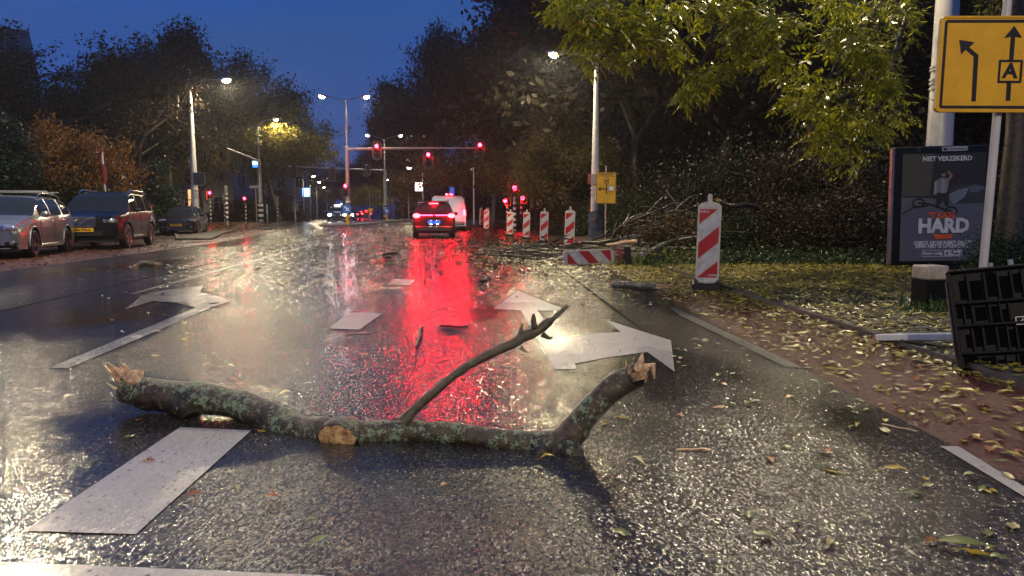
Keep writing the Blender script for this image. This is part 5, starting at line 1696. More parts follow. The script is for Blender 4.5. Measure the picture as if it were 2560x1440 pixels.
O = P(850, 1080, 3.1)       # origin of the big branch
def rel_(v):
    return v - Vector((O.x, O.y, 0))
br = thing("broken_branch", "big lichen-covered broken branch lying across the wet road in the foreground", "broken branch", (O.x, O.y, 0))
main = [(318, 970, 3.52, 36.4), (370, 985, 3.5, 41.9), (450, 992, 3.46, 41.9), (530, 999, 3.42, 38.2), (610, 1018, 3.36, 37.3), (690, 1052, 3.28, 39.1), (760, 1078, 3.2, 41.9), (830, 1089, 3.14, 41.9), (885, 1088, 3.1, 36.4), (940, 1082, 3.08, 30.9), (1010, 1080, 3.07, 29.1), (1100, 1082, 3.04, 28.2), (1190, 1090, 3.0, 28.2), (1270, 1102, 2.98, 29.1), (1340, 1110, 2.96, 31.9), (1395, 1108, 2.95, 37.3), (1432, 1082, 2.95, 37.3), (1462, 1040, 2.95, 31.9), (1500, 1000, 2.94, 30.9), (1548, 960, 2.93, 31.9), (1598, 934, 2.93, 31.9)]
cut = 9
mA = [rel_(B(a, b, c)) for a, b, c, r in main]; rA = [pr(r, c) for a, b, c, r in main]
obj("main_limb", limb(mA, rA, 36, 10, .16, 9).mesh("main_limb", bark, 70), br)
# right end darker bark is part of the same limb; sawn-off knots and stubs
lump = limb([rel_(B(455, 1000, 3.44)), rel_(B(470, 1022, 3.41)), rel_(B(480, 1042, 3.39))], [pr(44, 3.4), pr(40, 3.4), pr(26, 3.4)], 24, 6, .15, 12)
obj("knot", lump.mesh("knot", bark2, 70), br)
st_d = B(842, 1094, 3.01)
# ragged oval break of the stub, facing the camera
n_ = 30; ctr = rel_(st_d)
nrm = Vector((-.20, -1, -.12)).normalized()
u_ = nrm.cross(Vector((0, 0, 1))).normalized(); w_ = u_.cross(nrm).normalized()
sv, sf = [], []
for q_, (dd_, f_) in enumerate(((.13, .72), (.08, .95), (.04, 1.06), (.0, 1.06), (-.006, 1.0))):
    for k in range(n_):
        a = 2 * math.pi * k / n_
        p_ = ctr - nrm * dd_ + (u_ * math.cos(a) * pr(52, 3.0) + w_ * math.sin(a) * pr(38, 3.0)) * f_
        p_ += (p_ - ctr).normalized() * .006 * noise.noise(p_ * 30)
        sv.append(tuple(p_))
for q_ in range(4):
    for k in range(n_):
        sf.append((q_ * n_ + k, q_ * n_ + (k + 1) % n_, (q_ + 1) * n_ + (k + 1) % n_, (q_ + 1) * n_ + k))
obj("stub", MB().add(sv, sf).mesh("stub", bark, 70), br)
vs, fs = [tuple(ctr + nrm * .004)], []
for ring in (.35, .7, .93, 1.02):
    for k in range(n_):
        a = 2 * math.pi * k / n_
        q = ctr + (u_ * math.cos(a) * pr(52, 3.0) + w_ * math.sin(a) * pr(38, 3.0)) * ring
        q += nrm * (.010 * noise.noise(q * 70) + (-.004 if ring > 1 else .006 * (1 - ring)))
        vs.append(tuple(q))
for k in range(n_):
    fs.append((0, 1 + k, 1 + (k + 1) % n_))
for rg in range(3):
    for k in range(n_):
        fs.append((1 + rg * n_ + k, 1 + (rg + 1) * n_ + k, 1 + (rg + 1) * n_ + (k + 1) % n_, 1 + rg * n_ + (k + 1) % n_))
obj("broken_face", MB().add(vs, fs).mesh("broken_face", endwood, 60), br, label="oval pale wood face where a side limb broke off")
foot = limb([rel_(B(1395, 1112, 2.95)), rel_(B(1425, 1125, 2.90)), rel_(B(1450, 1146, 2.87))], [pr(38, 2.9), pr(32, 2.9), pr(15, 2.9)], 22, 6, .3, 16)
obj("knot", foot.mesh("knot", bark2, 70), br)
obj("knot", limb([rel_(B(1350, 1118, 2.95)), rel_(B(1350, 1138, 2.90)), rel_(B(1352, 1150, 2.88))], [pr(36, 2.9), pr(25, 2.9), pr(12, 2.9)], 18, 6, .3, 16).mesh("knot", bark2, 70), br)

def splinters(origin, direction, r, count, length, seed, mat, flatten=.35, spread=.35):
    rnd = random.Random(seed); mb = MB()
    d = Vector(direction).normalized()
    u = d.cross(Vector((0, 0, 1))).normalized(); w = u.cross(d)
    for k in range(count):
        a = rnd.uniform(0, 2 * math.pi); rr = r * math.sqrt(rnd.random()) * .85
        b0 = Vector(origin) + u * math.cos(a) * rr + w * math.sin(a) * rr - d * r * .5
        L = length * rnd.uniform(.35, 1.0) * (1.15 - rr / r * .4)
        dd = (d + (u * math.cos(a) + w * math.sin(a)) * rnd.uniform(0, spread) + Vector((rnd.uniform(-.1, .1),) * 3)).normalized()
        wd = r * rnd.uniform(.13, .34)
        s = dd.cross(Vector((rnd.uniform(-1, 1), rnd.uniform(-1, 1), rnd.uniform(-1, 1)))).normalized(); q = dd.cross(s)
        p0, p1, p2 = b0, b0 + dd * L * .6 + s * wd * rnd.uniform(-.3, .3), b0 + dd * L
        V = []
        for (pt, sc_) in ((p0, 1), (p1, .62)):
            for sx_, sy_ in ((1, flatten), (-1, flatten), (-1, -flatten), (1, -flatten)):
                V.append(pt + s * wd * sc_ * sx_ + q * wd * sc_ * sy_)
        V.append(p2)
        mb.add(V, [(0, 1, 5, 4), (1, 2, 6, 5), (2, 3, 7, 6), (3, 0, 4, 7), (4, 5, 8), (5, 6, 8), (6, 7, 8), (7, 4, 8)])
    return mb
le = rel_(B(322, 958, 3.52)); ldir = rel_(B(255, 902, 3.50)) - le
s1 = splinters(le, ldir, pr(33, 3.5), 40, .17, 4, splint, .3, .10)
tipv = [((300, 935), (282, 918), (268, 906)), ((305, 945), (280, 935), (258, 912)), ((330, 950), (300, 938), (288, 925))]
for pts in tipv:
    s1.tube([rel_(B(a, b, 3.5)) for a, b in pts], [.020, .010, .002], 5)
# bevel of pale wood over the broken end
s1.tube([rel_(B(352, 950, 3.5)), rel_(B(330, 945, 3.48)), rel_(B(300, 938, 3.49))], [pr(22, 3.5), pr(22, 3.5), pr(5, 3.5)], 9, wob=.4, wsc=20)
obj("splintered_end", s1.mesh("splintered_end", splint), br)
re_v = rel_(B(1596, 930, 2.93))
s2 = splinters(re_v, (rel_(B(1612, 890, 2.9)) - re_v), pr(34, 2.93), 26, .085, 9, splint, .35, .5)
s2.tube([rel_(B(1596, 925, 2.88)), rel_(B(1603, 900, 2.87)), rel_(B(1607, 882, 2.88))], [.022, .012, .002], 6)
s2.tube([rel_(B(1596, 930, 2.87)), rel_(B(1602, 950, 2.86))], [.045, .030], 8, wob=.4, wsc=30)
s2.tube([rel_(B(1615, 920, 2.88)), rel_(B(1632, 912, 2.87)), rel_(B(1636, 948, 2.87))], [.020, .014, .004], 6)
obj("splintered_end", s2.mesh("splintered_end", splint), br)
# long shoot
sh = [(1008, 1055, 3.05, 17.5), (1035, 1025, 3.06, 12.3), (1080, 985, 3.08, 10.8), (1140, 935, 3.1, 10.5), (1205, 895, 3.13, 10.8), (1270, 865, 3.16, 12.3), (1310, 843, 3.18, 13.0), (1345, 825, 3.2, 12.3), (1370, 806, 3.22, 12.3), (1385, 795, 3.22, 5.7), (1418, 765, 3.25, 5.1)]
obj("side_shoot", limb([rel_(B(a, b, c)) for a, b, c, r in sh], [pr(r, c) for a, b, c, r in sh], 16, 8, .22, 22).mesh("side_shoot", bark_thin, 70), br)
for pts in ([(1292, 852, 7), (1300, 830, 6), (1305, 808, 4)], [(1336, 818, 9), (1334, 800, 7), (1334, 784, 3)], [(1355, 835, 8), (1372, 845, 5), (1382, 843, 2)], [(1300, 868, 7), (1312, 878, 4), (1322, 882, 2)], [(1150, 945, 3), (1158, 952, 2), (1162, 955, 1)]):
    obj("twig", limb([rel_(B(a, b, 3.18)) for a, b, r in pts], [pr(r, 3.18) for a, b, r in pts], 8, 4, .2, 40).mesh("twig", bark_thin, 70), br)

# ------------------------------------------------------------------ loose broken pieces
def piece(label, a, b, r, off=.0, bend=0.03, mat=None, ends=True, group="broken pieces of branch on the ground", zoff=0.0, sl=.18):
    ga, gb_ = G(*a), G(*b)
    o = thing("branch_piece", label, "branch", (ga.x, ga.y, ga.z + off), group=group)
    dv = gb_ - ga; L = dv.length; rnd = random.Random(int(a[0]))
    pts = [Vector((0, 0, r + zoff))]
    for k in range(1, 5):
        t_ = k / 4
        pts.append(dv * t_ + Vector((rnd.uniform(-bend, bend), rnd.uniform(-bend, bend), r + zoff + rnd.uniform(0, bend))))
    obj("wood", limb(pts, [r * .95, r * 1.05, r, r * .95, r * .9], 14, 4, .2, 10).mesh("wood", mat or bark_grey, 70), o)
    if ends:
        obj("splintered_end", splinters(pts[0], pts[0] - pts[1], r * .95, 14, sl, 3, splint, .3, .2).mesh("splintered_end", splint), o)
        obj("splintered_end", splinters(pts[-1], pts[-1] - pts[-2], r * .9, 16, sl * 1.4, 5, splint, .3, .15).mesh("splintered_end", splint), o)
    return o
piece("short mossy branch piece with pale broken ends lying on leaves before the large beacon", (1535, 722), (1640, 734), .052, mat=bark_grey)
piece("small broken branch lying alone on the far left lane", (345, 671), (385, 668), .05)
piece("dark chunk of branch on the road left of the brake-light reflection", (960, 641), (990, 637), .04, mat=bark_dark, ends=False)
piece("small dark lump of wood nearer than the chunk left of the red reflection", (962, 650), (976, 650), .035, mat=bark_dark, ends=False)
piece("dark clod of twigs on the lane right of the red reflection", (1200, 706), (1228, 704), .022, mat=bark_dark, ends=False)
piece("thin straight twig lying across the red reflection", (1100, 817), (1170, 821), .009, mat=bark_dark, ends=False, bend=.01)
piece("pair of thin twigs on the lane in front of the second dash", (863, 842), (928, 838), .007, mat=bark_grey, ends=False, bend=.01)
piece("slim dark twig slanting across the red reflection near the big branch", (1056, 820), (1036, 872), .010, mat=bark_dark, ends=False, bend=.01)
piece("thin pale twig on the near road right of the big branch", (1690, 1127), (1776, 1129), .004, mat=splint, ends=False, bend=.006)
piece("thin pale twig lying near the leaves by the cycle path", (2205, 1062), (2290, 1083), .004, mat=splint, ends=False, bend=.006)

# ------------------------------------------------------------------ tangle of torn-off branches at the roadside
pile_rnd = random.Random(21)
pile_names = []
def stick(label, pix, r0, r1, mat=bark_dark, n=8, side=0, end=False, group="torn branches in the roadside tangle"):
    """branch through picture points (px, py, depth)"""
    pts = [P(a, b, c) for a, b, c in pix]
    o0 = Vector((pts[0].x, pts[0].y, 0))
    o = thing("torn_branch", label, "branch", tuple(o0), group=group)
    m = len(pts)
    rr = [r0 + (r1 - r0) * k / (m - 1) for k in range(m)]
    loc = [p - o0 for p in pts]
    obj("wood", limb(loc, rr, n, 4, .25, 8, rough=0).mesh("wood", mat, 60), o)
    for k in range(side):
        t_ = pile_rnd.uniform(.15, .9) * (m - 1); i = int(t_); f = t_ - i
        p0 = loc[i].lerp(loc[min(i + 1, m - 1)], f)
        d_ = (loc[min(i + 1, m - 1)] - loc[i]).normalized() + Vector((pile_rnd.uniform(-.8, .8), pile_rnd.uniform(-.6, .6), pile_rnd.uniform(-.3, .8)))
        L = pile_rnd.uniform(.3, 1.1)
        q = [p0, p0 + d_ * L * .5 + Vector((0, 0, pile_rnd.uniform(-.08, .1))), p0 + d_ * L]
        q[2].z = max(.02, q[2].z); q[1].z = max(.02, q[1].z)
        obj("side_twig", limb(q, [r1 * .7 + .004, r1 * .5 + .003, .003], 6, 3, .2, 10, rough=0).mesh("side_twig", mat, 60), o)
    if end:
        obj("splintered_end", splinters(loc[0], loc[0] - loc[1], r0, 16, r0 * 4, 7, splint, .3, .25).mesh("splintered_end", splint), o)
    return o
stick("thick dark branch arching over the tangle behind the fallen beacon", [(1532, 588, 19), (1552, 565, 19), (1580, 553, 19), (1630, 556, 19), (1690, 566, 18.6), (1760, 556, 18.4)], .035, .085, side=7)
stick("long black branch running low through the tangle toward the beacons", [(1500, 607, 19.5), (1560, 596, 19.2), (1620, 588, 19), (1700, 584, 18.6)], .04, .06, side=6)
stick("pale-topped crooked branch rising at the back of the tangle", [(1606, 516, 20), (1640, 520, 20), (1664, 529, 20), (1700, 527, 20), (1735, 540, 20)], .02, .05, bark_dark, side=4)
stick("thin grey branch beneath the crooked one in the tangle", [(1597, 533, 20), (1630, 536, 20), (1655, 532, 20), (1690, 540, 20)], .015, .03, bark_dark, side=3)
stick("broken branch with a pale splintered tip poking out right of the largest beacon", [(1800, 503, 17.5), (1815, 511, 17.5), (1840, 515, 17.5), (1865, 512, 17.8), (1900, 520, 18)], .05, .07, bark_dark, side=0, end=True)
stick("slanting branch with a white broken top above the tangle", [(1664, 473, 21), (1672, 487, 21), (1684, 500, 21), (1700, 520, 21)], .03, .04, bark_grey, side=2)
stick("dark branch sloping down from the arching one to the leaves", [(1543, 588, 18.8), (1560, 602, 18.6), (1580, 622, 18.2)], .05, .03, side=3)
stick("low log lying between the far beacons and the fallen one", [(1330, 618, 21), (1368, 612, 21), (1410, 617, 21), (1444, 608, 21), (1480, 607, 20.5), (1524, 614, 20)], .03, .06, side=8)
stick("upright splintered stick in front of the striped beacons", [(1353, 590, 20.5), (1368, 602, 20.5), (1390, 617, 20.3)], .02, .035, side=2)
stick("broad torn plank of bark at the left end of the tangle", [(1284, 634, 18.5), (1300, 634, 18.4), (1318, 630, 18.3)], .05, .035, bark_grey, side=2)
stick("long pale torn strip of wood at the right of the tangle", [(1618, 640, 14.9), (1640, 646, 14.9), (1665, 648, 14.9), (1702, 640, 14.9)], .055, .018, splint, side=0)
stick("ragged chunk of torn wood above the rubber foot of the fallen beacon", [(1515, 613, 16.6), (1535, 611, 16.6), (1560, 606, 16.8), (1590, 604, 17)], .03, .05, splint, side=0)
stick("mossy log stub right of the fallen beacon", [(1560, 628, 15.4), (1590, 630, 15.4), (1628, 634, 15.3)], .14, .10, bark_grey, side=2)
stick("second mossy log stub lying lower beside the fallen beacon", [(1562, 640, 15.0), (1590, 645, 14.9), (1640, 643, 14.8)], .10, .12, bark_grey, side=2)
stick("white-barked thin twig hooked over the mossy logs", [(1612, 625, 14.6), (1622, 634, 14.6), (1618, 645, 14.6), (1612, 660, 14.5)], .012, .008, paving_m, side=1)
random.seed(77)
for k in range(60):
    px = random.uniform(1262, 1580); d_ = random.uniform(15.5, 22); g0 = G(px, 541 + HC * F / d_)
    L = random.uniform(.5, 1.6); a = random.uniform(-.5, .5) + (math.pi if random.random() < .5 else 0)
    o = thing("loose_stick", "loose dark stick lying in the litter of twigs before the striped beacons", "branch", (g0.x, g0.y, .02), group="loose sticks littering the road edge")
    q = [Vector((0, 0, .02))]
    for s_ in range(1, 4):
        q.append(Vector((math.cos(a) * L * s_ / 3, math.sin(a) * L * s_ / 3 * .6, .03 + random.uniform(0, .12))) + Vector((random.uniform(-.06, .06), random.uniform(-.06, .06), 0)))
    r = random.uniform(.010, .026)
    obj("wood", limb(q, [r, r * .9, r * .7, r * .4], 6, 3, .2, 10, rough=0).mesh("wood", bark_dark if k % 3 else bark_grey, 60), o)
for k in range(46):
    px = random.uniform(1540, 1770); py = random.uniform(560, 632); d_ = random.uniform(17, 20.5)
    c = P(px, py, d_); c.z = max(c.z, .05)
    L = random.uniform(.5, 1.5); a = random.uniform(-.6, .6)
    o = thing("loose_stick", "stick jutting from the dark right half of the tangle behind the largest beacon", "branch", (c.x, c.y, c.z), group="sticks in the dark half of the tangle")
    q = [Vector((0, 0, 0))]
    for s_ in range(1, 4):
        q.append(Vector((math.cos(a) * L * s_ / 3, random.uniform(-.1, .1), math.sin(a) * L * s_ / 3 * .5 + random.uniform(-.04, .06))))
    for v_ in q: v_.z = max(v_.z, .03 - c.z)
    r = random.uniform(.010, .03)
    obj("wood", limb(q, [r, r * .9, r * .7, r * .4], 6, 3, .2, 10, rough=0).mesh("wood", bark_dark if k % 5 else bark_grey, 60), o)
# ------------------------------------------------------------------ buildings behind the trees
brick_m = M("dark_brick", (.16, .085, .06), .6, var=.35, scale=3)
plaster = M("pale_plaster", (.42, .40, .37), .6, var=.2, scale=2)
rooft = M("dark_roof_tile", (.06, .045, .04), .5, var=.3)
frame_w = M("white_window_frame", (.60, .60, .60), .4)
pane_m = glass_mat("window_glass", (.03, .035, .045), .05)
warm_pane = EM("lit_window", (1.0, .55, .25), .9)

def building(label, x, y, w, dpt, h, rz, mat, cols, floors, roof="pitched", wz=1.1, ww=1.0, wh=1.5, lit=(), bay=()):
    t = thing("house", label, "building", (x, y, gz(y)), rz)
    obj("wall", MB().box((0, dpt / 2, h / 2), (w, dpt, h)).mesh("wall", mat), t)
    if roof == "pitched":
        r = MB().add([(-w / 2 - .3, -.35, h - .1), (w / 2 + .3, -.35, h - .1), (w / 2 + .3, dpt + .35, h - .1), (-w / 2 - .3, dpt + .35, h - .1), (-w / 2 - .3, dpt / 2, h + dpt * .38), (w / 2 + .3, dpt / 2, h + dpt * .38)],
                     [(0, 1, 5, 4), (2, 3, 4, 5), (0, 4, 3), (1, 2, 5), (3, 2, 1, 0)])
    else:
        r = MB().box((0, dpt / 2, h + .15), (w + .5, dpt + .5, .3))
    rf = obj("roof", r.mesh("roof", rooft), t)
    obj("gutter", MB().box((0, -.36, h - .05), (w + .6, .14, .12)), rf, frame_w)
    obj("chimney", MB().box((w * .3, dpt * .5, h + dpt * .38 + .3), (.9, .6, 1.3)), rf, brick_m)
    fm = MB(); a, b, c_ = ww / 2, wh / 2, .07
    fm.box((0, 0, b), (ww + c_, .1, c_)); fm.box((0, 0, -b), (ww + c_, .14, c_)); fm.box((a, 0, 0), (c_, .1, wh)); fm.box((-a, 0, 0), (c_, .1, wh)); fm.box((0, 0, 0), (.05, .07, wh)); fm.box((0, -.005, wh * .18), (ww, .07, .05))
    fme = fm.mesh("window", frame_w); pne = MB().box((0, .02, 0), (ww, .02, wh)).mesh("pane", pane_m); pnl_ = MB().box((0, .02, 0), (ww, .02, wh)).mesh("pane", warm_pane)
    fh = h / floors; k = 0
    for f in range(floors):
        for c in range(cols):
            wx = -w / 2 + w * (c + .5) / cols
            wo = obj("window", fme, t, loc=(wx, -.05, fh * f + fh * .55))
            obj("pane", pnl_ if k in lit else pne, wo)
            k += 1
    for bx in bay:
        bb = MB().box((bx, -.5, h * .42), (2.2, 1.0, h * .84)); bo = obj("bay", bb.mesh("bay", frame_w), t)
        for f in range(floors):
            for q in (-.7, 0, .7):
                obj("bay_pane", MB().box((bx + q, -1.01, fh * f + fh * .45), (.55, .03, 1.5)), bo, pane_m)
        obj("bay_cap", MB().box((bx, -.5, h * .86), (2.5, 1.3, .2)), bo, rooft)
    return t
building("tall dark brick villa with white bay windows half hidden behind the left trees", -40, 47, 14, 10, 10.5, .45, brick_m, 5, 3, lit=(12,), bay=(-3.2,))
building("plastered block glimpsed behind the dome-shaped evergreen", -31.0, 64, 12, 9, 8.5, .40, plaster, 5, 3, roof="flat", lit=())
building("terraced house with white windows behind the red signal on the left", -33.0, 92, 14, 9, 6.3, .30, M("dim_pink_plaster", (.26, .22, .24), .6), 6, 2)
building("dark terrace further down the left side of the road", -45, 135, 30, 10, 7.5, .9, brick_m, 9, 2)
building("pale multi-storey block far off between the central poles", -48, 260, 22, 12, 17, .1, M("far_grey_block", (.20, .24, .32), .6), 7, 5, roof="flat")
t = thing("glowing_display", "tall narrow panel glowing orange beside the left lamp pole", "display", (X(479, 52), 52, gz(52) + .1))
obj("panel", MB().box((0, 0, Zat(503, 52) - gz(52)), (.36, .12, 1.45), bev=.02), t, EM("orange_lit_panel", (1.0, .50, .24), .75))
obj("cross_bar", MB().box((0, -.07, Zat(503, 52) - gz(52)), (.37, .03, .06)), t, dark_m)
obj("plinth", MB().box((0, 0, .4), (.3, .12, .9)), t, dark_m)
# furled flag
d = 27.6
t = thing("flag_pole", "white flag pole with a furled dark red flag rising behind the black off-roader", "flag", (X(269, d), d, gz(d)), rot=(0, -.02, 0))
zt_ = Zat(372, d)
obj("pole", MB().cyl((0, 0, 0), (0, 0, zt_), .045, .03, n=8), t, white_m)
fl = MB().tube([(0, 0, zt_ - .02), (-.09, 0, zt_ - .45), (.03, .02, zt_ - .75), (.02, 0, zt_ - 1.1), (.05, 0, zt_ - 1.35)], [.04, .05, .08, .11, .03], 9, wob=.5, wsc=5)
obj("flag_cloth", fl.mesh("flag_cloth", M("dark_red_cloth", (.20, .018, .025), .6), 60), t)
t = thing("white_pole", "thin white-lit pole beside the dome-shaped evergreen", "pole", (X(431, 49), 49, gz(49)))
obj("stem", MB().tube([(0, 0, 0), (0, 0, 2), (-.05, 0, Zat(386, 49) - gz(49))], [.10, .085, .05], 8, wob=.2), t, M("white_lit_stem", (.62, .66, .5), .5, var=.5, scale=6))  # white lamplight on the stem is put into its colour
# hanging unlit street-name frame on the left lamp
t = thing("square_sign", "dark square sign seen from behind on the left lamp pole", "sign", (X(500, 39.6), 39.7, 0))
obj("panel", MB().box((0, 0, Zat(447, 39.6)), (.62, .03, .66), bev=.01), t, M("sign_dark_back", (.05, .055, .06), .5))
obj("rim", frame_strip(.66, .70, .03, .02, Zat(447, 39.6), -.03, -.016), t, galv)

# ------------------------------------------------------------------ vegetation
RNG = np.random.default_rng(7)
def fol(name, c1, c2, rough=.45, transl=.25, spec=.28):
    return M(name, c2, rough, var=.3, scale=.9, col2=c1, island=.65, transl=transl, spec=spec)
fol_brown = fol("dull_brown_autumn_leaves", (.016, .011, .008), (.070, .043, .024))
fol_dark = fol("dark_evening_leaves", (.010, .010, .006), (.038, .032, .017))
fol_orange = fol("lamplit_orange_leaves", (.09, .040, .008), (.40, .185, .030))  # autumn orange, with lamplight on the low foliage put into the colour
fol_yel = fol("yellowing_leaves", (.10, .095, .010), (.36, .30, .045), transl=.35)
fol_green = fol("dark_green_leaves", (.006, .014, .005), (.036, .060, .016), rough=.36)
fol_ivy = fol("glossy_ivy_leaves", (.008, .011, .005), (.030, .028, .014), rough=.42)
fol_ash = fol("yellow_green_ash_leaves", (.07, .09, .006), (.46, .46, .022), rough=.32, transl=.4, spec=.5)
fol_lit = fol("lit_green_leaves", (.03, .08, .01), (.16, .30, .03), rough=.3, transl=.35)  # light on one bush, put into a brighter green

def grow(seed, H, spread=.75, levels=4, kids=4, trunk_r=.22, trunk_f=.28, up=.35, thin=5, wob=.16, low=False):
    rnd = random.Random(seed); mb = MB(); tips = []
    def rec(p, d, L, r, lev):
        pts = [p.copy()]; q = p.copy(); dd = d.copy()
        for k in range(3):
            dd = (dd + Vector((rnd.uniform(-1, 1), rnd.uniform(-1, 1), rnd.uniform(-.6, 1))) * wob).normalized()
            q = q + dd * L / 3; pts.append(q.copy())
        rr = [r, r * .82, r * .66, r * .5 if lev < levels else r * .25]
        mb.tube(pts, rr, 9 if lev == 0 else (6 if lev < 3 else 4), cap=False)
        if lev >= levels:
            tips.append((pts[1], pts[2], pts[3])); return
        if lev >= levels - 1: tips.append((pts[1], pts[2], pts[3]))
        for c in range(kids + (1 if lev == 0 else 0)):
            f = rnd.uniform(.45 if lev else .75, 1.0); i = min(2, int(f * 3)); s = pts[i].lerp(pts[i + 1], f * 3 - i)
            a = rnd.uniform(0, 2 * math.pi) if lev else 2 * math.pi * c / (kids + 1) + rnd.uniform(-.4, .4)
            side = Vector((math.cos(a), math.sin(a), 0)); side = (side - dd * side.dot(dd)).normalized()
            nd = (dd * (1 - spread * rnd.uniform(.5, 1)) + side * spread * rnd.uniform(.7, 1.2) + Vector((0, 0, up * rnd.uniform(.2, 1)))).normalized()
            rec(s, nd, L * rnd.uniform(.60, .86) * (1.25 if lev == 0 else 1), r * rnd.uniform(.45, .62), lev + 1)
    rec(Vector((0, 0, 0)), Vector((0, 0, 1)), H * trunk_f, trunk_r, 0)
    return mb, tips

TREE = {}
def tree_kind(key, seed, H, leafn, leaf, mat, sp=.55, droop=.3, barkm=None, **kw):
    if key in TREE: return TREE[key]
    mb, tips = grow(seed, H, **kw)
    T = np.array([[list(a), list(b), list(c)] for a, b, c in tips])
    zmax = T[:, :, 2].max(); sc = H / zmax
    mb.v = [(x * sc, y * sc, z * sc) for x, y, z in mb.v]; T *= sc
    idx = RNG.integers(0, len(T), leafn); tt = RNG.uniform(0, 1, (leafn, 1))
    a, b, c = T[idx, 0], T[idx, 1], T[idx, 2]
    cen = np.where(tt < .5, a + (b - a) * tt * 2, b + (c - b) * (tt * 2 - 1))
    dens = RNG.uniform(.5, 1.0, len(T))[idx][:, None]
    cen = cen + RNG.normal(0, 1, (leafn, 3)) * sp * np.array([[1, 1, .8]]) * dens
    cen[:, 2] -= np.abs(RNG.normal(0, droop, leafn))
    cen[:, 2] = np.maximum(cen[:, 2], .4)
    lm = leaf_cloud(key + "_crown", cen, leaf, leaf * .55, mat, RNG, droop=.3)
    TREE[key] = (mb.mesh(key + "_trunk", barkm or bark_dark, 60), lm, H)
    return TREE[key]

def plant_tree(key, label, x, y, h, rz, cat="tree", name="tree", group=None, w=1.0, z=None):
    tm, lm, H = TREE[key]
    t = thing(name, label, cat, (x, y, gz(y) if z is None else z), rz, group, scale=(w * h / H, w * h / H, h / H))
    obj("trunk", tm, t); o = obj("crown", lm, t); o['kind'] = 'stuff'
    return t

tree_kind("broad_tree", 3, 14, 42000, .30, fol_dark, sp=.75, droop=.5, levels=4, kids=4, trunk_r=.32)
tree_kind("tall_tree", 8, 16, 46000, .30, fol_brown, sp=.75, droop=.6, levels=4, kids=4, trunk_r=.36, trunk_f=.30, spread=.6)
tree_kind("twiggy_tree", 15, 13, 10000, .22, fol_brown, sp=.32, droop=.3, levels=5, kids=3, trunk_r=.30, spread=.68, barkm=M("brown_twig_bark", (.030, .022, .017), .5))
tree_kind("orange_tree", 27, 8, 16000, .24, fol_orange, sp=.40, droop=.35, levels=4, kids=4, trunk_r=.18, spread=.9, up=.1)
tree_kind("yellow_tree", 31, 10, 24000, .26, fol_yel, sp=.50, droop=.4, levels=4, kids=4, trunk_r=.20, spread=.75)
tree_kind("small_yellow_tree", 41, 5, 3200, .20, fol_yel, sp=.30, droop=.25, levels=3, kids=4, trunk_r=.07, trunk_f=.45)
tree_kind("brown_small_tree", 44, 6, 5200, .20, fol("rusty_leaves", (.06, .03, .012), (.26, .13, .035)), sp=.38, droop=.3, levels=3, kids=4, trunk_r=.09, trunk_f=.4)
tree_kind("mixed_roadside_tree", 52, 8, 26000, .17, fol("olive_yellow_leaves", (.025, .028, .008), (.20, .16, .035)), sp=.48, droop=.4, levels=4, kids=4, trunk_r=.14, spread=.8)

gl = "trees on the left behind the parked cars"
plant_tree("twiggy_tree", "large half-bare tree at the far left with dark forking limbs in front of the villa", -24.5, 35, 10.4, .4, group=gl, w=1.15)
plant_tree("twiggy_tree", "half-bare tree second from the left, its top rising above the orange foliage", -20.5, 38, 10.6, 2.1, group=gl, w=1.05)
plant_tree("orange_tree", "low spreading tree with glowing orange leaves above the black off-roader", -17.2, 29.0, 4.9, 1.0, group=gl, w=.78)
plant_tree("orange_tree", "orange-leaved tree leaning over the hedge behind the silver estate", -19.4, 29, 4.5, 3.6, group=gl, w=.85)
plant_tree("broad_tree", "dense dark tree behind the flag pole", -22.5, 44, 10.9, .9, group=gl, w=.95)
plant_tree("tall_tree", "dark brown tree directly behind the left lamp pole", -23.0, 52, 13.8, 4.2, group=gl, w=.85)
plant_tree("broad_tree", "broad dark tree whose crown fills the gap right of the left lamp pole", -25.5, 74, 16.0, 2.6, group=gl, w=.82)
plant_tree("yellow_tree", "yellow-green tree lit by the lamp of the left striped mast", -20.6, 64, 10.8, 5.2, group=gl, w=1.0)
plant_tree("yellow_tree", "yellowing tree with hanging foliage behind the dark signal post", -26.0, 61, 8.4, .7, group=gl, w=.9)
plant_tree("broad_tree", "distant dark tree beyond the square pale blue sign", -36.0, 115, 11.0, 3.0, group="distant trees on the left")
plant_tree("broad_tree", "distant dark tree right of the small row of lamps", -34.5, 150, 12.0, 1.2, group="distant trees on the left")
plant_tree("broad_tree", "far dark tree closing the left side of the road", -62.0, 165, 14.0, 5.5, group="distant trees on the left")
plant_tree("broad_tree", "dark tree behind the dome-shaped evergreen", -28.5, 52, 9, 2.0, group=gl)
gr = "tall dark trees along the right side"
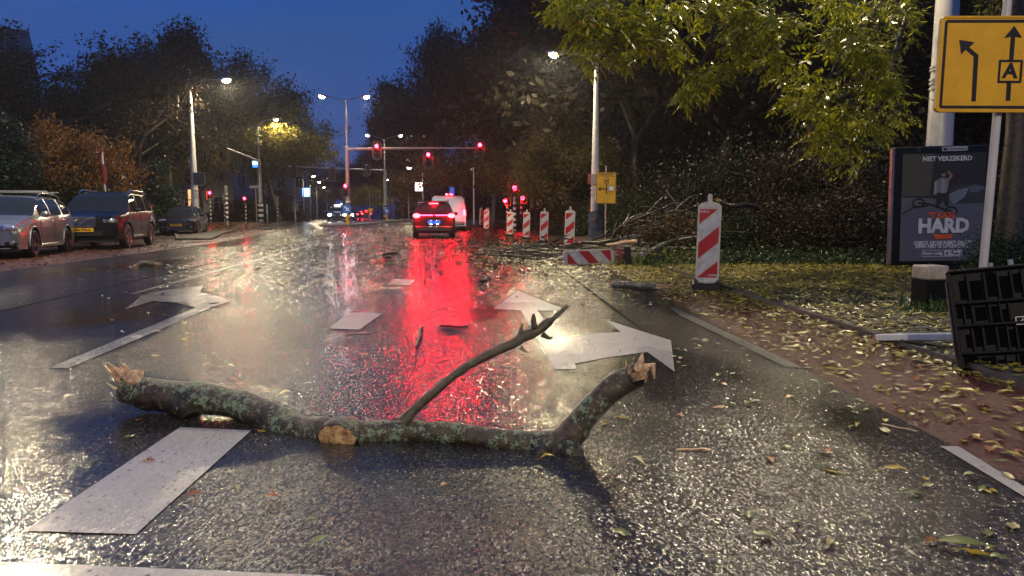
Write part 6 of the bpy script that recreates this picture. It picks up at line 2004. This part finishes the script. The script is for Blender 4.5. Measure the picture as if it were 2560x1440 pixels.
for (lab, k_, px, d_, h, w, rz) in (
    ("farthest dark tree of the right-hand wood, beside the farther mast", "broad_tree", 955, 135, 16.5, .62, 0),
    ("dark tree behind the arm of the three red signals at its left end", "tall_tree", 1012, 108, 20.0, .60, 1),
    ("dark tree whose crest rises above the first two red signals", "broad_tree", 1085, 88, 20.6, .62, 2),
    ("big dark tree standing above the waiting taxi", "tall_tree", 1155, 72, 18.9, .66, 3),
    ("big dark tree above the rightmost red signal of the arm", "broad_tree", 1235, 60, 16.6, .72, 4),
    ("towering tree left of the right lamp, its top out of view", "tall_tree", 1330, 54, 17.6, .74, 5),
    ("towering dark tree directly behind the right lamp", "broad_tree", 1440, 48, 19, .9, 6),
    ("towering dark tree behind the yellow detour sign", "tall_tree", 1600, 42, 18, 1.0, 1.5),
    ("towering dark tree behind the tangle of branches", "broad_tree", 1800, 38, 18, 1.15, 2.5),
    ("towering dark tree between the tangle and the poster", "tall_tree", 2010, 34, 17, 1.15, 3.5),
    ("towering dark tree behind the poster", "broad_tree", 2260, 32, 17, 1.15, 4.4),
    ("towering dark tree at the far right edge", "tall_tree", 2520, 32, 17, 1.15, 5.5)):
    plant_tree(k_, lab, X(px, d_), d_, h, rz, group=gr, w=w)
for (lab, k_, px, d_, h, w, rz) in (
    ("roadside tree with rusty and yellow leaves right of the arm of red signals", "mixed_roadside_tree", 1345, 44, 7.0, 1.0, 1),
    ("smaller yellow-leaved roadside tree just left of the right lamp", "mixed_roadside_tree", 1425, 39, 7.2, .8, 3),
    ("roadside tree with olive leaves behind the small red post signals", "mixed_roadside_tree", 1290, 60, 8.2, .8, 4),
    ("rusty roadside tree behind the white van", "brown_small_tree", 1150, 62, 7.0, 1.3, 2),
    ("rusty young tree right of the glowing white and red sign", "brown_small_tree", 1092, 78, 8.6, 1.1, 5),
    ("young tree with sparse leaves left of the glowing white and red sign", "small_yellow_tree", 997, 86, 6.8, 1.0, 1),
    ("small yellow-leaved tree far off between the two masts", "small_yellow_tree", 930, 104, 5.4, 1.0, 3),
    ("slim pale-stemmed tree beside the slender pole right of the farther mast", "small_yellow_tree", 988, 92, 6.6, .9, 2),
    ("little tree far beyond the yellow road-work sign", "small_yellow_tree", 912, 120, 6.0, 1.2, 4)):
    plant_tree(k_, lab, X(px, d_), d_, h, rz, group="small roadside trees on the right", w=w)
# bare spiky tree far left-centre
spk, tips_ = grow(71, 9, levels=3, kids=5, trunk_r=.16, spread=.85, up=.2, trunk_f=.5)
t = thing("bare_tree", "spiky bare treetop silhouetted against the sky left of the central mast", "tree", (X(748, 95), 95, gz(95)), 0)
obj("trunk", spk.mesh("bare_trunk", bark_dark), t)

# dark mass of wood behind the right-hand trees
n_ = 150000
xs = RNG.uniform(0, 1, n_); yy = RNG.uniform(24, 150, n_)
base_x = np.interp(yy, [24, 36, 50, 70, 100, 150], [19, 19, 18, 9, -1, -15])
cen = np.stack([base_x + RNG.gamma(1.2, 3.0, n_), yy, RNG.uniform(0, 1, n_) ** 1.15 * np.interp(yy, [24, 60, 150], [13, 12, 10])], 1)
woods = obj("woods", leaf_cloud("woods", cen, .65, .42, fol_dark, RNG), None, kind='stuff', label="dense dark wood behind the right-hand trees", category="woodland" if False else None) if False else None
wo = bpy.data.objects.new("woods", leaf_cloud("woods", cen, .42, .26, fol_dark, RNG)); COL.objects.link(wo)
tag(wo, "dense dark wood filling the space behind the tall right-hand trees", "woodland", None, 'stuff')

n_ = 70000
yy = RNG.uniform(41.5, 62, n_); cen = np.stack([RNG.uniform(6, 48, n_), yy, RNG.uniform(0, 15, n_)], 1)
cen = cen[(cen[:, 0] > 7 + (cen[:, 1] - 41) * .1)]
wo = bpy.data.objects.new("woods", leaf_cloud("woods", cen, .55, .36, fol_dark, RNG)); COL.objects.link(wo)
tag(wo, "dense black wood further back between the trunks on the right", "woodland", None, 'stuff')
n_ = 26000
yy = RNG.uniform(92, 160, n_); cen = np.stack([RNG.uniform(-26, 16, n_) + (160 - yy) * .12, yy, np.abs(RNG.normal(0, 3.2, n_)) + .5], 1)
cen = cen[(cen[:, 0] > np.interp(cen[:, 1], [a for a, b in XR_T], [b for a, b in XR_T]) + 4)]
wo = bpy.data.objects.new("undergrowth", leaf_cloud("undergrowth", cen, .7, .45, fol_dark, RNG)); COL.objects.link(wo)
tag(wo, "distant dark undergrowth closing the right side beyond the junction", "undergrowth", None, 'stuff')

# shrubs: leaf-covered mounds with stems
def shrub_kind(key, seed, rx, ry, rz_, n, leaf, mat, shell=.55, clumps=46):
    rng = np.random.default_rng(seed)
    u = rng.normal(0, 1, (clumps, 3)); u /= np.linalg.norm(u, axis=1, keepdims=True); u[:, 2] = np.abs(u[:, 2]) * 1.1 - .12
    cc = u * np.array([rx, ry, rz_]) * rng.uniform(.62, 1.0, (clumps, 1)); cc[:, 2] = np.abs(cc[:, 2])
    idx = rng.integers(0, clumps, n)
    cs = rng.uniform(.14, .34, clumps)[idx][:, None] * min(rx, rz_)
    cen = cc[idx] + rng.normal(0, 1, (n, 3)) * cs * np.array([1, 1, .8])
    cen[:, 2] = np.abs(cen[:, 2]) + .03
    lm = leaf_cloud(key + "_foliage", cen, leaf, leaf * .6, mat, rng)
    mb = MB(); rnd = random.Random(seed)
    for k in range(9):
        c = cc[rnd.randrange(clumps)]
        mb.tube([(0 + rnd.uniform(-.2, .2), rnd.uniform(-.2, .2), 0), (c[0] * .4, c[1] * .4, c[2] * .5), tuple(c)], [.035, .025, .01], 5, cap=False)
    TREE[key] = (mb.mesh(key + "_stems", bark_dark), lm, 1.0)
def plant_shrub(key, label, x, y, s, rz, group, z=None, name="shrub", cat="shrub"):
    tm, lm, H = TREE[key]
    t = thing(name, label, cat, (x, y, gz(y) if z is None else z), rz, group, scale=s)
    obj("stem", tm, t); o = obj("foliage", lm, t); o['kind'] = 'stuff'
    return t
shrub_kind("ivy_shrub", 5, 2.0, 1.5, 3.2, 15000, .105, fol_ivy, clumps=60)
shrub_kind("green_shrub", 6, 1.6, 1.3, 2.1, 11000, .095, fol_green, clumps=44)
shrub_kind("hedge_bush", 9, 1.5, 1.1, 1.5, 8000, .12, fol_green)
shrub_kind("brown_shrub", 12, 1.7, 1.3, 2.2, 9000, .10, fol("dry_brown_shrub_leaves", (.012, .009, .005), (.060, .040, .020), rough=.42), clumps=40)
g1 = "dark shrubs behind the right-hand roadside"
for (lab, k_, px, d_, s, rz) in (
    ("tall ivy-covered shrub directly right of the yellow detour sign", "ivy_shrub", 1625, 33, (.95, .9, .98), 0),
    ("leafy green shrub below the tall ivy one behind the tangle", "green_shrub", 1600, 31, (1.0, .9, .95), 1),
    ("dark ivy shrub above the arching branch of the tangle", "ivy_shrub", 1745, 26, (1.0, 1, 1.0), 2),
    ("dark ivy shrub rising behind the largest beacon", "ivy_shrub", 1860, 22, (1.05, 1, 1.02), 3),
    ("brownish shrub left of the poster's shrubs, above the broken tip", "brown_shrub", 1950, 20.5, (1.0, 1, 1.35), 4),
    ("brown leafy shrub halfway between the largest beacon and the poster", "brown_shrub", 2060, 19, (.95, 1, 1.25), 5),
    ("dark ivy shrub behind the left edge of the poster", "ivy_shrub", 2180, 19, (.9, 1, .95), 6),
    ("low green shrub at the foot of the tangle's dark end", "green_shrub", 1740, 20.5, (.9, .8, .55), 2.2),
    ("low green shrub at the shadowy wood edge right of the largest beacon", "green_shrub", 1880, 18.6, (.9, .8, .5), .8),
    ("brown shrub at the wood edge midway to the poster", "brown_shrub", 1990, 17.8, (.9, .8, .62), 1.9),
    ("dark shrub directly left of the poster at ground level", "brown_shrub", 2120, 16.8, (.85, .8, .72), 3.2),
    ("dark shrub behind the leaning sign pole right of the poster", "ivy_shrub", 2540, 19, (1, 1, .8), 2.6),
    ("green bush low at the right edge behind the rubber foot", "green_shrub", 2545, 10.6, (.42, .42, .36), 1.1),
    ("shrub in front of the small yellow-leaved tree left of the right lamp", "brown_shrub", 1440, 37, (1.2, 1, .75), .3),
    ("dark green shrub behind the wrapped foot of the right lamp", "green_shrub", 1500, 33, (1.2, 1, .8), 4.3),
    ("shrub behind the striped beacons before the small roadside trees", "brown_shrub", 1370, 42, (1.6, 1, .6), 2.9)):
    plant_shrub(k_, lab, X(px, d_), d_, s, rz, g1)
g2 = "hedge bushes behind the parked cars"
for i, (px, d_, s, rz, lab) in enumerate(((20, 26, (1.2, 1, 1.5), 0, "dark hedge bush at the far left behind the silver estate"), (90, 27, (1.2, 1, 1.35), 1, "dark hedge bush above the roof of the silver estate"), (160, 28, (1.1, 1, 1.5), 2, "dark hedge bush between the silver estate and the black off-roader"), (235, 33, (1.2, 1, 1.3), 3, "dark hedge bush left of the flag pole"), (320, 38, (1.1, 1, 1.2), 4, "dark hedge bush behind the roof of the black off-roader"))):
    plant_shrub("hedge_bush", lab, X(px, d_), d_, s, rz, g2)
# conifer at the far left, dome-shaped evergreen, lit green bush
shrub_kind("conifer_mound", 14, .9, .9, 4.8, 14000, .13, fol("blue_green_needles", (.008, .018, .012), (.035, .065, .042), rough=.4), clumps=70)
plant_shrub("conifer_mound", "dark bluish conifer filling the left edge above the silver estate", X(12, 25), 25, (1.2, 1, 1.02), 0, None, name="conifer", cat="conifer")
plant_shrub("conifer_mound", "dense dome-shaped evergreen between the flag pole and the left lamp", X(374, 40), 41, (1.35, 1.2, .82), 2, None, name="evergreen", cat="evergreen")
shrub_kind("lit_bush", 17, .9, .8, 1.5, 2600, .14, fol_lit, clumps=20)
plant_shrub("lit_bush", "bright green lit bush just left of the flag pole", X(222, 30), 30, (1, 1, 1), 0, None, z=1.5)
g3 = "low bushes on the corner beyond the small dark car"
for (px, d_, s, rz, lab) in ((560, 66, (1.5, 1, 1.0), 0, "low bush behind the red post signal nearest the small dark car"), (612, 67, (1.5, 1, .95), 1, "low bush behind the thin red signal post"), (668, 72, (1.3, 1, 1.35), 2, "bushy shrub right of the left striped mast"), (715, 76, (1.3, 1, 1.45), 3, "bushy shrub beside the rounded grey signal box")):
    plant_shrub("brown_shrub" if px != 668 else "green_shrub", lab, X(px, d_), d_, s, rz, g3)

# overhanging ash at the upper right
t = thing("ash_tree", "ash tree whose yellow-green branches overhang the upper right of the picture", "tree", (X(2522, 14.8), 14.8, .045))
o0 = Vector((X(2522, 14.8), 14.8, .045))
tb = MB(); tb.tube([(0, 0, 0), (.03, 0, 1.2), (.06, 0, 2.6), (.0, 0, 5.0), (-.2, 0, 7.5)], [.27, .23, .21, .19, .14], 14, wob=.15, wsc=2)
obj("trunk", tb.mesh("trunk", bark_mat("mossy_trunk_bark", (.05, .036, .018), (.17, .125, .06)), 60), t)
lm_ = MB()
limbs = [[(2500, -260, 14), (2150, -300, 12.6), (1800, -180, 11.6), (1560, -60, 11.2), (1400, 10, 11)],
         [(2450, -250, 13.6), (2200, -120, 12), (1980, -20, 11.4), (1850, 40, 11.2), (1760, 110, 11.0)],
         [(2400, -180, 13.4), (2230, -20, 12.4), (2140, 80, 12), (2080, 180, 11.8), (2030, 280, 11.6)],
         [(1850, -160, 11.8), (1800, 20, 11.3), (1760, 150, 11.0), (1710, 215, 10.9)],
         [(1620, -100, 11.3), (1560, 30, 11), (1530, 110, 10.9), (1500, 150, 10.9)],
         [(2300, -60, 12.8), (2250, 90, 12.4), (2220, 200, 12.2), (2180, 300, 12.2), (2120, 380, 12.2)]]
for L_ in limbs:
    pts = [P(a, b, c) - o0 for a, b, c in L_]
    p_, r_2 = catmull(pts, [.06 - .05 * q / (len(pts) - 1) for q in range(len(pts))], 5)
    lm_.tube(p_, r_2, 6)
obj("limb", lm_.mesh("limb", bark_dark, 60), t)
sprays = [(1395, 20, 25, 30, 11.5, 26), (1440, 20, 60, 40, 11, 75), (1520, 40, 70, 50, 11, 105), (1600, 50, 70, 50, 11, 95), (1500, 110, 60, 35, 11, 60), (1640, 90, 60, 40, 11, 75), (1690, 110, 30, 30, 11, 30), (1560, 135, 60, 25, 11.2, 30),
          (1480, 0, 110, 25, 11, 60), (1700, 10, 60, 20, 11.4, 40), (1800, 10, 70, 25, 11, 60), (1870, 40, 50, 35, 11, 80), (1930, 60, 50, 35, 11, 80), (1985, 45, 30, 25, 11, 30), (1850, 110, 50, 30, 11, 50), (1800, 170, 60, 25, 11, 50), (1750, 195, 45, 18, 10.9, 50), (1710, 225, 25, 18, 10.9, 24), (1940, 130, 40, 45, 11.2, 50), (1960, 165, 20, 25, 11.2, 20), (1830, 70, 50, 20, 11.4, 30),
          (2080, 10, 80, 20, 11.4, 50), (2100, 90, 40, 25, 11.4, 60), (2160, 115, 50, 30, 11.4, 80), (2200, 140, 40, 25, 11.4, 45), (2130, 60, 60, 25, 11.6, 40), (2200, 205, 45, 20, 11.6, 50), (2060, 220, 60, 45, 11.8, 55), (2030, 260, 40, 40, 11.8, 50), (2110, 280, 60, 50, 12, 50), (2170, 300, 50, 50, 12, 40), (2050, 340, 50, 40, 12, 50), (2120, 370, 60, 40, 12, 40), (2230, 260, 40, 60, 12.2, 35), (2270, 60, 50, 60, 12.4, 60), (2290, 300, 30, 60, 12.4, 30), (2240, 10, 80, 30, 12, 60), (2000, 180, 50, 40, 12, 30), (1960, 240, 30, 20, 12, 15),
          (1440, 160, 40, 10, 11.6, 12), (2450, 10, 60, 20, 13, 25), (1540, -60, 160, 40, 11, 80), (1900, -60, 200, 40, 11, 80), (2250, -60, 150, 40, 12, 60)]
Vv, Ff = [], []; rg = np.random.default_rng(3)
base_i = 0
leaflets = []
for (px, py, sx_, sy_, dd, cnt) in sprays:
    for k in range(int(cnt * .62)):
        qx, qy = px + rg.normal(0, sx_ * .46), py + rg.normal(0, sy_ * .50)
        if (qx - 1390) ** 2 + (qy - 140) ** 2 < 62 ** 2 or qx > 2285: continue
        c = P(qx, qy, dd + rg.normal(0, .45)) - o0
        a = rg.uniform(0, 2 * math.pi); el = rg.normal(-.35, .40)
        D = Vector((math.cos(a) * math.cos(el), math.sin(a) * math.cos(el), math.sin(el)))
        Ln = rg.uniform(.22, .36)
        S = D.cross(Vector((0, 0, 1))).normalized(); N = S.cross(D)
        m_ = 4
        for q in range(m_ + 1):
            base = c + D * Ln * (q / m_) + Vector((0, 0, -.04 * (q / m_) ** 2))
            for s_ in ((1, -1) if q < m_ else (0,)):
                ld = (D * .75 + S * s_ * .8 + Vector((0, 0, -.35 + rg.normal(0, .15)))).normalized() if s_ else (D + Vector((0, 0, -.3))).normalized()
                ls = ld.cross(N + Vector((rg.normal(0, .3), rg.normal(0, .3), 0))).normalized()
                l_ = rg.uniform(.11, .17); w_2 = l_ * rg.uniform(.26, .40)
                leaflets.append((base, base + ld * l_ * .45 + ls * w_2 * .5, base + ld * l_ * .45 - ls * w_2 * .5, base + ld * l_))
A = np.array([[list(v) for v in q] for q in leaflets], dtype=np.float32).reshape(-1, 3)
i_ = np.arange(len(leaflets)) * 4
Fq = np.stack([i_, i_ + 1, i_ + 3, i_, i_ + 3, i_ + 2], 1).ravel()
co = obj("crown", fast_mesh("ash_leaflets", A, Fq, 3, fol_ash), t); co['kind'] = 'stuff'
print("leaflets", len(leaflets))
# upper crown of the same tree, shade put into its darker leaves, closes the corner
rngc = np.random.default_rng(9)
cc = []
for (px, py, sx_, sy_, dd, cnt) in ((1600, -40, 170, 50, 13, 500), (1900, -40, 220, 40, 13.5, 600), (2200, 60, 100, 130, 14.5, 1300), (2170, 230, 80, 110, 14, 900), (2480, 60, 60, 90, 15.5, 900), (2060, 330, 70, 60, 13.5, 400)):
    q = rngc.normal(0, 1, (cnt, 3))
    for r_3 in q:
        qx, qy = px + r_3[0] * sx_ * .6, py + r_3[1] * sy_ * .6
        if (qx - 1390) ** 2 + (qy - 140) ** 2 < 80 ** 2 or 2260 < qx < 2430: continue
        v = P(qx, qy, dd + r_3[2] * .8) - o0
        cc.append(list(v))
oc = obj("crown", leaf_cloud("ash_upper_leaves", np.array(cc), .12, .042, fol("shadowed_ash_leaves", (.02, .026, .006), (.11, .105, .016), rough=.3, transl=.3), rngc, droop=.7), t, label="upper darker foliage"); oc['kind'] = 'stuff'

# ------------------------------------------------------------------ ground cover
def scatter(n, fx, seed):
    rng = np.random.default_rng(seed); return fx(rng, n)
def xr_np(y): return np.interp(y, [a for a, b in XR_T], [b for a, b in XR_T])
def xl_np(y): return np.interp(y, [a for a, b in XL_T], [b for a, b in XL_T])
def gz_np(y):
    s = lambda a, b: (lambda t: t * t * (3 - 2 * t))(np.clip((y - a) / (b - a), 0, 1))
    return .42 * s(30, 54) + .17 * s(54, 130)
leaf_yel = M("fallen_yellow_leaf", (.46, .34, .035), .38, var=.35, scale=9, transl=.15)
leaf_yel2 = M("fallen_pale_leaf", (.36, .32, .13), .4, var=.3, scale=9)
leaf_grn = M("fallen_green_leaf", (.15, .18, .030), .35, var=.35, scale=9)
leaf_brn = M("fallen_brown_leaf", (.34, .13, .035), .42, var=.35, scale=9)
lit_mix = M("leaf_litter_mix", (.50, .42, .05), .36, col2=(.07, .055, .012), island=.85, scale=2)
lit_brown = M("brown_leaf_litter", (.20, .105, .03), .4, col2=(.05, .028, .010), island=.85, scale=2)
debris_m = M("dark_wet_debris", (.10, .08, .025), .32, col2=(.016, .013, .007), island=.8, scale=3)

def zone_mesh(name, x, y, z, L, W, mat, seed, label, cat, lv=.5):
    rng = np.random.default_rng(seed)
    cen = np.stack([x, y, gz_np(y) + z + rng.uniform(.004, .022, len(x))], 1)
    me = leaf_cloud(name, cen, L, W, mat, rng, flat=True, lenvar=lv)
    o = bpy.data.objects.new(name, me); COL.objects.link(o)
    return tag(o, label, cat, None, 'stuff')
rg = np.random.default_rng(101)
# dense yellow carpet on cycle path, kerb and pavement
n_ = 80000
y = 2.2 + 22 * rg.beta(1.5, 1.35, n_); x = xr_np(y) + rg.uniform(0, 5.6, n_) 
edge = np.exp(-((x - xr_np(y) - 1.15) / .22) ** 2)
keep = rg.uniform(0, 1, n_) < np.clip(.22 + 1.2 * edge + .55 * np.clip((x - xr_np(y) - .2) / 1.6, 0, 1) * np.clip((y - 2) / 4, .25, 1) + np.clip((y - 7) / 4, 0, .8), 0, 1)
zone_mesh("leaf_litter", x[keep], y[keep], np.where(x[keep] - xr_np(y[keep]) > 1.02, .05, 0.0), .070, .026, lit_mix, 1, "carpet of wet yellow leaves on the right pavement and cycle path", "fallen leaves")
n_ = 9000
y = rg.uniform(7.5, 24, n_); x = xr_np(y) - np.abs(rg.gamma(1.4, .9, n_))
keep = rg.uniform(0, 1, n_) < np.clip((y - 7) / 9, .12, 1)
zone_mesh("leaf_drift", x[keep], y[keep], 0, .075, .026, lit_mix, 2, "drift of yellow and green leaves spilling over the right lane edge", "fallen leaves")
n_ = 26000   # dark litter across the road further on
y = 7.5 + 38 * rg.beta(1.7, 1.6, n_); u = rg.uniform(0, 1, n_)
x = xl_np(y) + 2 + (xr_np(y) - xl_np(y) - 2) * (1 - (1 - u) ** 1.0)
keep = rg.uniform(0, 1, n_) < np.clip((y - 8) / 14, .05, 1) * np.clip((x - xl_np(y)) / 8, .3, 1)
zone_mesh("road_debris", x[keep], y[keep], 0.004, .125, .045, debris_m, 3, "dark twigs and leaves strewn over the road in the middle distance", "road debris", .7)
n_ = 9000
y = rg.uniform(40, 75, n_); x = rg.uniform(-22, 22, n_)
keep = (x > xr_np(y) - 3.5) | (np.abs(x + 11.5) < 2.6) | (rg.uniform(0, 1, n_) < .12)
zone_mesh("junction_leaves", x[keep], y[keep], .02, .16, .07, lit_brown, 4, "brown leaves strewn over the junction and the central island", "fallen leaves")
n_ = 3000
y = rg.uniform(12, 42, n_); x = xl_np(y) - 4.9 * rg.beta(.7, .8, n_)
zone_mesh("parking_leaves", x, y, 0, .10, .05, lit_brown, 5, "brown leaves along the parked cars", "fallen leaves")
n_ = 5000
cy = rg.uniform(39, 60, n_); cx = -15.4 - (cy - 44) * .33 - rg.gamma(1.3, 2.2, n_)
zone_mesh("corner_leaves", cx, cy, .07, .15, .07, lit_brown, 6, "brown leaves on the left street corner", "fallen leaves")
n_ = 9000  # tangle litter
y = rg.uniform(15, 21.5, n_); x = rg.uniform(-.4, 5.2, n_)
zz = rg.gamma(1.2, .05, n_)
o = zone_mesh("tangle_litter", x, y, 0, .12, .035, debris_m, 7, "twigs and torn leaves heaped under the tangle of branches", "debris", .8)
# grass and herbs along the wood edge and round the bollard
def tufts(name, label, pts, h, seed, mat, per=22, spread=.12):
    rng = np.random.default_rng(seed); V = []; F_ = []
    for (x0, y0, z0, s) in pts:
        for k in range(per):
            a = rng.uniform(0, 2 * math.pi); b = np.array([x0 + rng.normal(0, spread * s), y0 + rng.normal(0, spread * s), z0])
            l = np.array([math.cos(a) * .45, math.sin(a) * .45, 1]) * h * s * rng.uniform(.4, 1); w = np.array([-math.sin(a), math.cos(a), 0]) * .006 * (1 + s)
            i0 = len(V); V += [b - w, b + w, b + l * .6 + w * .6, b + l * .6 - w * .6, b + l * np.array([1.5, 1.5, .95])]
            F_ += [i0, i0 + 1, i0 + 2, i0, i0 + 2, i0 + 3, i0 + 3, i0 + 2, i0 + 4]
    me = fast_mesh(name, np.array(V), np.array(F_), 3, mat)
    o = bpy.data.objects.new(name, me); COL.objects.link(o)
    return tag(o, label, "grass", None, 'stuff')
grass_m = M("wet_grass_blades", (.10, .17, .025), .35, col2=(.03, .05, .012), island=.7)
random.seed(4)
gb_ = G(2320, 772, .045)
tufts("grass", "grass tuft growing around the short bollard", [(gb_.x - .02 + random.gauss(0, .12), gb_.y - .16 + random.gauss(0, .05), .05, random.uniform(.7, 1.2)) for _ in range(12)], .17, 1, grass_m)
tufts("verge_grass", "low grass and weeds along the dark wood edge", [(random.uniform(2.4, 9.5), random.uniform(13.4, 17.5), .02, random.uniform(.8, 1.6)) for _ in range(420)], .16, 2, grass_m, per=12, spread=.2)
rgs = np.random.default_rng(55)
def herbs(name, label, n, fx, L, mat, seed):
    rng = np.random.default_rng(seed); cen = fx(rng, n)
    o = bpy.data.objects.new(name, leaf_cloud(name, cen, L, L * .5, mat, rng)); COL.objects.link(o)
    return tag(o, label, "ground cover", None, 'stuff')
herbs("ground_cover", "low dark green plants at the wood edge", 9000, lambda r, n: np.stack([r.uniform(2.6, 10, n), 13.6 + np.abs(r.normal(0, 2.2, n)), np.abs(r.normal(0, .13, n)) + .02], 1), .09, fol_green, 61)
herbs("torn_foliage", "torn yellow-green foliage in front of the mossy logs", 1100, lambda r, n: np.stack([r.normal(3.25, .30, n), r.normal(14.6, .3, n), np.abs(r.normal(0, .12, n)) + .02], 1), .12, fol("torn_green_leaves", (.05, .07, .015), (.26, .26, .05)), 62)
herbs("torn_brown_foliage", "clump of torn brown leaves hanging in the tangle", 1500, lambda r, n: np.stack([r.normal(4.1, .55, n), r.normal(18.2, .4, n), np.abs(r.normal(.62, .2, n))], 1), .11, fol("torn_brown_leaves", (.03, .018, .007), (.16, .10, .03)), 63)
herbs("corner_ground_cover", "low plants on the left street corner", 3000, lambda r, n: np.stack([r.uniform(-33, -21, n), r.uniform(60.5, 66, n), np.abs(r.normal(.3, .3, n)) + gz(62)], 1), .2, fol_dark, 64)

# individual leaves near the camera
def leaf_shape(kind, seed):
    rnd = random.Random(seed); mb = MB()
    if kind == 'narrow': prof = [(0, 0), (.15, .10), (.35, .17), (.6, .155), (.82, .08), (1, 0)]; L = .10
    elif kind == 'oval': prof = [(0, 0), (.15, .20), (.4, .30), (.65, .27), (.85, .14), (1, 0)]; L = .075
    else: prof = [(0, 0), (.12, .10), (.2, .26), (.3, .16), (.42, .36), (.55, .20), (.66, .32), (.78, .16), (.88, .18), (1, 0)]; L = .085
    curl = rnd.uniform(-.25, .35); roll = rnd.uniform(.1, .6); V = []; 
    for (t_, w_) in prof:
        z = .012 + curl * .05 * math.sin(t_ * math.pi) + .008 * noise.noise(Vector((t_ * 4, seed, 0)))
        V += [((t_ - .5) * L, w_ * L, z + roll * w_ * L), ((t_ - .5) * L, 0, z), ((t_ - .5) * L, -w_ * L * rnd.uniform(.8, 1), z + roll * w_ * L * rnd.uniform(.3, 1.1))]
    fs = []
    for k in range(len(prof) - 1):
        a = 3 * k
        fs += [(a, a + 1, a + 4, a + 3), (a + 1, a + 2, a + 5, a + 4)]
    mb.add(V, fs)
    mb.tube([(-.5 * L, 0, .012), (-.5 * L - .025, .004, .006)], .0011, 3, cap=False)
    return mb
kinds = [('narrow', leaf_yel, "narrow yellow leaf"), ('narrow', leaf_grn, "narrow greenish leaf"), ('narrow', leaf_yel2, "pale narrow leaf"), ('oval', leaf_yel, "small oval yellow leaf"), ('lobed', leaf_brn, "lobed orange-brown leaf"), ('oval', leaf_yel2, "small pale leaf"), ('oval', leaf_grn, "small green leaf")]
LM = []
for i, (k_, m_, lab) in enumerate(kinds):
    for v in range(3):
        LM.append((leaf_shape(k_, i * 10 + v).mesh("fallen_leaf", m_, 80), lab))
random.seed(12)
LEAFN = [0]
def put_leaf(x, y, z, idx, where, grp, s=1.0, rz=None):
    me, lab = LM[idx]
    o = bpy.data.objects.new("fallen_leaf", me); COL.objects.link(o)
    o.location = (x, y, z + .001); o.rotation_euler = (random.uniform(-.12, .12), random.uniform(-.12, .12), random.uniform(0, 6.28) if rz is None else rz); s *= .85; o.scale = (s, s, s)
    tag(o, lab + " " + where, "leaf", grp + ", " + lab.replace(' leaf', '') + " ones"); LEAFN[0] += 1
picks_path = [0, 1, 2, 3, 4, 5, 6, 7, 8, 9, 10, 11, 12, 13, 15]
for k in range(125):
    y = 2.3 + 3.8 * random.random() ** 1.0; x = XR(y) + random.uniform(0.02, 1.0)
    if (x / y) > .735: continue
    put_leaf(x, y, .0, random.choice(range(21)), "lying on the near red cycle path", "leaves on the near cycle path", random.uniform(.7, 1.15))
for k in range(90):
    y = 1.65 + 4.2 * random.random(); x = XR(y) - abs(random.gauss(0, .75))
    put_leaf(x, y, .0, random.choice(range(21)), "lying on the dark wet lane right of the branch", "leaves on the near right lane", random.uniform(.55, 1.0))
for k in range(44):
    y = 2.2 + 7 * random.random(); x = random.uniform(-.58 * y, .45)
    if x > 1.6: continue
    put_leaf(x, y, .0, random.choice([3, 4, 5, 9, 10, 12, 13, 18, 19, 20, 15, 6]), "lying scattered on the wet left and middle lanes", "leaves scattered over the left lanes", random.uniform(.6, 1.0))
for (px, py, idx, lab, s, rz) in ((2240, 1186, 0, "brightest narrow yellow leaf alone on the near lane at lower right", 1.0, -.3), (2410, 1376, 3, "long grey-green leaf at the bottom right with a yellow one beside it", 1.5, -.35), (2440, 1388, 1, "yellow leaf touching the long grey-green one at the bottom right", .8, -.4),
                          (2330, 1360, 12, "small orange-brown leaf left of the long grey-green one", .6, .3), (1110, 1215, 12, "pale brown leaf near the reflection beneath the branch", .4, 1), (372, 1156, 12, "pale orange leaf stuck on the nearest white dash", .55, .4), (802, 1355, 5, "curled yellowish leaf on the near road at the bottom", .7, 1.2), (392, 832, 13, "orange-brown lobed leaf on the shaft of the left arrow", 1.0, .2),
                          (1370, 1108 + 42, 2, "yellow leaf tucked under the right foot of the broken branch", .7, .3), (2370, 975, 9, "yellow leaf by the tipped rubber foot", 1, 0), (1130, 700, 13, "brown leaf on the lane by the red reflection", .8, 0), (778, 1299, 18, "tiny whitish pebble-like leaf on the near road", .35, 0), (2065, 1135, 12, "ragged brown leaf near the right lane edge", .8, 2)):
    g = G(px, py)
    me, _ = LM[idx]
    o = bpy.data.objects.new("fallen_leaf", me); COL.objects.link(o); o.location = (g.x, g.y, .001); o.rotation_euler = (0, 0, rz); o.scale = (s, s, s)
    tag(o, lab, "leaf")
# a leaf blown through the air
v = P(1312, 152, 14); me, _ = LM[15]
o = bpy.data.objects.new("flying_leaf", me); COL.objects.link(o); o.location = v; o.rotation_euler = (1.2, .9, .4)
tag(o, "pale leaf blown through the air left of the right lamp", "leaf")

# ------------------------------------------------------------------ sky is the world; the wet air is one closed box
hm = bpy.data.materials.new("misty_air"); hm.use_nodes = True
hn, hl = hm.node_tree.nodes, hm.node_tree.links; hn.clear()
ho = hn.new('ShaderNodeOutputMaterial'); hv = hn.new('ShaderNodeVolumePrincipled')
hv.inputs['Color'].default_value = (.86, .90, .96, 1); hv.inputs['Density'].default_value = HAZE_D; hv.inputs['Anisotropy'].default_value = .72
hl.new(hv.outputs['Volume'], ho.inputs['Volume'])
hb_ = MB().box((0, 420, 14), (1420, 980, 32))
hz_ = obj("haze", hb_, None, hm); hz_['kind'] = 'stuff'; hz_['label'] = "rainy haze filling the evening air over the street"
print("objects", len(COL.objects), "leaves", LEAFN[0])
